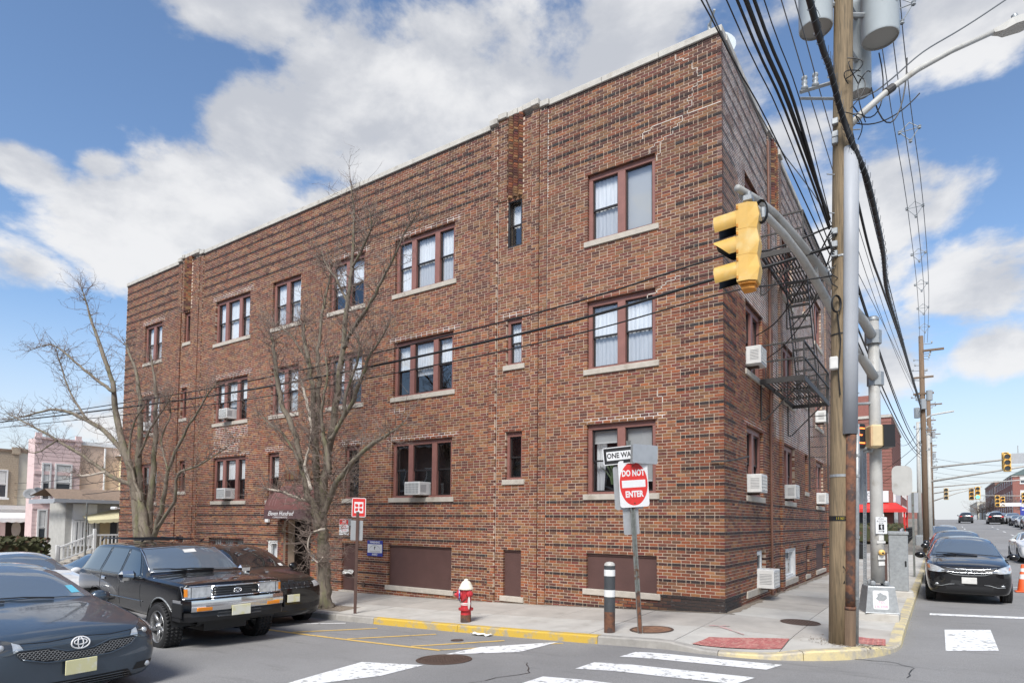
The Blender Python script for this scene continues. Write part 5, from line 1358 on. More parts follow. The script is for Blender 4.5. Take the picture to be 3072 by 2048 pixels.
    def oval(s, name, c, a, b, m, w=.008, parent=None, off=.012, rot=0.0, n=20):
        mb = MB(); mb.smooth = True; P = []
        for i in range(n+1):
            t = 2*math.pi*i/n; u, v = a*math.cos(t), b*math.sin(t); h, nn = s.cast((c[0]+u*math.cos(rot)-v*math.sin(rot), c[1]+u*math.sin(rot)+v*math.cos(rot)), 'f'); P.append(h+nn*off)
        mb.tube(P, w, 6, cap=False); return mb.build(name, M[m], parent or s.t)
def thing_part(name, parent, loc, rz):
    o = bpy.data.objects.new(name, None); col.objects.link(o); o.parent = parent; o.location = loc; o.rotation_euler = (0, 0, rz); return o
def rounded(x0, x1, z0, z1, r=.03): return [(x0, z0+r), (x0+r, z0), (x1-r, z0), (x1, z0+r)], [(x0, z1-r), (x0+r, z1), (x1-r, z1), (x1, z1-r)]
def sedan_glass(c, gm, pm=None, front=True):
    c.patch('windscreen', [(-.72,1.03),(-.4,1.055),(0,1.065),(.4,1.055),(.72,1.03)], [(-.545,1.36),(-.3,1.40),(0,1.412),(.3,1.40),(.545,1.36)], pm or gm, 'f', n=18, k=8)
    c.patch('rear_window', [(-.60,1.09),(0,1.12),(.60,1.09)], [(-.50,1.34),(0,1.39),(.50,1.34)], gm, 'r', n=14, k=6)
    for sg in (1, -1):
        c.patch('side_window', [(.74,1.0),(.40,.995),(-.28,1.0)], [(.60,1.08),(.14,1.335),(-.28,1.385)], gm, 's', sg, n=12, k=6)
        c.patch('side_window', [(-.35,1.0),(-1.02,1.01)], [(-.35,1.385),(-1.0,1.325)], gm, 's', sg, n=9, k=6)
        c.patch('side_window', [(-1.08,1.015),(-1.42,1.03)], [(-1.06,1.31),(-1.12,1.29)], gm, 's', sg, n=5, k=5)
        for a, b in (((.66,.30),(.62,.97)), ((-.31,.28),(-.31,.98)), ((-1.12,.55),(-1.06,.99))): c.strip('panel_gap', [a, b], .004, 'black', 's', sg, off=.0)
        for x in (-.18, -.98): 
            h, nn = c.cast((x, .84), 's', sg); mb = MB(); mb.bbox((h.x-.09, h.y-.02, h.z-.014), (h.x+.09, h.y+.022*1, h.z+.014) if sg > 0 else (h.x+.09, h.y+.02, h.z+.014), .008); mb.build('door_handle', c.body.data.materials[0], c.t)
def suv_glass(c, gm, pm=None):
    c.patch('windscreen', [(-.74,1.17),(-.4,1.195),(0,1.21),(.4,1.195),(.74,1.17)], [(-.585,1.545),(-.3,1.585),(0,1.60),(.3,1.585),(.585,1.545)], pm or gm, 'f', n=18, k=8)
    c.patch('rear_window', [(-.58,1.14),(0,1.16),(.58,1.14)], [(-.52,1.48),(0,1.54),(.52,1.48)], gm, 'r', n=12, k=6)
    for sg in (1, -1):
        c.patch('side_window', [(.70,1.12),(.3,1.115),(-.28,1.12)], [(.56,1.22),(.10,1.50),(-.28,1.56)], gm, 's', sg, n=12, k=6)
        c.patch('side_window', [(-.36,1.12),(-1.10,1.13)], [(-.36,1.56),(-1.08,1.54)], gm, 's', sg, n=9, k=6)
        c.patch('side_window', [(-1.18,1.14),(-1.85,1.18)], [(-1.16,1.53),(-1.72,1.47)], gm, 's', sg, n=7, k=5)
        for a, b in (((.70,.32),(.66,1.08)), ((-.32,.32),(-.32,1.09)), ((-1.2,.62),(-1.14,1.10))): c.strip('panel_gap', [a, b], .004, 'black', 's', sg, off=.0)
def grille_bars(c, name, y0, y1, zs_, m, w, parent=None, off=.012):
    for z in zs_: c.strip(name, [(y0, z), (0, z), (y1, z)], w, m, 'f', off=off, parent=parent)
CARGRP = 'cars parked along the kerbs'
# ---- navy sedan, left foreground
def navy_sedan():
    pt = mat('navy_car_paint', (.046,.066,.090), .30, .35, coat=1.0, var=.1, vscale=3)
    c = Car('dark navy saloon car with honeycomb grille in the left foreground', 'car', ST_SEDAN, pt, NAVY[:3], NAVY[3], NAVY[4], [(1.43,.325),(-1.35,.325)])
    sedan_glass(c, 'cglass', 'cglass_pale'); c.wheels(.21, 1.57); c.mirrors(.72, .90, .985, pt)
    # grille: wide V, mesh of hexagons
    g = c.patch('grille', [(-.50,.60),(-.30,.545),(0,.535),(.30,.545),(.50,.60)], [(-.58,.685),(-.30,.675),(-.12,.615),(.12,.615),(.30,.675),(.58,.685)], 'black', 'f', n=24, k=5, off=.003)
    ho = MB(); ho.smooth = True; w = .034; hh = .026
    import itertools
    def inside(y, z):
        ay = abs(y); top = .615+(.675-.615)*min(1, max(0, (ay-.12)/.18))+.012*max(0, (ay-.30)/.28); bot = .535+.01*(ay/.30) if ay < .3 else .545+.055*(ay-.3)/.2
        return ay < .545 and bot+.012 < z < top-.010
    for r_ in range(8):
        for q in range(-16, 17):
            y = (q+.5*(r_ % 2))*w*1.0; z = .535+r_*hh*.78
            if not inside(y, z): continue
            P = []
            for i in range(7): t = math.pi/3*i+math.pi/6; h, nn = c.cast((y+w*.54*math.cos(t), z+hh*.52*math.sin(t)), 'f'); P.append(h+nn*.008)
            ho.tube(P, .0028, 4, cap=False)
    tag(ho.build('honeycomb', M['ac_dark'], g), kind='stuff')
    c.strip('grille_surround', [(-.52,.60),(-.31,.535),(0,.522),(.31,.535),(.52,.60),(.61,.695),(.30,.69),(.13,.63),(-.13,.63),(-.30,.69),(-.61,.695)], .010, pt, 'f', off=.004, closed=True)
    e = c.oval('badge', (0,.695), .088, .057, 'sign_white', .0085); c.oval('badge_oval', (0,.705), .062, .024, 'sign_white', .0065, e); c.oval('badge_oval', (0,.695), .026, .054, 'sign_white', .0065, e)
    for sg in (1, -1):
        c.patch('headlight', [(sg*.50,.70),(sg*.64,.655),(sg*.78,.68),(sg*.865,.745)], [(sg*.53,.752),(sg*.66,.80),(sg*.79,.845),(sg*.865,.875)], 'lens_dark', 'f', n=12, k=5, off=.006)
        c.patch('headlight_reflector', [(sg*.515,.70),(sg*.60,.675)], [(sg*.54,.748),(sg*.60,.77)], 'lens', 'f', n=4, k=4, off=.009); c.patch('headlight_reflector', [(sg*.77,.72),(sg*.85,.755)], [(sg*.77,.825),(sg*.85,.86)], 'lens', 'f', n=4, k=4, off=.009)
        mb = MB(); h, nn = c.cast((sg*.69, .735), 'f'); mb.smooth = True; mb.ellipsoid(h+nn*.0, (.03, .034, .034)); mb.build('headlight_bulb', M['lens'], c.t)
        c.patch('fog_recess', [(sg*.56,.30),(sg*.80,.30)], [(sg*.60,.375),(sg*.80,.385)], 'black', 'f', n=8, k=3, off=.004)
        mb = MB(); h, nn = c.cast((sg*.73, .34), 'f'); mb.smooth = True; mb.ellipsoid(h+nn*.004, (.02, .033, .033)); mb.build('fog_lamp', M['lens'], c.t)
    c.patch('lower_intake', [(-.58,.225),(0,.225),(.58,.225)], [(-.50,.325),(0,.315),(.50,.325)], 'black', 'f', n=18, k=3, off=.003); grille_bars(c, 'intake_bar', -.52, .52, (.25,.275,.30), 'lens_dark', .006)
    c.strip('bonnet_gap', [(-.80,.80),(-.66,.765),(-.3,.745),(0,.765),(.3,.745),(.66,.765),(.80,.80)], .006, 'black', 'f', off=-.001)
    c.plate(2.452, .455); c.wiper((.25,1.04), (-.35,1.075)); c.wiper((-.25,1.04), (-.66,1.06))
    mb = MB(); h, nn = c.cast((.57, 1.10), 'f'); A = [c.cast(p, 'f') for p in ((.50,1.08),(.60,1.08),(.58,1.16),(.49,1.16))]; mb.add([a+b*.008 for a, b in A], [(0, 1, 2, 3)]); mb.build('windscreen_sticker', mat('sticker_blue', (.12,.42,.55), .5), c.t)
# ---- black boxy off-roader
def black_suv():
    pt = paint('black_gloss_paint', (.006,.006,.007))
    c = Car('black boxy off-roader with chrome bumper and amber lamps beside the navy saloon', 'car', ST_BOX, pt, BSUV[:3], BSUV[3], BSUV[4], [(1.36,.365),(-1.28,.365)], arch=1.18)
    c.patch('windscreen', [(-.735,1.165),(0,1.19),(.735,1.165)], [(-.625,1.50),(0,1.535),(.625,1.50)], 'cglass_pale', 'f', n=16, k=8)
    c.strip('windscreen_trim', [(-.745,1.155),(0,1.18),(.745,1.155),(.635,1.51),(0,1.547),(-.635,1.51)], .010, 'chrome', 'f', off=.004, closed=True)
    for sg in (1, -1):
        c.patch('side_window', [(.52,1.10),(-.20,1.10)], [(.18,1.46),(-.20,1.50)], 'cglass', 's', sg, n=9, k=5); c.patch('side_window', [(-.30,1.10),(-1.08,1.10)], [(-.30,1.50),(-.98,1.50)], 'cglass', 's', sg, n=9, k=5)
        c.patch('side_window', [(-1.18,1.10),(-2.08,1.10)], [(-1.10,1.50),(-1.86,1.48)], 'cglass', 's', sg, n=9, k=5)
        for a, b in (((.62,.50),(.60,1.08)), ((-.25,.48),(-.25,1.52)), ((-1.12,.75),(-1.05,1.52)), ((.62,1.08),(.2,1.49))): c.strip('panel_gap', [a, b], .005, 'lens_dark', 's', sg, off=.0)
        c.strip('window_trim', [(.56,1.08),(-2.1,1.08)], .008, 'lens_dark', 's', sg); c.strip('body_moulding', [(.7,.70),(-.85,.70)], .011, 'lens_dark', 's', sg)
        c.strip('wheel_arch_trim', [(1.36+.445*math.cos(a), .365+.445*math.sin(a)) for a in [math.pi*i/14 for i in range(15)]], .012, 'galv', 's', sg, off=.006)
        for x in (-.10, -.95): 
            h, nn = c.cast((x, .98), 's', sg); mb = MB(); mb.bbox((h.x-.085, h.y-.012, h.z-.028), (h.x+.085, h.y+.012, h.z+.028), .008); mb.build('door_handle', M['chrome'], c.t)
        # lamps
        c.patch('headlight', [(sg*.40,.85),(sg*.69,.85)], [(sg*.40,1.005),(sg*.69,1.005)], 'lens', 'f', n=5, k=4, off=.010); 
        c.patch('corner_lamp', [(sg*.70,.85),(sg*.785,.85)], [(sg*.70,1.005),(sg*.785,1.005)], 'lens', 'f', n=4, k=4, off=.010); c.patch('amber_lamp', [(sg*.745,.87),(sg*.79,.87)], [(sg*.745,.985),(sg*.79,.985)], 'amber', 'f', n=3, k=3, off=.013)
        c.strip('lamp_surround', [(sg*.39,.84),(sg*.80,.84),(sg*.80,1.015),(sg*.39,1.015)], .010, 'chrome', 'f', off=.010, closed=True)
    g = c.patch('grille', [(-.375,.85),(.375,.85)], [(-.375,.995),(.375,.995)], 'black', 'f', n=10, k=4, off=.006); grille_bars(c, 'grille_bar', -.36, .36, (.885,.922,.96), 'lens_dark', .007, g)
    for z in (1.005, .84): c.strip('grille_frame', [(-.395,z),(0,z),(.395,z)], .017, 'chrome', 'f', off=.012)
    for y in (-.385, .385): c.strip('grille_frame', [(y,.84),(y,1.005)], .013, 'chrome', 'f', off=.012)
    e = c.oval('badge', (.02,.922), .060, .040, 'chrome', .007, off=.022); c.oval('badge_oval', (.02,.928), .042, .016, 'chrome', .005, e, .022); c.oval('badge_oval', (.02,.922), .018, .037, 'chrome', .005, e, .022)
    text_obj('emblem', 'V6', .05, M['chrome'], c.t, frame((2.118,   .29, .895), (0,1,0), (0,0,1)), sx=1.4)
    # bumper
    mb = MB(); mb.smooth = False
    def bar(z0, z1, x0, dx, wid):
        P = [(x0-.42, wid), (x0-.16, wid), (x0-.03, wid-.10), (x0, wid-.30), (x0+.012, 0)]; P = P+[(x, -y) for x, y in P[-2::-1]]
        m_ = MB(); 
        for (a, b) in zip(P[:-1], P[1:]): m_.add([(a[0],a[1],z0),(b[0],b[1],z0),(b[0]+.012,b[1],(z0+z1)/2),(a[0]+.012,a[1],(z0+z1)/2),(b[0],b[1],z1),(a[0],a[1],z1),(b[0]-dx,b[1]*.97,z1),(a[0]-dx,a[1]*.97,z1),(a[0]-dx,a[1]*.97,z0),(b[0]-dx,b[1]*.97,z0)], [(0,1,2,3),(3,2,4,5),(5,4,6,7),(0,8,9,1)])
        return m_
    o = sharp(bar(.655, .82, 2.25, .14, .85).build('bumper', M['chrome'], c.t), 40); o['label'] = 'chrome front bumper'
    bar(.50, .652, 2.225, .12, .84).build('valance', M['black'], c.t)
    for sg in (1, -1):
        mb = MB(); mb.bbox((2.20, sg*.56-.115, .66), (2.262, sg*.56+.115, .72), .008); mb.build('turn_signal', M['amber'], c.t)
        mb = MB(); mb.bbox((1.82, sg*.845-.012, .56), (2.13, sg*.845+.012, .78), .01); mb.build('bumper_end', M['black'], c.t)
    for z in (.56, .61): 
        mb = MB(); mb.bbox((2.20, -.36, z-.012), (2.247, .36, z+.012), .006); mb.build('valance_bar', M['lens_dark'], c.t)
    c.plate(2.285, .63); c.wheels(.27, 1.50, 'five'); 
    for sd in (1, -1):
        mb = MB(); mb.bbox((.46, sd*1.0-.13, 1.03), (.58, sd*1.0+.13, 1.19), .05); h = mb.build('mirror', M['chrome'], c.t); mb = MB(); mb.tube([(.56, sd*.80, 1.05), (.52, sd*.92, 1.07)], .02, 6); mb.build('mirror_arm', M['black'], h)
    c.wiper((.28,1.16), (-.42,1.185)); c.wiper((-.18,1.16), (-.68,1.20))
    mb = MB(); 
    for sd in (1, -1): mb.tube([(-.2, sd*.52, 1.63), (-.1, sd*.52, 1.66), (-1.9, sd*.52, 1.66), (-2.0, sd*.52, 1.60)], .016, 6)
    for x in (-.5, -1.1, -1.7): mb.tube([(x, -.52, 1.655), (x, .52, 1.655)], .014, 6)
    mb.build('roof_rack', M['black'], c.t)
    mb = MB(); mb.tube([(1.3, -.75, .34), (1.3, .75, .34)], .05, 8); mb.box((-1.8, -.45, .36), (1.75, -.35, .46)); mb.box((-1.8, .35, .36), (1.75, .45, .46)); mb.box((1.1, -.35, .28), (1.8, .35, .4)); mb.build('chassis', M['black'], c.t)
    mb = MB(); A = [c.cast(p, 'f') for p in ((-.02,1.44),(.20,1.45),(.20,1.50),(-.02,1.49))]; mb.add([a+b*.007 for a, b in A], [(0, 1, 2, 3)]); mb.build('windscreen_sticker', M['offwhite'], c.t)
# ---- black slotted-grille SUV at the kerb
def black_jeep():
    pt = paint('dark_graphite_paint', (.010,.0095,.0095), .1, .28)
    c = Car('black sport utility car with slotted grille at the kerb by the tree', 'car', ST_SUV, pt, JEEP[:3], JEEP[3], JEEP[4], [(1.38,.37),(-1.38,.37)]); c.t.scale = (.95, .95, 1.03)
    suv_glass(c, 'cglass'); c.wheels(.25, 1.60, 'five', 'lens_dark'); c.mirrors(.72, .95, 1.17, pt)
    for i in range(7):
        y = (i-3)*.135; g = c.patch('grille_slot', [(y-.05,.83),(y+.05,.83)], [(y-.05,.935),(y+.05,.935)], 'black', 'f', n=3, k=3, off=.004); c.strip('slot_trim', [(y-.05,.83),(y+.05,.83),(y+.05,.935),(y-.05,.935)], .006, 'lens_dark', 'f', off=.008, closed=True, parent=g)
    for sg in (1, -1): c.patch('headlight', [(sg*.56,.83),(sg*.80,.85)], [(sg*.56,.93),(sg*.83,.96)], 'lens', 'f', n=7, k=4, off=.008); c.patch('fog_recess', [(sg*.5,.40),(sg*.78,.42)], [(sg*.5,.50),(sg*.78,.55)], 'black', 'f', n=6, k=3, off=.004)
    c.patch('lower_intake', [(-.45,.38),(.45,.38)], [(-.5,.50),(.5,.50)], 'black', 'f', n=12, k=3); c.plate(2.335, .63); text_obj('emblem', 'Jeep', .06, M['lens_dark'], c.t, frame((2.20, 0, .985), (0,1,0), (-.25,0,1)), sx=1.3)
    c.strip('bonnet_gap', [(-.78,.985),(0,1.0),(.78,.985)], .005, 'black', 'f', off=0)
    mb = MB(); A = [c.cast(p, 'f') for p in ((.50,1.20),(.60,1.20),(.59,1.25),(.50,1.25))]; mb.add([a+b*.007 for a, b in A], [(0, 1, 2, 3)]); mb.build('windscreen_sticker', M['offwhite'], c.t)
# ---- black crossover on the right
def black_crossover():
    pt = paint('black_car_paint', (.008,.008,.009))
    c = Car('black crossover car with split chrome grille at the right kerb, first of its row', 'car', ST_SUV, pt, CRV[:3], CRV[3], CRV[4], [(1.31,.345),(-1.31,.345)], group=CARGRP)
    suv_glass(c, 'cglass', 'cglass_pale'); c.wheels(.23, 1.58); c.mirrors(.74, .99, 1.14, pt, (.12, .24, .15))
    g = c.patch('grille', [(-.46,.80),(-.3,.755),(0,.745),(.3,.755),(.46,.80)], [(-.56,.905),(0,.885),(.56,.905)], 'black', 'f', n=16, k=4, off=.005)
    for z0, z1 in ((.90,.87), (.825,.79)): c.strip('grille_bar', [(-.56,z0+.01),(-.3,z1),(0,z1-.005),(.3,z1),(.56,z0+.01)], .011, 'chrome', 'f', off=.014, parent=g)
    c.strip('grille_edge', [(-.62,.90),(-.46,.79),(-.3,.735),(0,.722),(.3,.735),(.46,.79),(.62,.90)], .006, 'galv', 'f', off=.008, parent=g)
    e = c.strip('badge', [(-.055,.805),(-.06,.885),(.06,.885),(.055,.805)], .007, 'chrome', 'f', off=.026, closed=True); 
    for y in (-.026, .026): c.strip('badge_stroke', [(y*.9,.815),(y*1.15,.877)], .009, 'chrome', 'f', off=.026, parent=e)
    c.strip('badge_stroke', [(-.025,.846),(.025,.846)], .009, 'chrome', 'f', off=.026, parent=e)
    for sg in (1, -1):
        c.patch('headlight', [(sg*.47,.80),(sg*.60,.785),(sg*.80,.80),(sg*.86,.83)], [(sg*.50,.85),(sg*.62,.915),(sg*.80,.97),(sg*.855,.985)], 'lens', 'f', n=12, k=5, off=.007); c.patch('amber_lamp', [(sg*.79,.86),(sg*.84,.88)], [(sg*.80,.93),(sg*.85,.95)], mat('amber_tint', (.55,.22,.10), .2, coat=1), 'f', n=3, k=3, off=.010)
        c.strip('bumper_trim', [(sg*.30,.50),(sg*.42,.49),(sg*.56,.445),(sg*.70,.455),(sg*.86,.50)], .007, 'galv', 'f', off=.004); c.patch('fog_recess', [(sg*.52,.46),(sg*.78,.47)], [(sg*.52,.52),(sg*.80,.55)], 'black', 'f', n=6, k=3, off=.003)
        mb = MB(); h, nn = c.cast((sg*.66, .49), 'f'); mb.smooth = True; mb.ellipsoid(h, (.02, .045, .022)); mb.build('fog_lamp', M['lens'], c.t)
    c.patch('lower_intake', [(-.5,.30),(.5,.30)], [(-.45,.46),(.45,.46)], 'black', 'f', n=12, k=3, off=.003); c.plate(2.315, .60, 'offwhite'); c.strip('bonnet_gap', [(-.80,1.0),(-.6,.95),(0,.925),(.6,.95),(.80,1.0)], .005, 'black', 'f', off=0)
    c.wiper((.25,1.18), (-.40,1.215)); c.wiper((-.2,1.18), (-.66,1.22))
def plain_car(label, kind, c_, loc, yaw, s=1.0, metal=.3, group=CARGRP, detail=2, glass='cglass_pale'):
    pt = paint('car_paint', c_, metal); st, w = (ST_SEDAN, [(1.43,.325),(-1.35,.325)]) if kind == 'sedan' else (ST_SUV, [(1.34,.355),(-1.34,.355)])
    c = Car(label, 'car', st, pt, loc, yaw, s, w, group=group, lv=3 if detail > 1 else 2)
    dz = 0 if kind == 'sedan' else .13
    (sedan_glass if kind == 'sedan' else suv_glass)(c, 'cglass', glass); c.wheels(.22, 1.58, 'multi'); c.mirrors(.74, .93, (.985 if kind == 'sedan' else 1.15), pt)
    c.patch('grille', [(-.42,.50+dz),(.42,.50+dz)], [(-.5,.66+dz),(.5,.66+dz)], 'black', 'f', n=10, k=3, off=.005); c.patch('lower_intake', [(-.6,.24+dz*.8),(.6,.24+dz*.8)], [(-.5,.38+dz*.8),(.5,.38+dz*.8)], 'black', 'f', n=10, k=3, off=.004)
    for sg in (1, -1): c.patch('headlight', [(sg*.52,.69+dz),(sg*.84,.73+dz)], [(sg*.58,.75+dz),(sg*.845,.82+dz)], 'lens', 'f', n=8, k=3, off=.006); c.patch('tail_lamp', [(sg*.5,.80+dz),(sg*.80,.80+dz)], [(sg*.5,.93+dz),(sg*.80,.93+dz)], 'red', 'r', n=6, k=3, off=.006)
    c.plate(2.455 if kind == 'sedan' else 2.31, .47+dz); return c
def place(s0, x, y, dz=0): return (x, y, zr(x, y)+dz)
NAVY = (*place(0, -7.15, -9.76), R(1.5), 1.06); BSUV = (*place(0, -8.9, -6.40), R(-3.5), 1.10); JEEP = (*place(0, -9.95, -4.33), R(-4.5), .94); CRV = (*place(0, 4.16, 9.25), R(-89), 1.03)
navy_sedan(); black_suv(); black_jeep(); black_crossover()
plain_car('dark grey crossover directly behind the black crossover in the right kerb row', 'suv', (.02,.021,.023), place(0, 4.12, 15.2), R(-90), 1.02).t.scale = (1.02, 1.02, 1.13)
plain_car('black crossover third in the right kerb row', 'suv', (.014,.015,.018), place(0, 4.08, 21.6), R(-90), 1.03).t.scale = (1.03, 1.03, 1.09)
plain_car('dark grey saloon fourth in the right kerb row', 'sedan', (.04,.042,.045), place(0, 4.0, 28.3), R(-90), 1.04, detail=1)
plain_car('silver sport utility car fifth in the right kerb row, before the far poles', 'suv', (.32,.33,.34), place(0, 3.85, 35.5), R(-90), 1.05, .5, detail=1)
plain_car('pearl white saloon cut by the right edge beyond the traffic cone', 'sedan', (.62,.62,.62), place(0, 7.75, 29.5), R(-88), 1.06, 0, group=None)
plain_car('white coupe behind the navy saloon, in front of the hedge', 'sedan', (.66,.66,.66), (-14.5, -7.25, zr(-14.5, -7.25)+.03), R(0), 1.0, 0, group=None, glass='cglass_pale')
plain_car('grey car half hidden between the white coupe and the black off-roader', 'sedan', (.20,.22,.24), (-15.3, -4.6, zr(-15.3, -4.6)), R(-1), 1.0, .4, group=None)
FARC = [(10.4,62,.3,.03),(12.4,58,.02,.02),(12.5,66,.35,.36),(12.6,74,.05,.05),(12.6,82,.2,.2),(12.7,90,.45,.45),(12.7,98,.04,.05),(12.8,107,.25,.26),(12.8,116,.03,.03),(12.9,128,.3,.3),(13,142,.06,.06),(13.1,158,.4,.4)]
kinds = ('grey saloon', 'black saloon', 'silver saloon', 'dark car', 'grey crossover', 'pale saloon', 'black crossover', 'grey car', 'dark saloon', 'grey crossover', 'dark car', 'pale car')
for i, ((x, y, a, b), kd) in enumerate(zip(FARC, kinds)):
    if i == 0: plain_car('dark car standing ahead in the right lane by the far kerb', 'sedan', (.05,.055,.06), place(0, 10.2, 52), R(-90), 1.04, detail=1, group=None); continue
    plain_car('%s in the far row on the right, %s from the near end' % (kd, ('', 'first', 'second', 'third', 'fourth', 'fifth', 'sixth', 'seventh', 'eighth', 'ninth', 'tenth', 'last')[i]), 'suv' if i % 3 == 1 else 'sedan', (a, a, b), place(0, x, y), R(-90), 1.04, detail=1, group='cars parked along the far right kerb')
plain_car('dark crossover driving away up the street, left of the two far ones', 'suv', (.04,.045,.05), place(0, 7.2, 112), R(90), 1.05, detail=1, group=None); plain_car('black sport utility car driving away up the street, right of the two far ones', 'suv', (.012,.012,.013), place(0, 10.6, 106), R(90), 1.1, detail=1, group=None)
# ------------------------------------------------------------------ street furniture
def rel(pts, o): return [(p[0]-o[0], p[1]-o[1], p[2]-o[2]) for p in pts]
def sign_plate(name, parent, w, h, m, T, r=.04, t=.003):
    mb = MB(); P = []
    for cx_, cy_, a0 in ((w/2-r, h/2-r, 0), (-w/2+r, h/2-r, 90), (-w/2+r, -h/2+r, 180), (w/2-r, -h/2+r, 270)):
        for q in range(5): a = R(a0+22.5*q); P.append((cx_+r*math.cos(a), cy_+r*math.sin(a), 0))
    mb.prism(P, (0, 0, t)); mb.v = [tuple(T @ Vector(v)) for v in mb.v]; return mb.build(name, M[m], parent)
def flat(name, parent, pts, m, T, z, t=.0008):
    mb = MB(); mb.prism([(x, y, z) for x, y in pts], (0, 0, t)); mb.v = [tuple(T @ Vector(v)) for v in mb.v]; return mb.build(name, M[m], parent)
def ring(n, r, sx=1.0, sy=1.0, c=(0, 0)): return [(c[0]+r*sx*math.cos(2*math.pi*i/n), c[1]+r*sy*math.sin(2*math.pi*i/n)) for i in range(n)]
def rrect(w, h): return [(-w/2, -h/2), (w/2, -h/2), (w/2, h/2), (-w/2, h/2)]
# leaning DO NOT ENTER post
def dne():
    b = (-.674, -2.734, zs(-.674, -2.734)); t = thing('sign_post', 'leaning weathered steel post with round red DO NOT ENTER and black ONE WAY signs', 'road sign', b)
    ax = Vector((-.103, -.26, 3.30)).normalized(); L = 3.30
    X = Vector((.82, .56, 0)).normalized(); X = (X-ax*X.dot(ax)).normalized(); Nn = X.cross(ax)     # Nn points to the viewer
    mb = MB()
    Tm = Matrix(((X.x, Nn.x, ax.x, 0), (X.y, Nn.y, ax.y, 0), (X.z, Nn.z, ax.z, 0), (0, 0, 0, 1)))
    for (x0, x1, y0, y1) in ((-.022, .022, -.004, .0), (-.022, -.017, .0, .028), (.017, .022, .0, .028), (-.042, -.022, .024, .028), (.022, .042, .024, .028)): mb.box((x0, y0, -.05), (x1, y1, L), Tm)
    mb.build('post', M['post_dark'], t)
    mb = MB(); mb.box((-.05, -.035, -.05), (.05, .04, .72), Tm); 
    mb = MB(); mb.box((-.03, -.012, -.02), (.03, .034, .70), Tm); mb.build('post_stub', M['rust'], t)
    T = lambda u, dx, dn, tilt=0: Matrix.Translation(ax*u+X*dx+Nn*dn) @ Matrix(((X.x, ax.x, Nn.x, 0), (X.y, ax.y, Nn.y, 0), (X.z, ax.z, Nn.z, 0), (0, 0, 0, 1))) @ Matrix.Rotation(R(tilt), 4, 'Z')
    S = T(2.56, .04, .035, 0); s = sign_plate('sign_plate', t, .50, .80, 'sign_white', S, .05)
    flat('red_disc', s, ring(40, .238, 1, 1.56), 'red', S, .0034); flat('bar', s, rrect(.40, .125), 'sign_white', S, .0045)
    text_obj('lettering', 'DO NOT', .145, M['sign_white'], s, S @ Matrix.Translation((0, .18, .0046)), sx=.66, bold=.006); text_obj('lettering', 'ENTER', .145, M['sign_white'], s, S @ Matrix.Translation((0, -.18, .0046)), sx=.70, bold=.006)
    for y in (.30, -.33): mb = MB(); mb.lathe([(.014, 0), (.010, .008), (.001, .009)], 8, M=S @ Matrix.Translation((0, y, .004))); mb.build('bolt', M['rust'], s)
    # ONE WAY, turned slightly and cut by the second plate
    X2 = Vector((.93, .37, .04)).normalized(); a2 = (ax-X2*ax.dot(X2)).normalized(); N2 = X2.cross(a2)
    S2 = Matrix.Translation(ax*3.06+X*(-.13)+Nn*.03) @ Matrix(((X2.x, a2.x, N2.x, 0), (X2.y, a2.y, N2.y, 0), (X2.z, a2.z, N2.z, 0), (0, 0, 0, 1))) @ Matrix.Rotation(R(3), 4, 'Z')
    o = sign_plate('one_way_plate', t, .64, .30, 'sign_white', S2, .03); flat('black_field', o, rrect(.61, .272), 'sign_black', S2, .0034)
    flat('arrow', o, [(-.26,-.075),(.16,-.075),(.16,-.115),(.28,0),(.16,.115),(.16,.075),(-.26,.075)], 'sign_white', S2, .0044); text_obj('lettering', 'ONE WAY', .125, M['sign_black'], o, S2 @ Matrix.Translation((-.02, 0, .0054)), sx=.80, bold=.003)
    X3 = Vector((.56, .83, -.02)).normalized(); a3 = (ax-X3*ax.dot(X3)).normalized(); N3 = X3.cross(a3)
    S3 = Matrix.Translation(ax*3.05+X*.26+Nn*.075) @ Matrix(((X3.x, a3.x, N3.x, 0), (X3.y, a3.y, N3.y, 0), (X3.z, a3.z, N3.z, 0), (0, 0, 0, 1)))
    sign_plate('blank_plate', t, .50, .32, 'alu', S3, .03)['label'] = 'back of a second one way plate, bare aluminium'
    S4 = Matrix.Translation(ax*3.06+X*.045+Nn*.10) @ Matrix(((X3.x, a3.x, N3.x, 0), (X3.y, a3.y, N3.y, 0), (X3.z, a3.z, N3.z, 0), (0, 0, 0, 1))); sign_plate('edge_plate', t, .09, .32, 'alu', S4, .015)
    S5 = Matrix.Translation(ax*1.93+X*(-.03)-Nn*.03) @ Matrix(((X.x, ax.x, Nn.x, 0), (X.y, ax.y, Nn.y, 0), (X.z, ax.z, Nn.z, 0), (0, 0, 0, 1))); sign_plate('rear_plate', t, .27, .48, 'alu', S5, .03)
    S6 = Matrix.Translation(ax*2.5+X*(-.04)-Nn*.035) @ Matrix(((X.x, ax.x, Nn.x, 0), (X.y, ax.y, Nn.y, 0), (X.z, ax.z, Nn.z, 0), (0, 0, 0, 1))); sign_plate('rear_plate', t, .5, .75, 'alu', S6, .05)
dne()
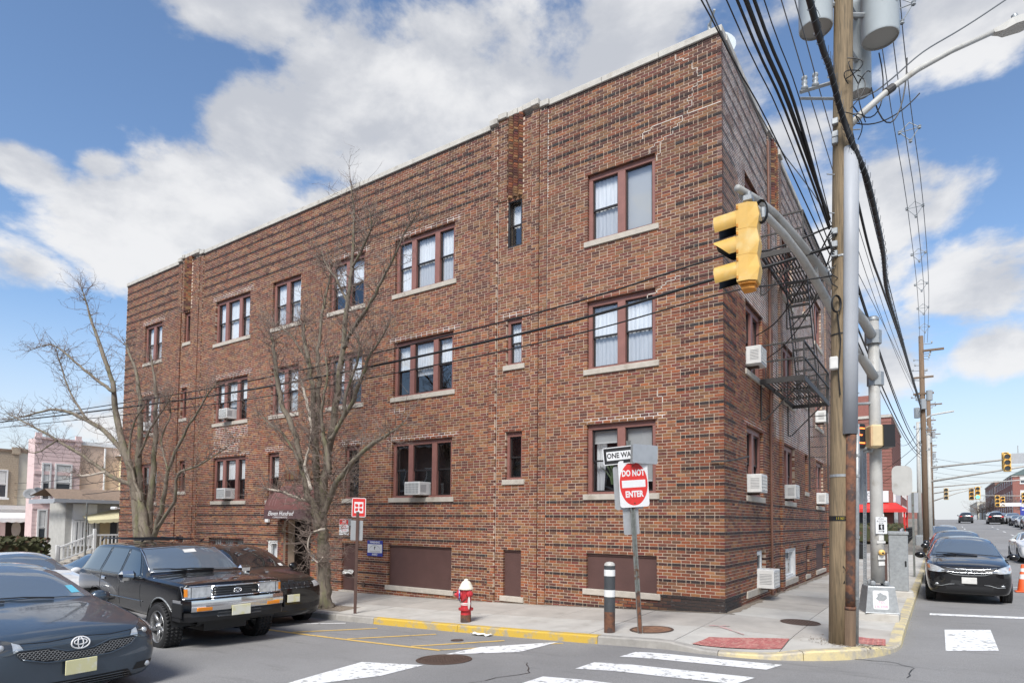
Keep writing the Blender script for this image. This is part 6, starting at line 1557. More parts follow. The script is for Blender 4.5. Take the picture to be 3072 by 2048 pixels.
def bollard():
    b = (-1.195, -2.841, zs(-1.195, -2.841)); t = thing('bollard', 'dark grey steel bollard with two white bands and a rusty foot', 'bollard', b); r = .095
    for nm, z0, z1, m, dr in (('foot', -.02, .36, 'rust', 0), ('shaft', .36, 1.16, 'bollard', .001)):
        mb = MB(); mb.smooth = True; mb.lathe([(r+dr, z0), (r+dr, z1)], 28); mb.build(nm, M[m], t)
    mb = MB(); mb.smooth = True; mb.lathe([(r+.001, 1.16), (r*.93, 1.195), (r*.6, 1.22), (.001, 1.228)], 28); mb.build('cap', M['steel_white'], t)
    for z0, z1 in ((.62, .74), (.98, 1.09)): mb = MB(); mb.smooth = True; mb.lathe([(r+.003, z0), (r+.003, z1)], 28); mb.build('white_band', M['white'], t)
bollard()
def hydrant():
    b = (-4.387, -2.86, zs(-4.387, -2.86)); t = thing('fire_hydrant', 'red fire hydrant with cream bonnet and blue ringed cap', 'fire hydrant', b, R(-22))
    def la(nm, prof, m, Mx=None, n=28, par=None): mb = MB(); mb.smooth = False; mb.lathe(prof, n, M=Mx); o = mb.build(nm, M[m], par or t); sharp(o, 30); return o
    la('barrel', [(.106, -.02), (.106, .14), (.104, .26)], 'hyd_red'); la('base_soot', [(.1075, -.01), (.1075, .13), (.1068, .15)], 'rust')
    la('flange', [(.104, .235), (.148, .24), (.152, .262), (.15, .285), (.106, .29)], 'hyd_red'); la('upper_barrel', [(.106, .29), (.108, .42), (.112, .60), (.122, .635), (.122, .66)], 'hyd_red')
    for z in (.345, .375): la('band', [(.1075, z), (.110, z+.003), (.110, z+.018), (.1075, z+.021)], 'offwhite')
    la('bonnet', [(.122, .655), (.150, .66), (.150, .685), (.128, .72), (.105, .775), (.078, .815), (.045, .835), (.04, .86), (.022, .872), (.001, .874)], 'hyd_white')
    Ym = Matrix.Translation((0, -.08, .55)) @ Matrix.Rotation(math.pi/2, 4, 'X')
    n = la('pumper_nozzle', [(.085, 0), (.085, .03), (.098, .035), (.098, .07), (.07, .095), (.045, .10), (.03, .14), (.001, .142)], 'hyd_red', Ym @ Matrix.Translation((-.05, 0, 0)) @ Matrix.Rotation(R(-24), 4, 'Y'))
    mb = MB(); mb.smooth = True; mb.lathe([(.098+.022*math.cos(a), .048+.016*math.sin(a)) for a in [2*math.pi*i/10 for i in range(11)]], 26, M=Ym @ Matrix.Translation((-.05, 0, 0)) @ Matrix.Rotation(R(-24), 4, 'Y')); mb.build('blue_ring', M['hyd_blue'], n)
    for sd in (1, -1): la('side_nozzle', [(.055, .06), (.055, .12), (.068, .125), (.068, .165), (.045, .18), (.022, .182), (.022, .21), (.001, .212)], 'hyd_red', Matrix.Translation((0, 0, .57)) @ Matrix.Rotation(sd*math.pi/2, 4, 'Y'), 20)
    mb = MB(); mb.tube([(-.10, -.10, .46), (-.03, -.118, .40), (.06, -.108, .43), (.15, -.04, .53)], .007, 5); mb.build('chain', M['iron'], t)
    mb = MB(); mb.smooth = True; mb.ellipsoid((.17, -.03, .40), (.045, .014, .13), 14, 10); mb.build('tag', M['offwhite'], t)
hydrant()
def fire_sign():
    b = (-7.549, -2.984, zs(-7.549, -2.984)); t = thing('sign_post', 'brown steel post with a red and white cross sign and a bare plate behind', 'road sign', b); ax = Vector((.045, -.03, 1)).normalized()
    X = Vector((.80, .60, 0)).normalized(); X = (X-ax*X.dot(ax)).normalized(); Nn = X.cross(ax); B4 = lambda u, dx, dn: Matrix.Translation(ax*u+X*dx+Nn*dn) @ Matrix(((X.x, ax.x, Nn.x, 0), (X.y, ax.y, Nn.y, 0), (X.z, ax.z, Nn.z, 0), (0, 0, 0, 1)))
    mb = MB(); Q = B4(0, 0, 0)
    for (x0, x1, z0, z1) in ((-.032, .032, 0, .005), (-.032, -.026, -.03, 0), (.026, .032, -.03, 0)): mb.box((x0, -.02, z0), (x1, 2.34, z1), Q)
    mb.build('post', M['post_brown'], t)
    S = B4(2.44, .02, -.012); s = sign_plate('sign_plate', t, .32, .44, 'sign_white', S, .03); flat('red_field', s, rrect(.29, .41), 'red', S, .0034); flat('white_square', s, rrect(.205, .255), 'sign_white', S, .0044)
    for a in (0, 90, 180, 270):
        P = []
        for i in range(9): q = i/8; P.append((lerp(.018, .115, q), .038*math.sin(math.pi*q)))
        for i in range(7, 0, -1): q = i/8; P.append((lerp(.018, .115, q), -.038*math.sin(math.pi*q)))
        flat('red_petal', s, [(x*math.cos(R(a+45))-y*math.sin(R(a+45)), x*math.sin(R(a+45))+y*math.cos(R(a+45))) for x, y in P], 'red', S, .0053)
    sign_plate('rear_plate', t, .28, .46, 'alu', B4(1.91, -.02, -.04), .02)
fire_sign()
# ---- wooden utility pole with its hardware
UP0 = Vector((2.282, -1.854, zs(2.28, -1.85))); UAX = (Vector((2.514, -2.269, 9.747))-UP0).normalized(); VR = Vector((.824, .566, 0)); VF = Vector((.566, -.824, 0))  # right / toward the crossing
def upt(z, dr=0.0, df=0.0): return UAX*((z-UP0.z)/UAX.z)+VR*dr+VF*df
def cyl_text(nm, txt, size, parent, c, r, ang, z, m):
    o = text_obj(nm, txt, size, M[m], None, Matrix.Identity(4), extr=.0005)
    for v in o.data.vertices: a = ang+v.co.x/r; v.co = Vector((c[0]+(r+.004+v.co.z)*math.cos(a), c[1]+(r+.004+v.co.z)*math.sin(a), z+v.co.y))
    o.parent = parent; return o
def utility_pole():
    t = thing('utility_pole', 'tall brown wooden utility pole with transformers beside the crossing', 'utility pole', UP0)
    mb = MB(); mb.smooth = True; mb.tube([upt(z) for z in (-.5, 1, 2.5, 4, 6, 8, 10, 11.5)], [.165, .162, .158, .152, .147, .140, .133, .128], 24); mb.build('pole', M['wood'], t)
    mb = MB(); mb.smooth = True; P = []
    for z in (2.95, 4.3, 5.8, 7.35):       # U shaped cable guard
        c = upt(z, .05, .16)
        P.append([c+VR*(.105*math.cos(a))+VF*(.085*math.sin(a)) for a in [R(q) for q in (-60, -30, 0, 30, 60, 90, 120, 150, 180, 210, 240)]])
    mb.v = [tuple(p) for r_ in P for p in r_]; n = 11; mb.f = [(i*n+j, i*n+j+1, (i+1)*n+j+1, (i+1)*n+j) for i in range(3) for j in range(n-1)]; mb.c = [None]*len(mb.f); g = mb.build('cable_guard', M['guard'], t); g.modifiers.new('t', 'SOLIDIFY').thickness = .006
    mb = MB(); mb.smooth = True; mb.tube([upt(z, .06, .165) for z in (.30, .6, 1.6, 2.94)], [.075, .072, .072, .074], 16); mb.tube([upt(z, .06, .165) for z in (.26, .31)], .085, 16); mb.build('riser_pipe', M['rust'], t)
    mb = MB(); mb.tube([upt(z, .06, .165) for z in (-.35, .27)], .082, 14); mb.build('riser_base', M['wood_old'], t)
    mb = MB(); mb.smooth = True; mb.tube([upt(z, .215, .06) for z in (-.35, 1, 2, 3.12)], .036, 10); mb.build('conduit', M['galv'], t)
    for z in (.4, 1.35, 2.3, 2.62): mb = MB(); mb.tube([upt(z, .215, .06), upt(z+.04, .215, .06)], .045, 10); mb.build('conduit_clamp', M['galv'], t)
    mb = MB(); A = [R(q) for q in range(-40, 221, 20)]
    def strap(z, m, h=.035, dr=.158):
        mb = MB(); lo = [upt(z)+VR*(dr*math.cos(a))+VF*(dr*math.sin(a)) for a in A]; up = [p+Vector((0, 0, h)) for p in lo]
        for i in range(len(A)-1): mb.quad(lo[i], lo[i+1], up[i+1], up[i])
        return mb.build('strap', M[m], t)
    strap(2.30, 'galv', .04, .165); strap(5.7, 'galv', .03, .157); strap(4.5, 'cable', .02, .158)
    s = strap(1.62, 'sign_black', .075, .166); c_ = upt(1.658)
    o = text_obj('pole_number', '11161 40', .062, mat('tag_yellow', (.75,.6,.04), .5), None, Matrix.Identity(4), extr=.0005, sx=.8)
    for v in o.data.vertices: a = math.pi/2+.35-v.co.x/.167; p = c_+VR*(.168*math.cos(a))+VF*(.168*math.sin(a)); v.co = Vector((p.x, p.y, p.z+v.co.y))
    o.parent = s
    mb = MB(); rng = random.Random(4)
    for i in range(16): a = rng.uniform(1.2, 1.9); z = rng.uniform(.62, .98); c = upt(z)+VR*(.159*math.cos(a))+VF*(.159*math.sin(a)); mb.tube([c, c+VR*rng.uniform(-.04, .04)+Vector((0, 0, rng.uniform(-.09, .09)))+VF*.003], .007, 4)
    tag(mb.build('burn_mark', M['black'], t), kind='stuff')
    # crossarm with insulators
    a0, a1 = Vector((1.93, -2.585, 8.30))-UP0, Vector((2.40, -2.28, 8.47))-UP0; d = (a1-a0)
    mb = MB(); mb.tube([a0, a1], .032, 4); mb.tube([a0+Vector((0, 0, -.1)), a1+Vector((0, 0, -.28))], .026, 4); c = mb.build('crossarm', M['galv'], t)
    for q in (.12, .42):
        mb = MB(); mb.smooth = True; p = a0+d*q; mb.lathe([(.02, 0), (.055, .03), (.052, .06), (.03, .09), (.045, .12), (.04, .15), (.02, .17), (.045, .19), (.04, .225), (.001, .23)], 14, o=p); mb.build('insulator', M['ins'], c)
    # transformers
    for (cx_, cy_, z0, r, h, tx) in ((2.14, -2.42, 9.33, .245, 1.2, (('IN A', .17, .62), ('NOB', .17, .42))), (2.98, -1.93, 9.13, .262, 1.25, (('PRIMARY', .085, .95), ('SWITCH', .085, .84), ('IN', .13, .62), ('NOB', .13, .46))), (2.66, -1.50, 8.62, .165, 1.6, ())):
        o = Vector((cx_, cy_, z0))-UP0; mb = MB(); mb.smooth = False; mb.lathe([(r*.96, .0), (r, .02), (r, h*.9), (r*1.03, h*.91), (r*1.03, h*.95), (r*.8, h), (.001, h*1.01)], 32, o=o); tr = mb.build('transformer', M['transf'], t); sharp(tr, 40); 
        mb = MB(); mb.lathe([(r*.95, .03), (.001, .03)], 32, o=o); mb.lathe([(r*.96, .0), (r*.93, -.004), (r*.92, .03)], 32, o=o); mb.build('transformer_base', M['transf_lid'], tr)
        for i, (s_, sz, zz) in enumerate(tx): cyl_text('lettering', s_, sz, tr, o, r, math.atan2(-.82+.0, .30+(.35 if i > 1 and r > .25 else 0))-(.55 if r > .25 and i < 2 else 0), o.z+zz, 'galv' if i > 1 else 'ac_dark')
        if r > .25: cyl_text('emblem', 'O', .10, tr, o, r, math.atan2(-.82, .30)-.55, o.z+1.09, 'sign_black')
        mb = MB(); mb.tube([o+Vector((0, 0, h*.75)), upt(z0+h*.75)], .04, 6); mb.tube([o+Vector((0, 0, h*.3)), upt(z0+h*.3)], .04, 6); mb.build('hanger', M['galv'], t)
        mb = MB(); mb.smooth = True; mb.lathe([(.05, h), (.06, h+.05), (.035, h+.1), (.05, h+.14), (.03, h+.2), (.001, h+.22)], 12, o=o); mb.build('bushing', M['ins'], tr)
    # hardware clutter: pins, hooks, jumpers
    mb = MB(); rng = random.Random(9)
    for z in (3.6, 4.2, 5.1, 5.55, 6.4, 7.0, 7.7, 7.95, 8.5): s = rng.choice((-1, 1)); c = upt(z, .14*s, .03); mb.tube([c, c+VR*.12*s+Vector((0, 0, .01))], .01, 5)
    for z in (7.5, 7.6, 7.8, 5.9, 5.75, 6.1): c = upt(z, -.15, .06); mb.bbox(tuple(c-Vector((.045, .045, .05))), tuple(c+Vector((.045, .045, .05))), .01)
    tag(mb.build('fittings', M['galv'], t), kind='stuff')
    mb = MB()
    for i in range(9):
        z = rng.uniform(7.3, 8.6); a = upt(z, rng.uniform(-.15, .2), .15); b_ = upt(z+rng.uniform(-.7, .4), rng.uniform(-.1, .35), .2); m_ = a.lerp(b_, .5)+VR*rng.uniform(-.3, .3)+VF*.15; mb.tube([(1-q)**2*a+2*q*(1-q)*(m_*1.5-(a+b_)*.25)+q*q*b_ for q in [j/9 for j in range(10)]], .008, 5)
    for i in range(5): z = rng.uniform(5.5, 6.6); a = upt(z, -.14, .08); mb.tube([a, a+VR*-.12+Vector((0, 0, -.12)), a+VR*-.06+Vector((0, 0, -.3)), upt(z-.35, -.12, .1)], .009, 5)
    bz = lambda *p: [(1-q)**3*p[0]+3*q*(1-q)**2*p[1]+3*q*q*(1-q)*p[2]+q**3*p[3] for q in [j/12 for j in range(13)]]
    mb.tube(bz(upt(8.1, .15), upt(7.7, .5, -.1), upt(8.2, .9, -.2), upt(9.0, .62, -.1)), .010, 5); mb.tube(bz(upt(8.45, .5, -.1), upt(7.3, .6, .1), upt(7.9, 1.0), upt(8.85, 1.0)), .011, 5); mb.tube(bz(upt(7.85, .12), upt(7.7, .5), upt(7.95, .9), upt(8.3, 1.2)), .010, 5)
    for i in range(7): a = R(50*i); c = upt(4.95, -.17, .14); mb.tube([c+VR*(.07*math.cos(q+a))+Vector((0, 0, .13*math.sin(q+a)))+VF*.006*i for q in [R(30*j) for j in range(13)]], .008, 4, cap=False)
    mb.tube([upt(4.85, -.14, .12), upt(4.4, -.10, .16), upt(3.9, -.13, .15), upt(3.55, -.10, .15)], .01, 5); tag(mb.build('jumper_wire', M['cable'], t), kind='stuff')
    c = upt(4.05, -.16, .10); mb = MB(); mb.bbox(tuple(c-Vector((.07, .05, .10))), tuple(c+Vector((.05, .05, .10))), .015); mb.build('junction_box', M['offwhite'], t)
    # street lamp on its curved arm
    l = thing('street_lamp', 'grey street lamp on a long arm from the wooden pole, cut by the right edge', 'street lamp', (2.52, -2.15, 7.75)); o = Vector((2.52, -2.15, 7.75))
    P = [Vector(p)-o for p in ((2.50,-2.16,7.72),(2.72,-2.02,7.98),(3.05,-1.81,8.33),(3.45,-1.55,8.68),(3.9,-1.26,8.98),(4.43,-.93,9.26))]; mb = MB(); mb.smooth = True; mb.tube(P, [.055, .052, .048, .045, .042, .038], 12); mb.build('arm', M['steel_white'], l)
    mb = MB(); mb.tube([P[2]*.96+P[1]*.04, P[2]*1.0+(P[3]-P[2])*.2], .062, 10); mb.build('arm_clamp', M['fe'], l)
    D = Vector((.80, .52, .30)).normalized(); U = Vector((-.22, -.16, .96)); U = (U-D*U.dot(D)).normalized(); W = D.cross(U); Tm = Matrix(((D.x, W.x, U.x, P[-1].x), (D.y, W.y, U.y, P[-1].y), (D.z, W.z, U.z, P[-1].z), (0, 0, 0, 1)))
    mb = MB(); mb.v = []
    pr = [(0, .04, .03, .03), (.12, .07, .05, .05), (.25, .15, .05, .07), (.55, .16, .05, .08), (.72, .10, .04, .06)]
    for x, w, dn, up_ in pr: mb.v += [tuple(Tm @ Vector(p)) for p in ((x, -w, -dn), (x, w, -dn), (x, w*.8, up_), (x, -w*.8, up_))]
    mb.f = [(i*4+k, i*4+(k+1) % 4, (i+1)*4+(k+1) % 4, (i+1)*4+k) for i in range(4) for k in range(4)]+[(3, 2, 1, 0), (16, 17, 18, 19)]; mb.c = [None]*len(mb.f); h = mb.build('lamp_head', M['steel_white'], l)
    mb = MB(); mb.lathe([(.04, 0), (.045, .05), (.04, .09), (.001, .095)], 14, M=Tm @ Matrix.Translation((.40, 0, .075))); mb.build('photocell', M['galv'], h); sign_plate('lamp_label', h, .14, .06, 'sign_white', Tm @ Matrix.Translation((.45, -.152, .02)) @ Matrix.Rotation(math.pi/2, 4, 'X'), .006, .003)
utility_pole()
# ---- traffic signal pole with mast arms
def traffic_signal():
    b = Vector((2.566, 1.537, zs(2.566, 1.537))); t = thing('traffic_signal', 'pale steel traffic signal pole with twin curved arms and a yellow signal head', 'traffic signal', b)
    mb = MB(); mb.smooth = True; top = Vector((.02, -.30, 5.90)); mb.tube([Vector((0, 0, .72)), top*.3, top*.65, top], [.125, .118, .105, .098], 24); mb.build('pole', M['steel_white'], t)
    mb = MB(); mb.smooth = True; mb.lathe([(.105, 0), (.11, .05), (.075, .09), (.001, .10)], 18, o=top); mb.build('pole_cap', M['galv'], t)
    mb = MB(); mb.bbox((-.36, -.34, -.06), (.36, .34, .14), .015); mb.build('footing', M['concrete2'], t)
    mb = MB(); W = [(.30, .145), (.29, .16), (.235, .64), (.225, .66)]; RZ = Matrix.Rotation(R(18), 4, 'Z')
    mb.v = [tuple(RZ @ Vector((sx*w, sy*w, z))) for w, z in W for sx, sy in ((-1,-1),(1,-1),(1,1),(-1,1))]; mb.f = [(i*4+k, i*4+(k+1) % 4, (i+1)*4+(k+1) % 4, (i+1)*4+k) for i in range(3) for k in range(4)]+[(12, 13, 14, 15)]; mb.c = [None]*len(mb.f); bs = mb.build('base_box', M['galv'], t)
    for i in range(4): a = R(45+90*i+18); mb = MB(); mb.bbox((.13*math.cos(a)*1.3-.05, .13*math.sin(a)*1.3-.05, .655), (.13*math.cos(a)*1.3+.05, .13*math.sin(a)*1.3+.05, .76), .03); mb.build('bolt_cover', M['galv'], bs)
    T = RZ @ Matrix.Translation((-.02, -.262, .40)) @ Matrix.Rotation(math.pi/2-.113, 4, 'X'); p = sign_plate('sticker', bs, .27, .36, 'sign_white', T, .03, .002); flat('torn_patch', p, [(-.09,.02),(-.05,.07),(-.06,.11),(.0,.14),(.05,.10),(.10,.09),(.11,.03),(.05,-.02),(-.03,-.02)], 'galv', T, .0026)
    pk = mat('magenta_print', (.55,.10,.22), .6)
    for s_, y in (('(732)', -.055), ('236-0300', -.13)): text_obj('lettering', s_, .068, pk, p, T @ Matrix.Translation((0, y, .0024)), sx=.9, extr=.0004)
    o = b
    A = rel([(2.58,1.25,5.27),(2.47,.55,5.45),(2.36,-.01,5.54),(2.25,-.6,5.63),(2.13,-1.23,5.72),(2.01,-1.88,5.82),(1.92,-2.35,5.90),(1.84,-2.79,5.97),(1.77,-3.13,6.02),(1.70,-3.53,6.05),(1.59,-4.09,6.03),(1.48,-4.61,5.98)], o)
    B = rel([(2.60,1.33,4.45),(2.47,.6,4.68),(2.34,-.05,4.87),(2.15,-1.06,5.23),(2.02,-1.77,5.50),(1.90,-2.42,5.72),(1.77,-3.13,5.86),(1.66,-3.69,5.92),(1.53,-4.36,5.90)], o)
    mb = MB(); mb.smooth = True; mb.tube(A, [lerp(.088, .046, i/11) for i in range(12)], 16); mb.build('upper_arm', M['steel_white'], t); mb = MB(); mb.smooth = True; mb.tube(B, [lerp(.088, .044, i/8) for i in range(9)], 16); mb.build('lower_arm', M['steel_white'], t)
    mb = MB(); mb.tube([A[5], B[4]], .03, 8); mb.build('arm_strut', M['steel_white'], t)
    for q in (A[0], B[0]): mb = MB(); mb.tube([q+Vector((0, .05, -.12)) if False else Vector(q)+Vector((0, 0, -.13)), Vector(q)+Vector((0, 0, .13))], .15, 8); mb.build('arm_collar', M['galv'], t)
    mb = MB(); mb.tube([Vector(B[-1])+Vector((.02, .1, -.02)), Vector(B[-1])+Vector((.02, -.05, .0)), Vector(A[-1])+Vector((0, .2, 0))], .05, 8); mb.tube([Vector(B[-2])+Vector((0, -.3, 0)), Vector(B[-2])+Vector((.0, -.3, -.14))], .045, 8); mb.build('arm_clamp', M['galv'], t)
    # signal head, facing down the near street
    s = thing_part('signal_head', t, Vector((1.585, -4.46, 5.235))-b, R(3)); hh = .345
    for i, z in enumerate((.345, 0, -.345)):
        mb = MB(); w = .172; P = [(-.10, -w), (-.10, w), (.02, w), (.12, w*.62), (.12, -w*.62), (.02, -w)]
        mb.v = [(x, y, z-hh/2+.002) for x, y in P]+[(x*(1 if x < .1 else 1.25), y, z) for x, y in P]+[(x, y, z+hh/2-.002) for x, y in P]; n = 6
        mb.f = [(k, (k+1) % n, n+(k+1) % n, n+k)[::-1] for k in range(n)]+[(n+k, n+(k+1) % n, 2*n+(k+1) % n, 2*n+k)[::-1] for k in range(n)]+[tuple(range(n)), tuple(range(2*n, 3*n))[::-1]]; mb.c = [None]*len(mb.f); mb.build('housing', M['yellow'], s)
        mb = MB(); mb.box((-.125, -w, z-hh/2+.004), (-.098, w, z+hh/2-.004)); mb.build('door', M['yellow'], s)
        tilt = Matrix.Translation((-.12, 0, z)) @ Matrix.Rotation(R(-6), 4, 'Y'); v = None
        for rad, vm, vn in ((.158, 'yellow', 'visor'), (.152, 'black', 'visor_lining')):
            mb = MB(); mb.smooth = True; V = []
            for k in range(25):
                a = R(-128+256*k/24+90); ln = .30 if i != 1 else .30*(1-.62*max(0, (abs(k-12)-5)/7))
                V += [tilt @ Vector((0, rad*math.cos(a), rad*math.sin(a))), tilt @ Vector((-ln, rad*math.cos(a), rad*math.sin(a)))]
            mb.v = [tuple(q) for q in V]; mb.f = [(2*k, 2*k+1, 2*k+3, 2*k+2) for k in range(24)]; mb.c = [None]*24; q_ = mb.build(vn, M[vm], v or s); v = v or q_
        mb = MB(); mb.smooth = True; mb.lathe([(.145, 0), (.10, .03), (.001, .045)], 24, M=Matrix.Translation((-.126, 0, z)) @ Matrix.Rotation(-math.pi/2, 4, 'Y')); mb.build('lens', M['lens_dark'], s)
        for zz in (-.12, .12): mb = MB(); mb.tube([(-.112, -.176, z+zz-.02), (-.112, -.176, z+zz+.02)], .012, 6); mb.build('hinge', M['yellow_worn'], s)
    mb = MB(); P = [(-.10, -.15), (-.10, .15), (.02, .15), (.10, .1), (.10, -.1), (.02, -.15)]; mb.prism([(x, y, -.545+(.0 if x < .05 else .0)) for x, y in P], (0, 0, .025)); mb.prism([(x*.8, y*.7, -.60) for x, y in P], (0, 0, .054)); mb.build('rusted_bottom', M['yellow_worn'], s)
    mb = MB(); mb.tube([(0, 0, .50), (0, 0, .72)], .04, 8); mb.bbox((-.06, -.08, .58), (.06, .08, .66), .01); mb.build('hanger', M['galv'], s)
    mb = MB()
    for i in range(4): mb.tube([(.14+.02*i, .02*i, .58+.10*math.sin(q)) if False else (.16+.075*math.cos(q), -.03+.02*i, .42+.15*math.sin(q)) for q in [R(30*j) for j in range(13)]], .008, 4, cap=False)
    tag(mb.build('cable_loop', M['cable'], s), kind='stuff')
    # pedestrian signals on the pole
    def ped(loc, rz, m, lit, nm):
        q = thing_part(nm, t, Vector(loc)-b, rz); mb = MB(); mb.bbox((-.12, -.21, -.22), (.10, .21, .22), .03); mb.build('housing', M[m], q)
        mb = MB(); 
        for (y0, y1, z0, z1) in ((-.21, .21, .17, .215), (-.21, -.17, -.215, .17), (.17, .21, -.215, .17), (-.17, .17, -.215, -.18)): mb.box((.10, y0, z0), (.30, y1, z1))
        mb.build('visor', M['black'], q); mb = MB(); mb.box((.098, -.17, -.18), (.112, .17, .17)); f = mb.build('face', M['sign_black'], q)
        if lit:
            mb = MB()
            for (y0, y1, z0, z1) in ((-.09, .09, .085, .11), (.065, .09, -.0, .085), (-.09, .09, -.135, -.11)): mb.box((.112, y0, z0), (.116, y1, z1))
            mb.build('led_segment', M['led'], f)
        mb = MB(); mb.tube([(-.05, 0, -.22), (-.05, 0, -.28), (-.15, .1, -.28)], .03, 8); mb.build('bracket', M['galv'], q)
    ped((2.57, 1.17, 3.28), R(24), 'tan', False, 'pedestrian_signal')
    mb = MB(); mb.tube([Vector((2.30, 1.05, 3.06))-b, Vector((2.57, 1.3, 3.06))-b], .035, 8); mb.tube([Vector((2.25, 1.1, 3.95))-b, Vector((2.57, 1.3, 3.97))-b], .03, 8); mb.build('cross_bracket', M['galv'], t)
    q = thing_part('countdown_face', t, Vector((2.34, .92, 3.29))-b, R(-38)); mb = MB(); mb.bbox((-.05, -.13, -.24), (.05, .13, .24), .03); mb.build('housing', M['black'], q); mb = MB()
    for (y0, y1, z0, z1) in ((-.07, .08, .13, .155), (-.07, -.045, .0, .13), (-.07, .02, .0, .022), (-.07, .08, -.155, -.13)): mb.box((.05, y0, z0), (.056, y1, z1))
    mb.build('led_segment', M['led'], q)
    # push button plate
    X = Vector((.80, .60, 0)).normalized(); N_ = Vector((.60, -.80, 0)); c = Vector((2.575, 1.46, 1.55))-b+N_*.13
    S = frame(c, X, (0, 0, 1)); p = sign_plate('button_sign', t, .23, .33, 'sign_white', S, .02, .004); 
    for s_, y in (('PUSH', .125), ('BUTTON', .08), ('FOR', .04)): text_obj('lettering', s_, .046, M['sign_black'], p, S @ Matrix.Translation((0, y, .0045)), extr=.0004)
    flat('symbol_field', p, [(-.055, -.09), (.055, -.09), (.055, .02), (-.055, .02)], 'sign_black', S, .0043); flat('walking_figure', p, [(-.012,-.08),(-.004,-.045),(-.02,-.03),(-.008,-.005),(.008,-.005),(.022,-.03),(.008,-.045),(.022,-.08),(.010,-.08),(.0,-.055),(-.004,-.08)], 'sign_white', S, .0053); flat('walking_head', p, ring(10, .010, c=(0, .007)), 'sign_white', S, .0053)
    flat('arrow', p, [(-.06,-.125),(.03,-.125),(.03,-.142),(.065,-.12),(.03,-.098),(.03,-.115),(-.06,-.115)], 'sign_black', S, .0043)
    mb = MB(); mb.smooth = True; mb.lathe([(.055, 0), (.055, .04), (.03, .055), (.001, .058)], 18, M=frame(Vector((2.575, 1.44, 1.02))-b+N_*.115, X, (0, 0, 1))); pb = mb.build('push_button', M['yellow'], t); mb = MB(); mb.lathe([(.022, .056), (.001, .066)], 12, M=frame(Vector((2.575, 1.44, 1.01))-b+N_*.115, X, (0, 0, 1))); mb.build('button', M['black'], pb)
    mb = MB(); c = Vector((2.575, 1.5, .62))-b+X*.14+N_*.03; mb.bbox(tuple(c+Vector((-.025, -.025, -.34))), tuple(c+Vector((.025, .025, .40))), .008); mb.build('meter_strip', M['post_brown'], t)
    mb = MB(); rng = random.Random(3)
    for z in (.80, .92, 1.22, 1.30, 1.75): c = frame(Vector((2.575, 1.47, z))-b+N_*.124, X, (0, 0, 1)); w, h = rng.uniform(.05, .11), rng.uniform(.02, .06); mb.add([tuple(c @ Vector(p)) for p in ((-w, -h, 0), (w, -h*.8, 0), (w*.9, h, .002), (-w, h, .002))], [(0, 1, 2, 3)])
    tag(mb.build('torn_sticker', M['offwhite'], t), kind='stuff')
traffic_signal()
def perforated_post():
    b = (2.311, 1.756, zs(2.3, 1.75)); t = thing('sign_post', 'perforated grey steel post carrying a large bare sign back, left of the signal pole', 'road sign', b); ax = Vector((.012, .03, 1)); mb = MB()
    for z in range(0, 74): 
        z0, z1 = z*.05, z*.05+.034
        mb.box((-.03+ax.x*z0, -.03+ax.y*z0, z0), (.03+ax.x*z0, .03+ax.y*z0, z1)); 
        for s in (-1, 1): mb.box((s*.02-.010+ax.x*z0, -.03+ax.y*z0, z1), (s*.02+.010+ax.x*z0, .03+ax.y*z0, z0+.05))
    tag(mb.build('post', M['galv'], t), kind='stuff'); X = Vector((.84, .54, 0)).normalized(); sign_plate('sign_back', t, .62, 1.15, 'alu', frame(Vector((-.20, .04, 2.85)), X, (0, 0, 1)), .05)
    sign_plate('sign_back', t, .42, .62, 'steel_white', frame(Vector((.66, .65, 2.78)), X, (0, 0, 1)), .12)['label'] = 'pale sign back showing right of the signal pole'
perforated_post()
def cabinet():
    t = thing('control_cabinet', 'narrow grey control cabinet on the pavement behind the signal pole', 'cabinet', (2.66, 6.65, zs(2.66, 6.65)), R(4)); mb = MB(); mb.bbox((-.20, -.22, .16), (.24, .22, 1.62), .015); mb.build('body', M['galv'], t); mb = MB(); mb.bbox((-.22, -.24, 1.621), (.26, .24, 1.72), .02); mb.build('lid', M['galv'], t); mb = MB(); mb.bbox((-.24, -.30, -.1), (.34, .30, .159), .02); mb.build('plinth', M['concrete2'], t); mb = MB(); mb.bbox((.16, -.235, .8), (.20, -.221, .95), .004); mb.build('handle', M['black'], t)
cabinet()
def plain_sign(x, y, h, label, w, hh, m='post_dark', pm='alu'):
    t = thing('sign_post', label, 'road sign', (x, y, zs(x, y))); mb = MB(); mb.box((-.035, -.02, -.02), (.035, .02, h)); mb.build('post', M[m], t); sign_plate('sign_back', t, w, hh, pm, frame((0, .03, h-hh/2), (.9, .4, 0), (0, 0, 1)), .03)
plain_sign(2.80, 15.0, 3.15, 'dark thin post with a grey sign back at the right kerb beside the black crossover', .36, .75)
def cone():
    t = thing('traffic_cone', 'orange traffic cone with two white collars on the road right of the black crossover', 'traffic cone', (5.66, 11.5, zr(5.66, 11.5))); mb = MB(); mb.bbox((-.20, -.20, 0), (.20, .20, .04), .02); mb.build('base', M['orange'], t); mb = MB(); mb.smooth = True; r = lambda z: lerp(.15, .04, z/.8); mb.lathe([(r(0), .04), (r(.78), .82), (.03, .84), (.001, .84)], 24); c = mb.build('body', M['orange'], t)
    for a, b in ((.36, .50), (.58, .68)): mb = MB(); mb.smooth = True; mb.lathe([(r(a)+.003, .04+a), (r(b)+.003, .04+b)], 24); mb.build('collar', M['white'], c)
cone()
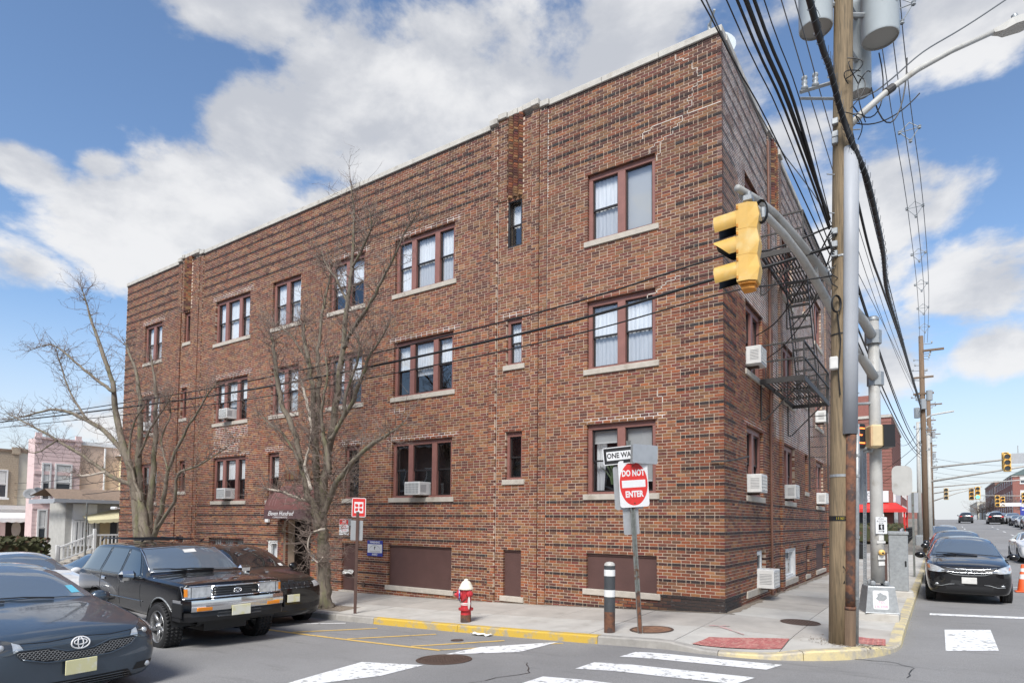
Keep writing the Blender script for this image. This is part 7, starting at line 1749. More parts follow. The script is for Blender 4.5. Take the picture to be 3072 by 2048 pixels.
# litter and stones by the kerb
def debris():
    mb = MB(); rng = random.Random(31)
    def put(x, y, s, g): z = g(x, y); mb.add([(x+rng.uniform(-s, s), y+rng.uniform(-s, s), z+rng.uniform(.004, s*.7)) for _ in range(4)], [(0, 1, 2), (0, 2, 3), (0, 3, 1), (1, 3, 2)])
    for i in range(420): a = rng.uniform(0, 6.3); r = abs(rng.gauss(0, .22))+.14; put(2.36+r*math.cos(a), -1.82+r*math.sin(a)*.8, rng.uniform(.006, .03), lambda x, y: zs(x, y))
    for i in range(160): y = rng.uniform(-1, 9); put(3.06+abs(rng.gauss(0, .12)), y, rng.uniform(.005, .018), zr)
    for i in range(160): a = rng.uniform(0, 6.3); r = rng.uniform(.1, .55); put(-8.985+r*1.5*math.cos(a), -2.65+r*math.sin(a), rng.uniform(.006, .03), zs)
    for i in range(140): x = rng.uniform(-9, .5); put(x, -3.34-abs(rng.gauss(0, .06)), rng.uniform(.004, .014), zr)
    tag(mb.build('gravel', M['dirt']), kind='stuff')
    tag(road_sheet('leaf_litter', [(-9.7,-2.95),(-8.1,-2.95),(-8.2,-2.2),(-9.6,-2.2)], 'dirt', .004, .2, ground=zs), kind='structure')
    mb = MB(); g = [[(-3.75+.42*i/7, -3.52+.16*j/4+rng.uniform(-.02, .02), zr(-3.6, -3.5)+rng.uniform(.006, .05)) for j in range(5)] for i in range(8)]
    for i in range(7):
        for j in range(4): mb.quad(g[i][j], g[i+1][j], g[i+1][j+1], g[i][j+1])
    tag(mb.build('paper_scrap', M['paper']), 'flattened white paper lying in the gutter near the hydrant', 'litter')
    o = road_sheet('spray_mark', [(.30,-1.55),(.86,-2.05),(.88,-2.02),(.34,-1.47)], 'pink_mark', .006, .1, ground=zs); road_sheet('spray_mark', [(.16,-1.60),(.48,-1.42),(.46,-1.36),(.15,-1.53)], 'pink_mark', .009, .1, ground=zs)
debris()
# ------------------------------------------------------------------ overhead wires
def wire(label, pts, r, m='cable', sag=None, n=14, group=None, wrap=0.0, name='overhead_cable'):
    """pts: either a polyline, or two ends plus a sag"""
    if sag is not None:
        a, b = Vector(pts[0]), Vector(pts[1]); P = [a.lerp(b, i/n)+Vector((0, 0, -4*sag*(i/n)*(1-i/n))) for i in range(n+1)]
    else:
        Q = [Vector(p) for p in pts]; P = []
        for i in range(len(Q)-1):
            p0, p1, p2, p3 = Q[max(0, i-1)], Q[i], Q[i+1], Q[min(len(Q)-1, i+2)]
            for k in range(5): s = k/5; P.append(.5*((2*p1)+(p2-p0)*s+(2*p0-5*p1+4*p2-p3)*s*s+(3*p1-p0-3*p2+p3)*s**3))
        P.append(Q[-1])
    mb = MB(); mb.smooth = True; o = P[0]; mb.tube([p-o for p in P], r, 6)
    ob = mb.build(name, M[m], loc=o); tag(ob, label, 'cable', group)
    if wrap:
        mb = MB(); rng = random.Random(int(o.y*10)); L = 0
        for a, b in zip(P[:-1], P[1:]):
            k = max(1, int((b-a).length/.22)); d = (b-a).normalized(); u = d.orthogonal().normalized(); v = d.cross(u)
            for q in range(k):
                c = a.lerp(b, q/k)-o
                if (c+o-CAM).length < 4 or (c+o-CAM).length > 26: continue
                mb.tube([c+d*(.22*j/8)+(u*math.cos(.8*j+q*6)+v*math.sin(.8*j+q*6))*(r+.012+(.03 if (q*7+j) % 9 == 0 else 0)) for j in range(9)], .0045, 3, cap=False)
        if mb.f: tag(mb.build('lashing_wire', M['cable_grey'], ob), kind='stuff')
    return ob
P2 = Vector((2.85, 31.7, 0))
wire('thick black twisted cable running over the crossing and along the right street', [(2.2,-45,10.2),(2.34,-25,8.7),(2.38,-12,8.1),(2.425,-4.92,7.87),(2.44,-3.35,8.0),(2.49,-2.60,7.78),(2.62,-2.36,7.33),(2.76,-2.02,6.95),(2.80,-.6,6.85),(2.76,1.6,7.08),(2.64,5,7.32),(2.66,9.8,7.62),(2.74,20,8.1),(2.83,31.7,8.6)], .041, wrap=1)
wire('loose black service cable twisted beside the thick cable on the right street', [(2.64,-2.1,6.6),(2.70,-.6,6.25),(2.72,2,6.45),(2.76,9,7.0),(2.80,20,7.7),(2.86,31.7,8.4)], .02, wrap=0)
g = 'bundle of black cables above the side wall of the brick building'
for i, (dx, dz, r, z1, w) in enumerate(((0, 0, .016, 6.15, 1), (.07, .04, .027, 6.3, 1), (.14, .07, .020, 6.2, 1), (-.07, -.08, .008, 5.9, 0), (.22, .13, .007, 6.4, 0), (-.28, -.10, .009, 5.75, 0))):
    wire(('thickest but one slanting cable past the roof corner, wound with lashing wire', 'thickest of the slanting cables past the roof corner', 'lashed cable right of the thickest slanting one', 'thin cable just left of the thick slanting pair', 'thin cable on the right of the slanting bundle', 'thin slanting cable set apart on the left of the bundle')[i], [(1.55+dx*2.2,-40,9.3+dz),(1.70+dx*1.7,-12,7.9+dz),(1.83+dx,-5.92,7.44+dz),(2.0+dx*.8,-4.2,7.08+dz*.8),(2.27,-2.28,z1)], r, group=g)
wire('thin wire close to the roof edge of the side wall, leftmost of the slanting wires', [(1.25,-30,9.5),(1.38,-12,8.0),(1.48,-6,7.62),(1.62,-3.2,7.4),(1.95,4,8.0),(2.7,31,9.2)], .009, 'cable_grey')
for i, x in enumerate((1.99, 2.13)): wire('thin wire carried by the %s insulator of the small crossarm' % ('left', 'right')[i], [(x-.05,-45,10.4),(x-.02,-20,9.2),(x,-2.545+.1*i,8.52+.05*i),(x+.25,12,8.2),(x+.7,31.5,8.9)], .008, 'cable_grey')
wire('upper black cable crossing the long facade from the wooden pole', [(2.32,-2.15,6.25),(1.4,-2.35,6.0),(.69,-2.6,5.97),(-3.2,-2.62,5.66),(-12,-2.7,5.45),(-22,-2.75,5.62),(-32.4,-2.8,5.98),(-48,-2.8,6.6)], .016)
wire('middle thick black cable crossing the long facade', [(2.30,-2.15,5.92),(1.4,-2.4,5.72),(.65,-2.6,5.62),(-3.2,-2.62,5.32),(-12,-2.68,5.20),(-22,-2.75,5.47),(-32.4,-2.8,5.88),(-48,-2.8,6.5)], .026)
wire('lower thin cable crossing the long facade', [(2.28,-2.15,5.45),(1.4,-2.4,5.40),(.65,-2.6,5.34),(-3.2,-2.62,5.05),(-12,-2.68,4.93),(-22,-2.75,5.22),(-32.4,-2.8,5.62),(-48,-2.8,6.2)], .013)
wire('black drop cable from the wooden pole to the side wall, upper', [(2.30,-2.1,6.25),(1.6,-.6,5.95),(.8,1.2,5.9),(.03,2.6,6.05)], .014)
wire('black drop cable from the wooden pole to the side wall, lower', [(2.30,-2.1,5.95),(1.7,-.3,5.6),(.9,1.6,5.5),(.03,3.6,5.7)], .012)
wire('black service wire climbing from the wooden pole to the right edge', [(2.52,-2.2,8.12),(2.85,-1.75,8.42),(3.1,-1.5,8.7),(3.52,-1.21,9.15),(4.05,-.85,9.55),(4.64,-.5,10.0),(6.5,.8,11.6),(12,5,15)], .013, 'cable_grey')
# primary conductors with spacers
pr = [((2.72,-1.9,12.2), 0), ((2.95,-1.8,12.0), .25), ((3.12,-1.7,12.2), .42)]
for i, (a, dx) in enumerate(pr): wire('pale high wire of the spaced trio on the right street, %s of three' % ('left', 'middle', 'right')[i], [(a[0], -40, 13.5), a, (2.95+dx, 10, 11.7+(-.3 if i == 1 else 0)), (3.0+dx, 20, 11.9+(-.3 if i == 1 else 0)), (2.85+dx*.9, 31.7, 12.5)], .010, 'cable_grey')
for k, y in enumerate((1.5, 6, 10.5, 15, 19, 23, 27)):
    z = lerp(12.0, 11.75, min(1, y/10)) if y < 10 else lerp(11.7, 12.3, (y-10)/21); t = thing('wire_spacer', 'grey spacer bracket on the trio of high wires, %s from the crossing' % ('first', 'second', 'third', 'fourth', 'fifth', 'sixth', 'seventh')[k], 'wire spacer', (3.15, y, z)); mb = MB(); c = [Vector((-.22, 0, .02)), Vector((.02, 0, -.28)), Vector((.22, 0, .02)), Vector((0, 0, .22))]
    for a, b in ((0, 1), (1, 2), (2, 3), (3, 0), (0, 2)): mb.tube([c[a], c[b]], .012, 5)
    mb.build('frame', M['ins'], t)
    for q in c[:3]: mb = MB(); mb.lathe([(.02, -.05), (.045, -.03), (.03, 0), (.045, .03), (.02, .05)], 8, o=q); mb.build('clip', M['ins'], t)
for i, (z0, z1, x0) in enumerate(((6.0, 6.4, 2.45), (5.7, 6.0, 2.5), (5.2, 5.7, 2.42), (4.8, 5.5, 2.46), (8.2, 8.9, 2.5))): wire('dark wire along the right street between the two wooden poles, %s from the top' % ('second', 'third', 'fourth', 'lowest', 'first')[i], [(x0, -2.0, z0), (2.84, 31.6, z1)], .016 if i in (1, 2) else .011, sag=.75-.1*i)
for i in range(4): wire('thin wire between far poles, %s' % ('highest', 'second', 'third', 'lowest')[i], [(2.85, 31.9, 9.0-i*.8), (2.95, 62.7, 10.0-i*.8)], .014, sag=.9)
for i, (z0, x1, y1, z1) in enumerate(((6.6, -3, 51, 6), (6.0, -4, 56, 4.5), (7.4, .5, 51, 9))): wire('slack wire from the second pole to the restaurant building, %s' % ('middle', 'lowest', 'highest')[i], [(2.8, 31.8, z0), (x1, y1, z1)], .014, sag=.8)
for i in range(5): wire('wire spanning the far street, %s' % ('first', 'second', 'third', 'fourth', 'fifth')[i], [(2.95, 66+i*14, 8.6+.25*i), (15.5, 74+i*15, 8.4+.3*i)], .018, 'cable_grey', sag=.7)
for i, (y, z, x) in enumerate(((3.6, 3.4, -39.9), (2.5, 3.0, -36), (1.2, 2.5, -31))): wire('thin wire in front of the pink house, %s' % ('highest', 'middle', 'lowest')[i], [(-26.2, -.05, z+.25), (-60, 3.8, z+.9)], .014, sag=.35)
# ------------------------------------------------------------------ houses at the left and the street beyond
def bwin(par, x, y0, y1, z0, z1, face='x', fr='vinyl', bars=1, d=.06, sill=True):
    """sash window on a wall facing +x (or -y when face == 'y'); its panes are parts of the frame"""
    def B(mb, a0, a1, d0, d1, b0, b1): (mb.box((x+d0, a0, b0), (x+d1, a1, b1)) if face == 'x' else mb.box((a0, x-d1, b0), (a1, x-d0, b1)) if face == 'y' else mb.box((x-d1, a0, b0), (x-d0, a1, b1)))
    mb = MB(); w = .09
    B(mb, y0, y0+w, -.05, d, z0, z1); B(mb, y1-w, y1, -.05, d, z0, z1); B(mb, y0+w, y1-w, -.05, d, z1-w, z1); B(mb, y0+w, y1-w, -.05, d, z0, z0+w*.7)
    for k in range(bars): zz = lerp(z0, z1, (k+1)/(bars+1)); B(mb, y0+w, y1-w, -.04, d*.7, zz-.03, zz+.03)
    if sill: B(mb, y0-.08, y1+.08, -.02, d+.06, z0-.12, z0)
    f = mb.build('window', M[fr], par); mb = MB(); B(mb, y0+w, y1-w, -.03, .012, z0+w*.7, z1-w); mb.build('pane', M['pane_far'], f)
    mb = MB(); B(mb, y0+w+.03, y1-w-.03, .0125, .016, lerp(z0, z1, .45), z1-w-.02); mb.build('window_shade', M['ac'], f); return f
def sidings(mb, x, y0, y1, z0, z1, st, d=.018):
    z = z0
    while z < z1: mb.add([(x, y0, z), (x, y1, z), (x, y1, min(z1, z+st)), (x, y0, min(z1, z+st)), (x+d, y0, z), (x+d, y1, z)], [(4, 5, 2, 3), (0, 1, 5, 4)]); z += st
M['pink'] = mat('pink_painted_stone', (.70,.53,.51), .85, var=.08, vscale=3); M['peach'] = mat('peach_render', (.66,.50,.40), .85, var=.05, vscale=2); M['tanbrick'] = mat('tan_brick', (.42,.34,.25), .85, var=.22, vscale=14); M['cream'] = mat('cream_render', (.62,.59,.50), .85, var=.05)
M['greystone'] = mat('grey_stone', (.46,.45,.42), .85, var=.15, vscale=5); M['shingle'] = mat('brown_shingles', (.24,.17,.12), .9, var=.25, vscale=9); M['awn_y'] = mat('pale_yellow_awning', (.68,.62,.40), .5); M['redbrick'] = mat('far_red_brick', (.25,.105,.085), .85, var=.22, vscale=7); M['darkbrick'] = mat('far_brown_brick', (.21,.11,.08), .85, var=.2, vscale=6); M['roofgreen'] = mat('slate_green_roof', (.10,.14,.14), .7)
def left_houses():
    z0 = -.72
    h = thing('row_house', 'pink two storey row house with white windows behind the left tree', 'house', (-40, 1.2, z0)); o = Vector((-40, 1.2, z0)); RL = lambda mb: [tuple(Vector(v)-o) for v in mb.v]
    mb = MB(); mb.box((-41.0, 1.25, z0), (-40, 3.62, 6.15)); sidings(mb, -39.999, 1.25, 3.62, -.6, 6.1, .24, .012)
    for y in (1.25, 3.30): mb.box((-40.05, y, 5.9), (-39.93, y+.32, 6.5))
    mb.box((-40.02, 1.2, 6.151), (-39.9, 3.66, 6.26)); mb.box((-39.985, 1.25, 4.05), (-39.93, 3.62, 4.25)); mb.box((-39.985, 1.25, 2.0), (-39.94, 3.62, 2.12)); mb.v = RL(mb); mb.build('wall', M['pink'], h)
    mb = MB(); mb.box((-43.2, 3.621, z0), (-40.15, 12, 6.0)); mb.v = RL(mb); mb.build('side_wall', M['peach'], h); mb = MB(); mb.box((-43.3, 3.66, 6.001), (-40.05, 12.1, 6.22)); mb.v = RL(mb); mb.build('cornice', M['white'], h)
    mb = MB(); mb.tube([(-40.06, 5.0, z0), (-40.06, 5.0, 5.9)], .06, 6); mb.v = RL(mb); mb.build('drainpipe', M['white'], h)
    for y0, y1, a, b in ((1.62, 2.10, 2.55, 4.75), (2.28, 3.18, 2.55, 4.75), (1.5, 2.0, -.1, 2.0), (2.55, 3.1, -.1, 2.0)): f = bwin(h, -39.97-o.x, y0-o.y, y1-o.y, a-o.z, b-o.z)
    h = thing('row_house', 'tan brick row house with a cream side wall at the left edge', 'house', (-46, -.6, z0)); o = Vector((-46, -.6, z0))
    mb = MB(); mb.box((-53, -.55, z0), (-46, 2.35, 5.75)); sidings(mb, -45.999, -.55, 2.35, 1.9, 5.6, .14, .014); mb.box((-46.05, 1.95, 5.6), (-45.9, 2.4, 6.05)); mb.v = RL2(mb, o); mb.build('wall', M['tanbrick'], h)
    mb = MB(); mb.box((-53, 2.351, z0), (-46.1, 9, 5.75)); mb.v = RL2(mb, o); mb.build('side_wall', M['cream'], h); mb = MB(); mb.box((-53.1, -.6, 5.751), (-45.92, 1.94, 5.9)); mb.box((-53.1, 2.4, 5.751), (-46.0, 9.1, 6.0)); mb.v = RL2(mb, o); mb.build('cornice', M['shingle'], h)
    bwin(h, -45.97-o.x, 1.02-o.y, 1.80-o.y, 2.75-o.z, 4.55-o.z)
    mb = MB(); mb.box((-46, -1.4, 2.0), (-44.4, 3.3, 2.25)); mb.box((-46, -1.3, 1.75), (-44.5, 3.2, 1.999)); mb.v = RL2(mb, o); mb.build('porch_roof', M['white'], h)
    for y in (-1.2, -.72, -.2, .35): bwin(h, -44.6-o.x, y-o.y, y+.5-o.y, .1-o.z, 1.72-o.z, sill=False)
    mb = MB(); mb.box((-46, -1.3, z0), (-44.65, 3.2, 0)); mb.box((-45.9, .9, 0), (-44.64, 1.4, 1.75)); mb.v = RL2(mb, o); mb.build('porch_wall', M['pink'], h)
    mb = MB(); mb.box((-45.3, 1.5, -.3), (-45.2, 2.75, 1.6)); mb.v = RL2(mb, o); d = mb.build('front_door', M['door'], h); mb = MB(); mb.lathe([(.25, 0), (.22, .02), (.001, .02)], 20, M=Matrix.Translation((-45.19-o.x, 2.12-o.y, .75-o.z)) @ Matrix.Rotation(math.pi/2, 4, 'Y') @ Matrix.Scale(2.1, 4, (1, 0, 0))); mb.build('oval_glass', M['ac'], d)
    mb = MB(); mb.box((-45.15, 1.35, -.3), (-45.05, 1.5, 1.7)); mb.box((-45.15, 2.75, -.3), (-45.05, 2.9, 1.7)); mb.box((-45.15, 1.5, 1.6), (-45.05, 2.75, 1.7)); mb.v = RL2(mb, o); mb.build('door_frame', M['white'], d)
    mb = MB(); n = 12; g_ = []
    for i in range(n+1): y = lerp(.75, 3.25, i/n); g_.append(((-44.45, y, 1.80), (-43.9, y, 1.72), (-43.55, y, 1.45), (-43.5, y, 1.22-.05*(i % 2))))
    for a, b in zip(g_[:-1], g_[1:]):
        for k in range(3): mb.quad(a[k], b[k], b[k+1], a[k+1])
    mb.v = RL2(mb, o); mb.build('door_awning', M['white'], h)
    # single storey house next to the brick building
    h = thing('porch_house', 'low grey house with white window bay, yellow awning and white stair rails', 'house', (-31, 0, z0)); o = Vector((-31, 0, z0))
    mb = MB(); mb.box((-32.9, -.32, z0), (-31, 7, 2.25)); sidings(mb, -30.999, -.32, 2.2, z0, .05, .15, .02); mb.v = RL2(mb, o); mb.build('wall', M['greystone'], h)
    mb = MB(); mb.add([(-30.55, -.95, 2.42), (-30.55, 7.2, 2.42), (-32.8, 7.2, 3.1), (-32.8, -.6, 2.95), (-33.6, -.95, 2.6), (-33.6, 7.2, 2.6)], [(0, 1, 2, 3), (3, 2, 5, 4)]); mb.v = RL2(mb, o); mb.build('roof', M['shingle'], h)
    mb = MB(); mb.box((-30.6, -.98, 2.24), (-30.48, 7.2, 2.41)); mb.box((-33.6, -.98, 2.2), (-30.6, -.9, 2.41)); mb.v = RL2(mb, o); mb.build('gutter', M['guard'], h)
    mb = MB(); mb.box((-31, -.05, 1.42), (-30.9, 1.0, 2.2)); mb.box((-31, -.05, .05), (-30.9, .02, 1.42)); mb.v = RL2(mb, o); mb.build('siding_panel', M['white'], h)
    for i in range(4): y = .03+i*.245; bwin(h, -30.92-o.x, y-o.y, y+.235-o.y, .15-o.z, 1.40-o.z, bars=0, sill=False)
    mb = MB(); mb.box((-31, 1.18, -.05), (-30.95, 1.62, 1.5)); mb.v = RL2(mb, o); mb.build('front_door', M['tan'], h); mb = MB(); mb.box((-31, 1.66, -.05), (-30.96, 1.95, 1.5)); mb.v = RL2(mb, o); mb.build('side_light', M['pane_far'], h)
    mb = MB(); n = 12; g_ = []
    for i in range(n+1): y = lerp(.35, 1.98, i/n); g_.append(((-30.93, y, lerp(1.62, 2.0, i/n)), (-30.2, y, lerp(1.40, 1.52, i/n)), (-30.18, y, lerp(1.28, 1.36, i/n)-.04*(i % 2))))
    for a, b in zip(g_[:-1], g_[1:]):
        for k in range(2): mb.quad(a[k], b[k], b[k+1], a[k+1])
    mb.v = RL2(mb, o); mb.build('door_awning', M['awn_y'], h)
    mb = MB(); mb.box((-31, .55, z0), (-30, 2.1, -.05)); 
    for i in range(5): mb.box((-31, .55-.28*(i+1), z0), (-30, .55-.28*i, -.05-.13*(i+1)))
    mb.v = RL2(mb, o); mb.build('steps', M['concrete'], h)
    mb = MB()
    for y in (.58, 2.05): mb.bbox((-30.1, y-.06, z0), (-29.98, y+.06, 1.0 if y < 1 else .85), .01)
    mb.bbox((-30.1, -1.0, z0), (-29.98, -.88, .25), .01); mb.box((-30.08, .60, .66), (-30.0, 2.05, .74)); mb.box((-30.08, .60, .02), (-30.0, 2.05, .08))
    mb.add([(-30.08, -.95, .05), (-30.0, -.95, .05), (-30.0, .55, .68), (-30.08, .55, .68), (-30.08, -.95, .14), (-30.0, -.95, .14), (-30.0, .55, .77), (-30.08, .55, .77)], [(0, 1, 2, 3), (4, 7, 6, 5), (0, 4, 5, 1), (1, 5, 6, 2), (2, 6, 7, 3), (3, 7, 4, 0)])
    mb.add([(-30.08, -.95, -.55), (-30.0, -.95, -.55), (-30.0, .55, .05), (-30.08, .55, .05), (-30.08, -.95, -.48), (-30.0, -.95, -.48), (-30.0, .55, .12), (-30.08, .55, .12)], [(0, 1, 2, 3), (4, 7, 6, 5), (0, 4, 5, 1), (1, 5, 6, 2), (2, 6, 7, 3), (3, 7, 4, 0)])
    mb.v = RL2(mb, o); rl = mb.build('stair_rail', M['white'], h)
    for i in range(17):
        y = -.88+i*.17; mb = MB()
        if y < .5: q = (y+.95)/1.5; mb.box((-30.065, y, lerp(-.49, .11, q)), (-30.015, y+.05, lerp(.06, .69, q)))
        elif y > .66: mb.box((-30.065, y, .075), (-30.015, y+.05, .665))
        else: continue
        mb.v = RL2(mb, o); mb.build('baluster', M['white'], rl)
    mb = MB(); rng = random.Random(15)
    for i in range(5200):
        p = Vector((rng.uniform(-32.5, -28.4), rng.uniform(-4.6, -1.75), rng.uniform(-.6, .62))); 
        e = max(abs((p.x+30.4)/2.1), abs((p.y+3.15)/1.45), abs((p.z-.02)/.64)); 
        if e < .8: continue
        u = Vector((rng.gauss(0, 1), rng.gauss(0, 1), rng.gauss(0, 1))).normalized()*.06; v = u.orthogonal()*rng.uniform(.7, 1.2); mb.add([p-u-v, p+u-v, p+u+v, p-u+v], [(0, 1, 2, 3)])
    t = thing('hedge', 'clipped dark green and rusty hedge in front of the pink house', 'hedge', (0, 0, 0)); tag(mb.build('leaves', M['hedge'], t), kind='stuff'); mb = MB(); mb.bbox((-32.3, -4.4, -.75), (-28.6, -1.95, .50), .15); mb.build('branches', M['hedge'], t)
    dish('satellite_dish', -36.5, .0, 2.75, .30, 'grey satellite dish on the porch roof, left of two', 'ac_dark', R(60)); dish('satellite_dish', -38.5, 1.0, 2.95, .27, 'grey satellite dish on the porch roof, right of two', 'ac_dark', R(100))
    mb = MB(); mb.tube([(0, 0, 0), (0, 0, 2.9)], .04, 6); tag(mb.build('signpost_bare', M['post_dark'], loc=(-27.2, -.9, z0)), 'thin green post in front of the low grey house', 'post')
    h = thing('yellow_house', 'narrow slice of a pale yellow sided house behind the brick building', 'house', (-38, 5.6, z0)); mb = MB(); mb.box((-7, .3, 0), (0, 7, 6.2)); sidings(mb, .001, .3, 7, 0, 6.1, .2); mb.build('wall', M['awn_y'], h); mb = MB(); mb.prism([(0.2, .0, 6.2), (.2, 7.2, 6.2), (.2, 3.6, 7.6)], (-7.4, 0, 0)); mb.build('roof', M['white'], h)
def RL2(mb, o): return [tuple(Vector(v)-o) for v in mb.v]
left_houses()
# ---- right street, beyond the building
def wood_pole(x, y, h, label, m, top=True, r=.17):
    t = thing('utility_pole', label, 'utility pole', (x, y, zs(x, y))); mb = MB(); mb.smooth = True; mb.tube([(0, 0, -.2), (-.02, -.1, h*.5), (-.05, -.2, h)], [r, r*.9, r*.75], 14); mb.build('pole', M[m], t)
    if top:
        mb = MB(); 
        for z in (h-1.0, h-2.6, h-3.6): mb.box((-.06, -.30, z), (1.1, -.18, z+.12)) if z > h-2 else mb.box((-.5, -.30, z), (.55, -.18, z+.1))
        c = mb.build('crossarm', M[m], t); rng = random.Random(int(y)); mb = MB()
        for i in range(26): z = rng.uniform(h*.45, h-.3); x_ = rng.choice((-1, 1))*rng.uniform(.15, .6); mb.tube([(0, -.2, z), (x_, -.2, z+rng.uniform(-.1, .1))], .02, 4); mb.lathe([(.03, 0), (.05, .06), (.03, .14)], 6, o=(x_, -.2, z))
        for i in range(3): mb.lathe([(.16, 0), (.17, .6), (.001, .65)], 10, o=(-.32+.32*i, -.35, h*.62+i*.5))
        tag(mb.build('fittings', M['ins'], t), kind='stuff')
    return t
wood_pole(2.95, 32.3, 13.2, 'brown wooden utility pole at the right kerb, second along the street', 'wood_old'); wood_pole(3.0, 62.9, 14, 'greenish wooden utility pole, third along the right street', 'wood_old', r=.24); wood_pole(2.95, 95, 14, 'distant wooden pole, fourth along the right street', 'wood_old'); wood_pole(2.95, 47.5, 4.6, 'short weathered wooden post beside the third pole', 'wood_old', False, .14)
t = thing('street_lamp', 'pale steel light pole on a square base behind the second wooden pole', 'street lamp', (2.45, 41.5, zs(2.45, 41.5))); mb = MB(); mb.smooth = True; mb.tube([(0, 0, .5), (0, 0, 9)], [.16, .10], 12); mb.build('pole', M['steel_white'], t); mb = MB(); mb.bbox((-.3, -.3, -.1), (.3, .3, .7), .06); mb.build('base', M['galv'], t); mb = MB(); mb.tube([(0, 0, 8.9), (.9, .3, 9.5), (2.2, .6, 9.7)], .06, 8); mb.build('arm', M['steel_white'], t)
# far mast arms with signals
def far_signal(par, x, y, z, s=1.0, m='yellow', lit=None, back=False):
    q = thing_part('signal_head', par, (x, y, z), 0); mb = MB(); mb.bbox((-.19*s, -.14*s, -.55*s), (.19*s, .14*s, .55*s), .03); mb.build('housing', M[m], q)
    for i, zz in enumerate((.36, 0, -.36)):
        mb = MB(); mb.smooth = True; mb.lathe([(.15*s, 0), (.15*s, .24*s)], 12, o=(0, -.14*s, zz*s), M=Matrix.Rotation(math.pi/2, 4, 'X'), a0=R(-40), a1=R(220)); mb.build('visor', M[m], q); mb = MB(); mb.disc((0, -.145*s, zz*s), (0, -1, 0), .14*s, 12); mb.build('lens', M['lens_dark'] if lit != i else GREEN, q)
GREEN = mat('green_signal_lens', (.05,.5,.3), .4, emit=(.1,1,.6), estr=1.5)
def mast(label, x, y, arms, heads):
    o = Vector((x, y, zs(min(x, 3), y))); t = thing('traffic_signal', label, 'traffic signal', o); mb = MB(); mb.smooth = True; mb.tube([(0, 0, -.2), (0, 0, 7.4)], [.15, .1], 12); mb.build('pole', M['steel_white'], t)
    for (z0, x1, z1) in arms: mb = MB(); mb.smooth = True; mb.tube([(0, 0, z0), (x1*.5, 0, lerp(z0, z1, .56)), (x1, 0, z1)], [.065, .052, .04], 10); mb.build('mast_arm', M['steel_white'], t)
    for h in heads: far_signal(t, *h)
mast('far signal mast beside the second wooden pole, twin arms and one yellow signal', 3.15, 33.5, ((4.35, 9.5, 5.75), (5.2, 9.5, 6.0)), ((3.8, -.15, 5.35, .95, 'yellow', None), (3.75, .25, 5.5, .9)))
mast('distant signal mast over the far street with two yellow heads and a green light', 3.1, 66, ((3.3, 4.2, 4.75), (4.1, 4.2, 4.75), (4.75, 12, 5.6)), ((1.18, .1, 4.05, 1.1, 'tan'), (3.8, -.2, 4.1, 1.15, 'yellow', 2), (3.3, .3, 4.0, 1.1)))
mast('distant signal mast on the right side of the far street with two heads', 19.5, 78, ((3.6, -12.5, 4.0),), ((-10.3, -.15, 3.3, 1.2, 'yellow', None), (-9.8, .1, 3.2, 1.1), (-7.9, -.1, 3.65, 1.1)))
t = thing('street_sign', 'white street name sign hanging from the distant right mast arm', 'road sign', (10.4, 77.8, 2.9+zs(3, 78))); sign_plate('sign_plate', t, 2.3, .42, 'sign_white', frame((0, 0, 0), (1, 0, 0), (0, 0, 1)), .05)
t = thing('street_sign', 'small grey hanging lane sign near the right edge of the sky', 'road sign', (7.46, 33.4, 5.45)); sign_plate('sign_plate', t, .62, .6, 'alu', frame((0, 0, 0), (1, 0, 0), (0, 0, 1)), .03); mb = MB(); mb.box((-.02, 0, .3), (.02, .03, .75)); mb.build('hanger', M['galv'], t)
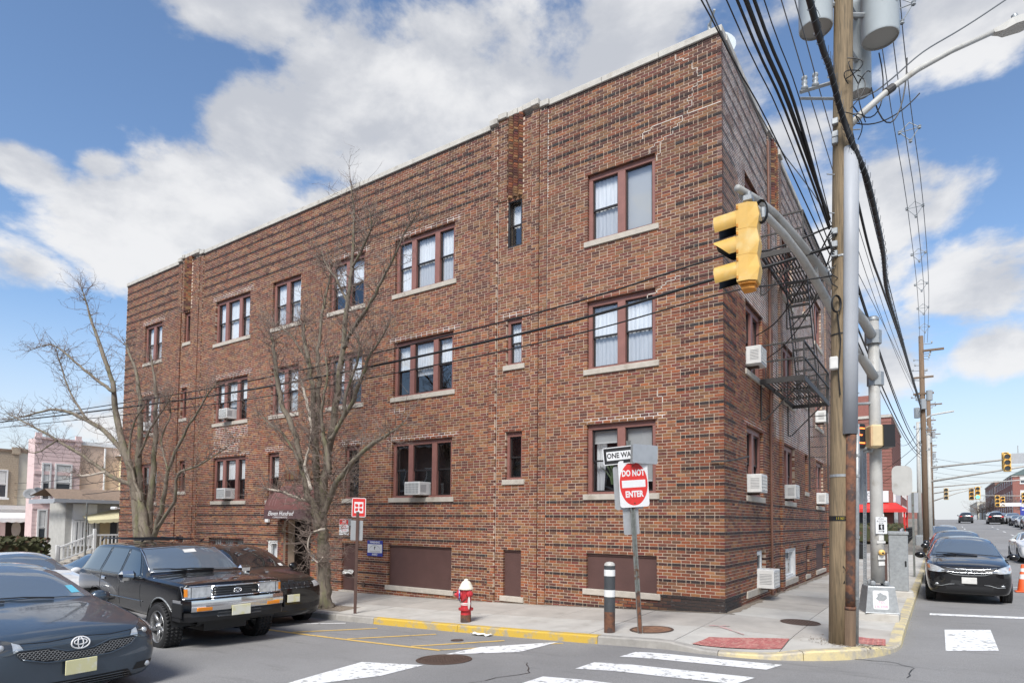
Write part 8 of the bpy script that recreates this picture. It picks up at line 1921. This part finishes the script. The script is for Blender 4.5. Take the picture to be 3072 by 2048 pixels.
# restaurant building
def restaurant():
    z0 = zs(0, 52); o = Vector((.3, 51, z0)); h = thing('restaurant_building', 'red brick building with a garden restaurant, white sign board and red awning', 'building', o)
    mb = MB(); mb.box((-14, 0, -.2), (0, 16, 10.6)); mb.box((-13.9, .12, 10.601), (-.12, 15.9, 10.9)); rng = random.Random(3)
    mb.build('wall', M['redbrick'], h); mb = MB(); mb.box((-9, 5, 10.9), (-2, 12, 13.6)); mb.build('roof_house', M['redbrick'], h); mb = MB(); mb.box((-14.1, -.1, 10.61), (.1, .1, 10.85)); mb.box((-.1, .1, 10.61), (.1, 16.1, 10.85)); mb.build('coping', M['coping'], h)
    mb = MB()
    for z in np.arange(4.2, 10.5, .30): mb.box((-14, -.03, z), (0, -.002, z+.05)); mb.box((.002, 0, z), (.03, 16, z+.05))
    tag(mb.build('brick_band', M['darkbrick'], h), kind='stuff'); mb = MB(); mb.prism([(-1.6, -.04, 8.6), (-1.2, -.04, 9.1), (-1.6, -.04, 9.6), (-2.0, -.04, 9.1)], (0, .03, 0)); mb.build('stone_diamond', M['stone'], h)
    mb = MB(); mb.box((-10, -.25, 3.1), (-.3, -.06, 4.1)); mb.box((.02, .3, 3.1), (.2, 9, 4.1)); s = mb.build('sign_board', M['sign_white'], h)
    text_obj('lettering', "'S GARDEN CO", .52, M['ac_dark'], s, frame((-3.0, -.26, 3.78), (1, 0, 0), (0, 0, 1)), sx=.8, align='CENTER', extr=.004); text_obj('lettering', 'SE RESTAURANT', .40, M['ac_dark'], s, frame((-3.0, -.26, 3.32), (1, 0, 0), (0, 0, 1)), sx=.95, extr=.004)
    mb = MB(); mb.add([(-10, -.1, 3.05), (.2, -.1, 3.05), (1.0, -1.1, 2.5), (-10, -1.1, 2.5), (-10, -1.1, 2.2), (1.0, -1.1, 2.2), (.2, 9, 3.05), (1.0, 9, 2.5), (1.0, 9, 2.2)], [(0, 1, 2, 3), (3, 2, 5, 4), (1, 6, 7, 2), (2, 7, 8, 5)]); mb.build('awning', M['red'], h); mb = MB(); mb.box((.8, -1.0, -.1), (.95, -.85, 2.3)); mb.box((.8, 4, -.1), (.95, 4.15, 2.3)); mb.build('awning_post', M['red'], h)
    mb = MB(); mb.box((-9, -.05, .6), (-1.0, -.004, 2.5)); mb.box((.004, .6, .4), (.05, 7, 2.5)); mb.build('shop_window', M['pane_far'], h)
    mb = MB()
    for i in range(34): x = 1.35; y = -11+i*.42; mb.box((x-.02, y-.02, -.3), (x+.02, y+.02, .95))
    mb.box((1.32, -11, .85), (1.38, 3.4, .92)); mb.box((1.32, -11, .1), (1.38, 3.4, .16)); f = thing('iron_fence', 'black iron fence in front of the restaurant garden', 'fence', o); mb.build('rail_panel', M['black'], f)
    g_ = thing('hedge', 'low clipped hedge behind the black iron fence', 'hedge', o+Vector((0, -8, 0))); mb = MB(); rng = random.Random(5)
    for i in range(700): p = Vector((rng.uniform(-2, .9), rng.uniform(-2, 9), rng.uniform(.3, 1.15))); u = Vector((rng.gauss(0, 1), rng.gauss(0, 1), rng.gauss(0, 1))).normalized()*.12; v = u.orthogonal(); mb.add([p-u-v, p+u-v, p+u+v, p-u+v], [(0, 1, 2, 3)])
    mb.bbox((-2, -2, -.2), (.8, 9, 1.0), .1); tag(mb.build('leaves', M['hedge'], g_), kind='stuff')
restaurant()
z0 = zs(0, 44); t = thing('garden_wall', 'pale blue grey sloping panel wall before the restaurant hedge', 'wall', (1.3, 38, zs(1, 38))); mb = MB(); mb.prism([(0, 0, -.2), (0, 7, -.2), (0, 7, 1.25), (0, 5, 1.15), (0, 0, .55)], (-.15, 0, 0)); mb.build('panel', M['guard'], t)
for (x, y, w, hh, m, lb, nm, ct) in ((-.35, 25.0, .34, 1.15, 'tan', 'tan cardboard crate standing on end by the low wall', 'crate', 'crate'), (-.95, 25.5, .28, .85, 'sign_blue', 'blue barrel left of the cardboard crate', 'barrel', 'barrel'), (.12, 25.3, .26, .8, 'black', 'black bin right of the cardboard crate', 'bin', 'bin')):
    t = thing(nm, lb, ct, (x, y, zs(x, y))); mb = MB()
    if nm == 'crate': mb.bbox((-w, -w, 0), (w, w, hh), .02); mb.box((-w*.9, -w*.9, hh), (w*.9, w*.9, hh+.02))
    else: mb.lathe([(w*.85, 0), (w, hh*.3), (w, hh*.9), (w*1.06, hh*.92), (w*1.06, hh), (.001, hh+.03)], 18)
    mb.build('body', M[m], t)
# small houses and pale storefront past the restaurant
def block(nm, label, x0, x1, y0, y1, h, m, rows=2, face='x', cols=5, roof=None, cat='building', wm='vinyl'):
    z0 = zs(3, (y0+y1)/2); o = Vector((x0, y0, z0)); t = thing(nm, label, cat, o); mb = MB(); mb.box((0, 0, -2), (x1-x0, y1-y0, h)); mb.build('wall', M[m], t); mb = MB(); mb.box((-.15, -.15, h+.001), (x1-x0+.15, y1-y0+.15, h+.3)); mb.build('cornice', M['coping'], t)
    for r_ in range(rows):
        for c in range(cols):
            z = 1.0+r_*3.1
            if face in ('-x',): y = lerp(.8, y1-y0-1.9, c/max(1, cols-1)); bwin(t, .0, y, y+1.1, z, z+1.7, face='-x', d=.05, bars=1)
            else: y = lerp(.8, y1-y0-1.9, c/max(1, cols-1)); bwin(t, x1-x0, y, y+1.1, z, z+1.7, face='x', d=.05)
    if face == '-x':
        for r_ in range(rows):
            for x in np.linspace(1.2, max(1.3, x1-x0-2.4), max(1, int((x1-x0)/4))): bwin(t, 0.0, x, x+1.1, 1.0+r_*3.1, 2.7+r_*3.1, face='y', d=.05)
    if roof: 
        mb = MB(); mb.prism([(-.3, -.3, h+.302), (x1-x0+.3, -.3, h+.302), ((x1-x0)/2, -.3, h+roof)], (0, y1-y0+.6, 0)); mb.build('gable_roof', M['roofgreen'], t)
    return t
block('far_building', 'large red brick building with a green gabled roof beyond the right signals', 16.2, 36, 150, 196, 8.6, 'redbrick', 3, '-x', 9, roof=6)
block('far_building', 'brown brick tower building left of the green gabled one', 16.2, 30, 198, 240, 10.2, 'darkbrick', 3, '-x', 7)
block('far_building', 'pale low storefront building at the far end of the right side', 15.5, 30, 275, 340, 7, 'cream', 2, '-x', 4)
block('far_building', 'small grey building before the pale storefront', 15.8, 28, 245, 270, 5.5, 'greystone', 1, '-x', 3)
block('far_building', 'low red brick house far up the left side of the street', -12, -1, 100, 116, 6.5, 'redbrick', 2)
block('far_building', 'distant red brick block at the end of the left side', -10, 1.2, 150, 190, 5.5, 'redbrick', 1)
block('far_building', 'white frame house behind the restaurant', -9, -1, 70, 84, 7, 'offwhite', 2)
def far_tree(x, y, label, h, sp, seed, m='twig'):
    rng = random.Random(seed); t = thing('bare_tree', label, 'tree', (x, y, zs(3, y)), 0, 'bare trees on the far right side'); mb = MB(); mb.tube([(0, 0, -.3), (.05, 0, h*.3), (0, .1, h*.5)], [.2, .16, .1], 8); mb.build('trunk', M['bark'], t); tw = MB()
    for i in range(26): d = Vector((rng.gauss(0, .8)*sp, rng.gauss(0, .8)*sp, rng.uniform(.3, 1))).normalized(); shoot(tw, rng, Vector((0, 0, h*rng.uniform(.28, .5))), d, h*rng.uniform(.3, .55), .05, 0)
    tag(tw.build('twigs', M[m], t), kind='stuff')
for i, (x, y, h, s_) in enumerate(((15.0, 235, 8, 1.6), (15.2, 205, 7, 1.4), (15.2, 120, 6.0, 1.3), (15.0, 262, 8, 1.5))): far_tree(x, y, 'dark leafless tree on the far right pavement, %s along' % ('third', 'second', 'first', 'fourth')[i], h, s_, 40+i)
for i in range(5): t = thing('fence_post', 'white post of the far forecourt, %s along' % ('first', 'second', 'third', 'fourth', 'fifth')[i], 'post', (14.6, 262+i*9, zs(3, 262)), 0, 'white posts by the far forecourt'); mb = MB(); mb.bbox((-.3, -.3, -.3), (.3, .3, 2.2), .05); mb.build('shaft', M['white'], t)
t = thing('shop_sign', 'blue sign board on posts by the far right cars', 'sign', (15.0, 112, zs(3, 112))); mb = MB(); mb.bbox((-.9, -.1, 1.2), (.9, .1, 3.6), .03); mb.build('board', M['sign_blue'], t); mb = MB(); mb.box((-.8, -.05, -.2), (-.68, .05, 1.2)); mb.box((.68, -.05, -.2), (.8, .05, 1.2)); mb.build('leg', M['galv'], t)
for i, z in enumerate((3.1, 2.6, 2.1)): mb = MB(); mb.box((-.7, -.112, z-.1), (.7, -.101, z+.06)); mb.build('white_stripe', M['sign_white'], t)
# pavement on the far side of the right street
def far_walk():
    mb = MB()
    for i in range(40): y0, y1 = 30+i*8, 38+i*8; mb.add([(13.9, y0, zr(13.9, y0)+.13), (60, y0, zr(13.9, y0)+.13), (60, y1, zr(13.9, y1)+.13), (13.9, y1, zr(13.9, y1)+.13), (13.88, y0, zr(13.9, y0)-.1), (13.88, y1, zr(13.9, y1)-.1)], [(0, 1, 2, 3), (4, 0, 3, 5)])
    tag(mb.build('far_sidewalk', M['concrete']), kind='structure')
far_walk()

# ---- the near side of the street, behind the viewpoint: seen only mirrored in glass and paint
for i, (x0, w, h, m) in enumerate(((-58, 12, 7.5, 'redbrick'), (-45, 11, 8.5, 'tanbrick'), (-33, 10, 8, 'darkbrick'), (-22, 11, 9, 'redbrick'), (-10, 11, 8, 'darkbrick'), (16, 14, 9, 'redbrick'))):
    o = Vector((x0, -31, -.9)); t = thing('row_house', 'two storey %s house across the near street, mirrored in the windows, %s from the left' % ('brick', ('first', 'second', 'third', 'fourth', 'fifth', 'sixth')[i]), 'house', o)
    mb = MB(); mb.box((0, 0, -1), (w, 9, h)); mb.build('wall', M[m], t); mb = MB(); mb.box((-.2, -.2, h+.001), (w+.2, 9.3, h+.4)); mb.build('cornice', M['offwhite'], t)
    for z in (1.2, 4.6):
        for c in range(3): x = 1.2+c*(w-3.6)/2; mb = MB(); mb.box((x, 9.001, z), (x+1.2, 9.06, z+1.8)); f = mb.build('window', M['vinyl'], t); mb = MB(); mb.box((x+.12, 9.061, z+.12), (x+1.08, 9.08, z+1.68)); mb.build('pane', M['pane_far'], f)
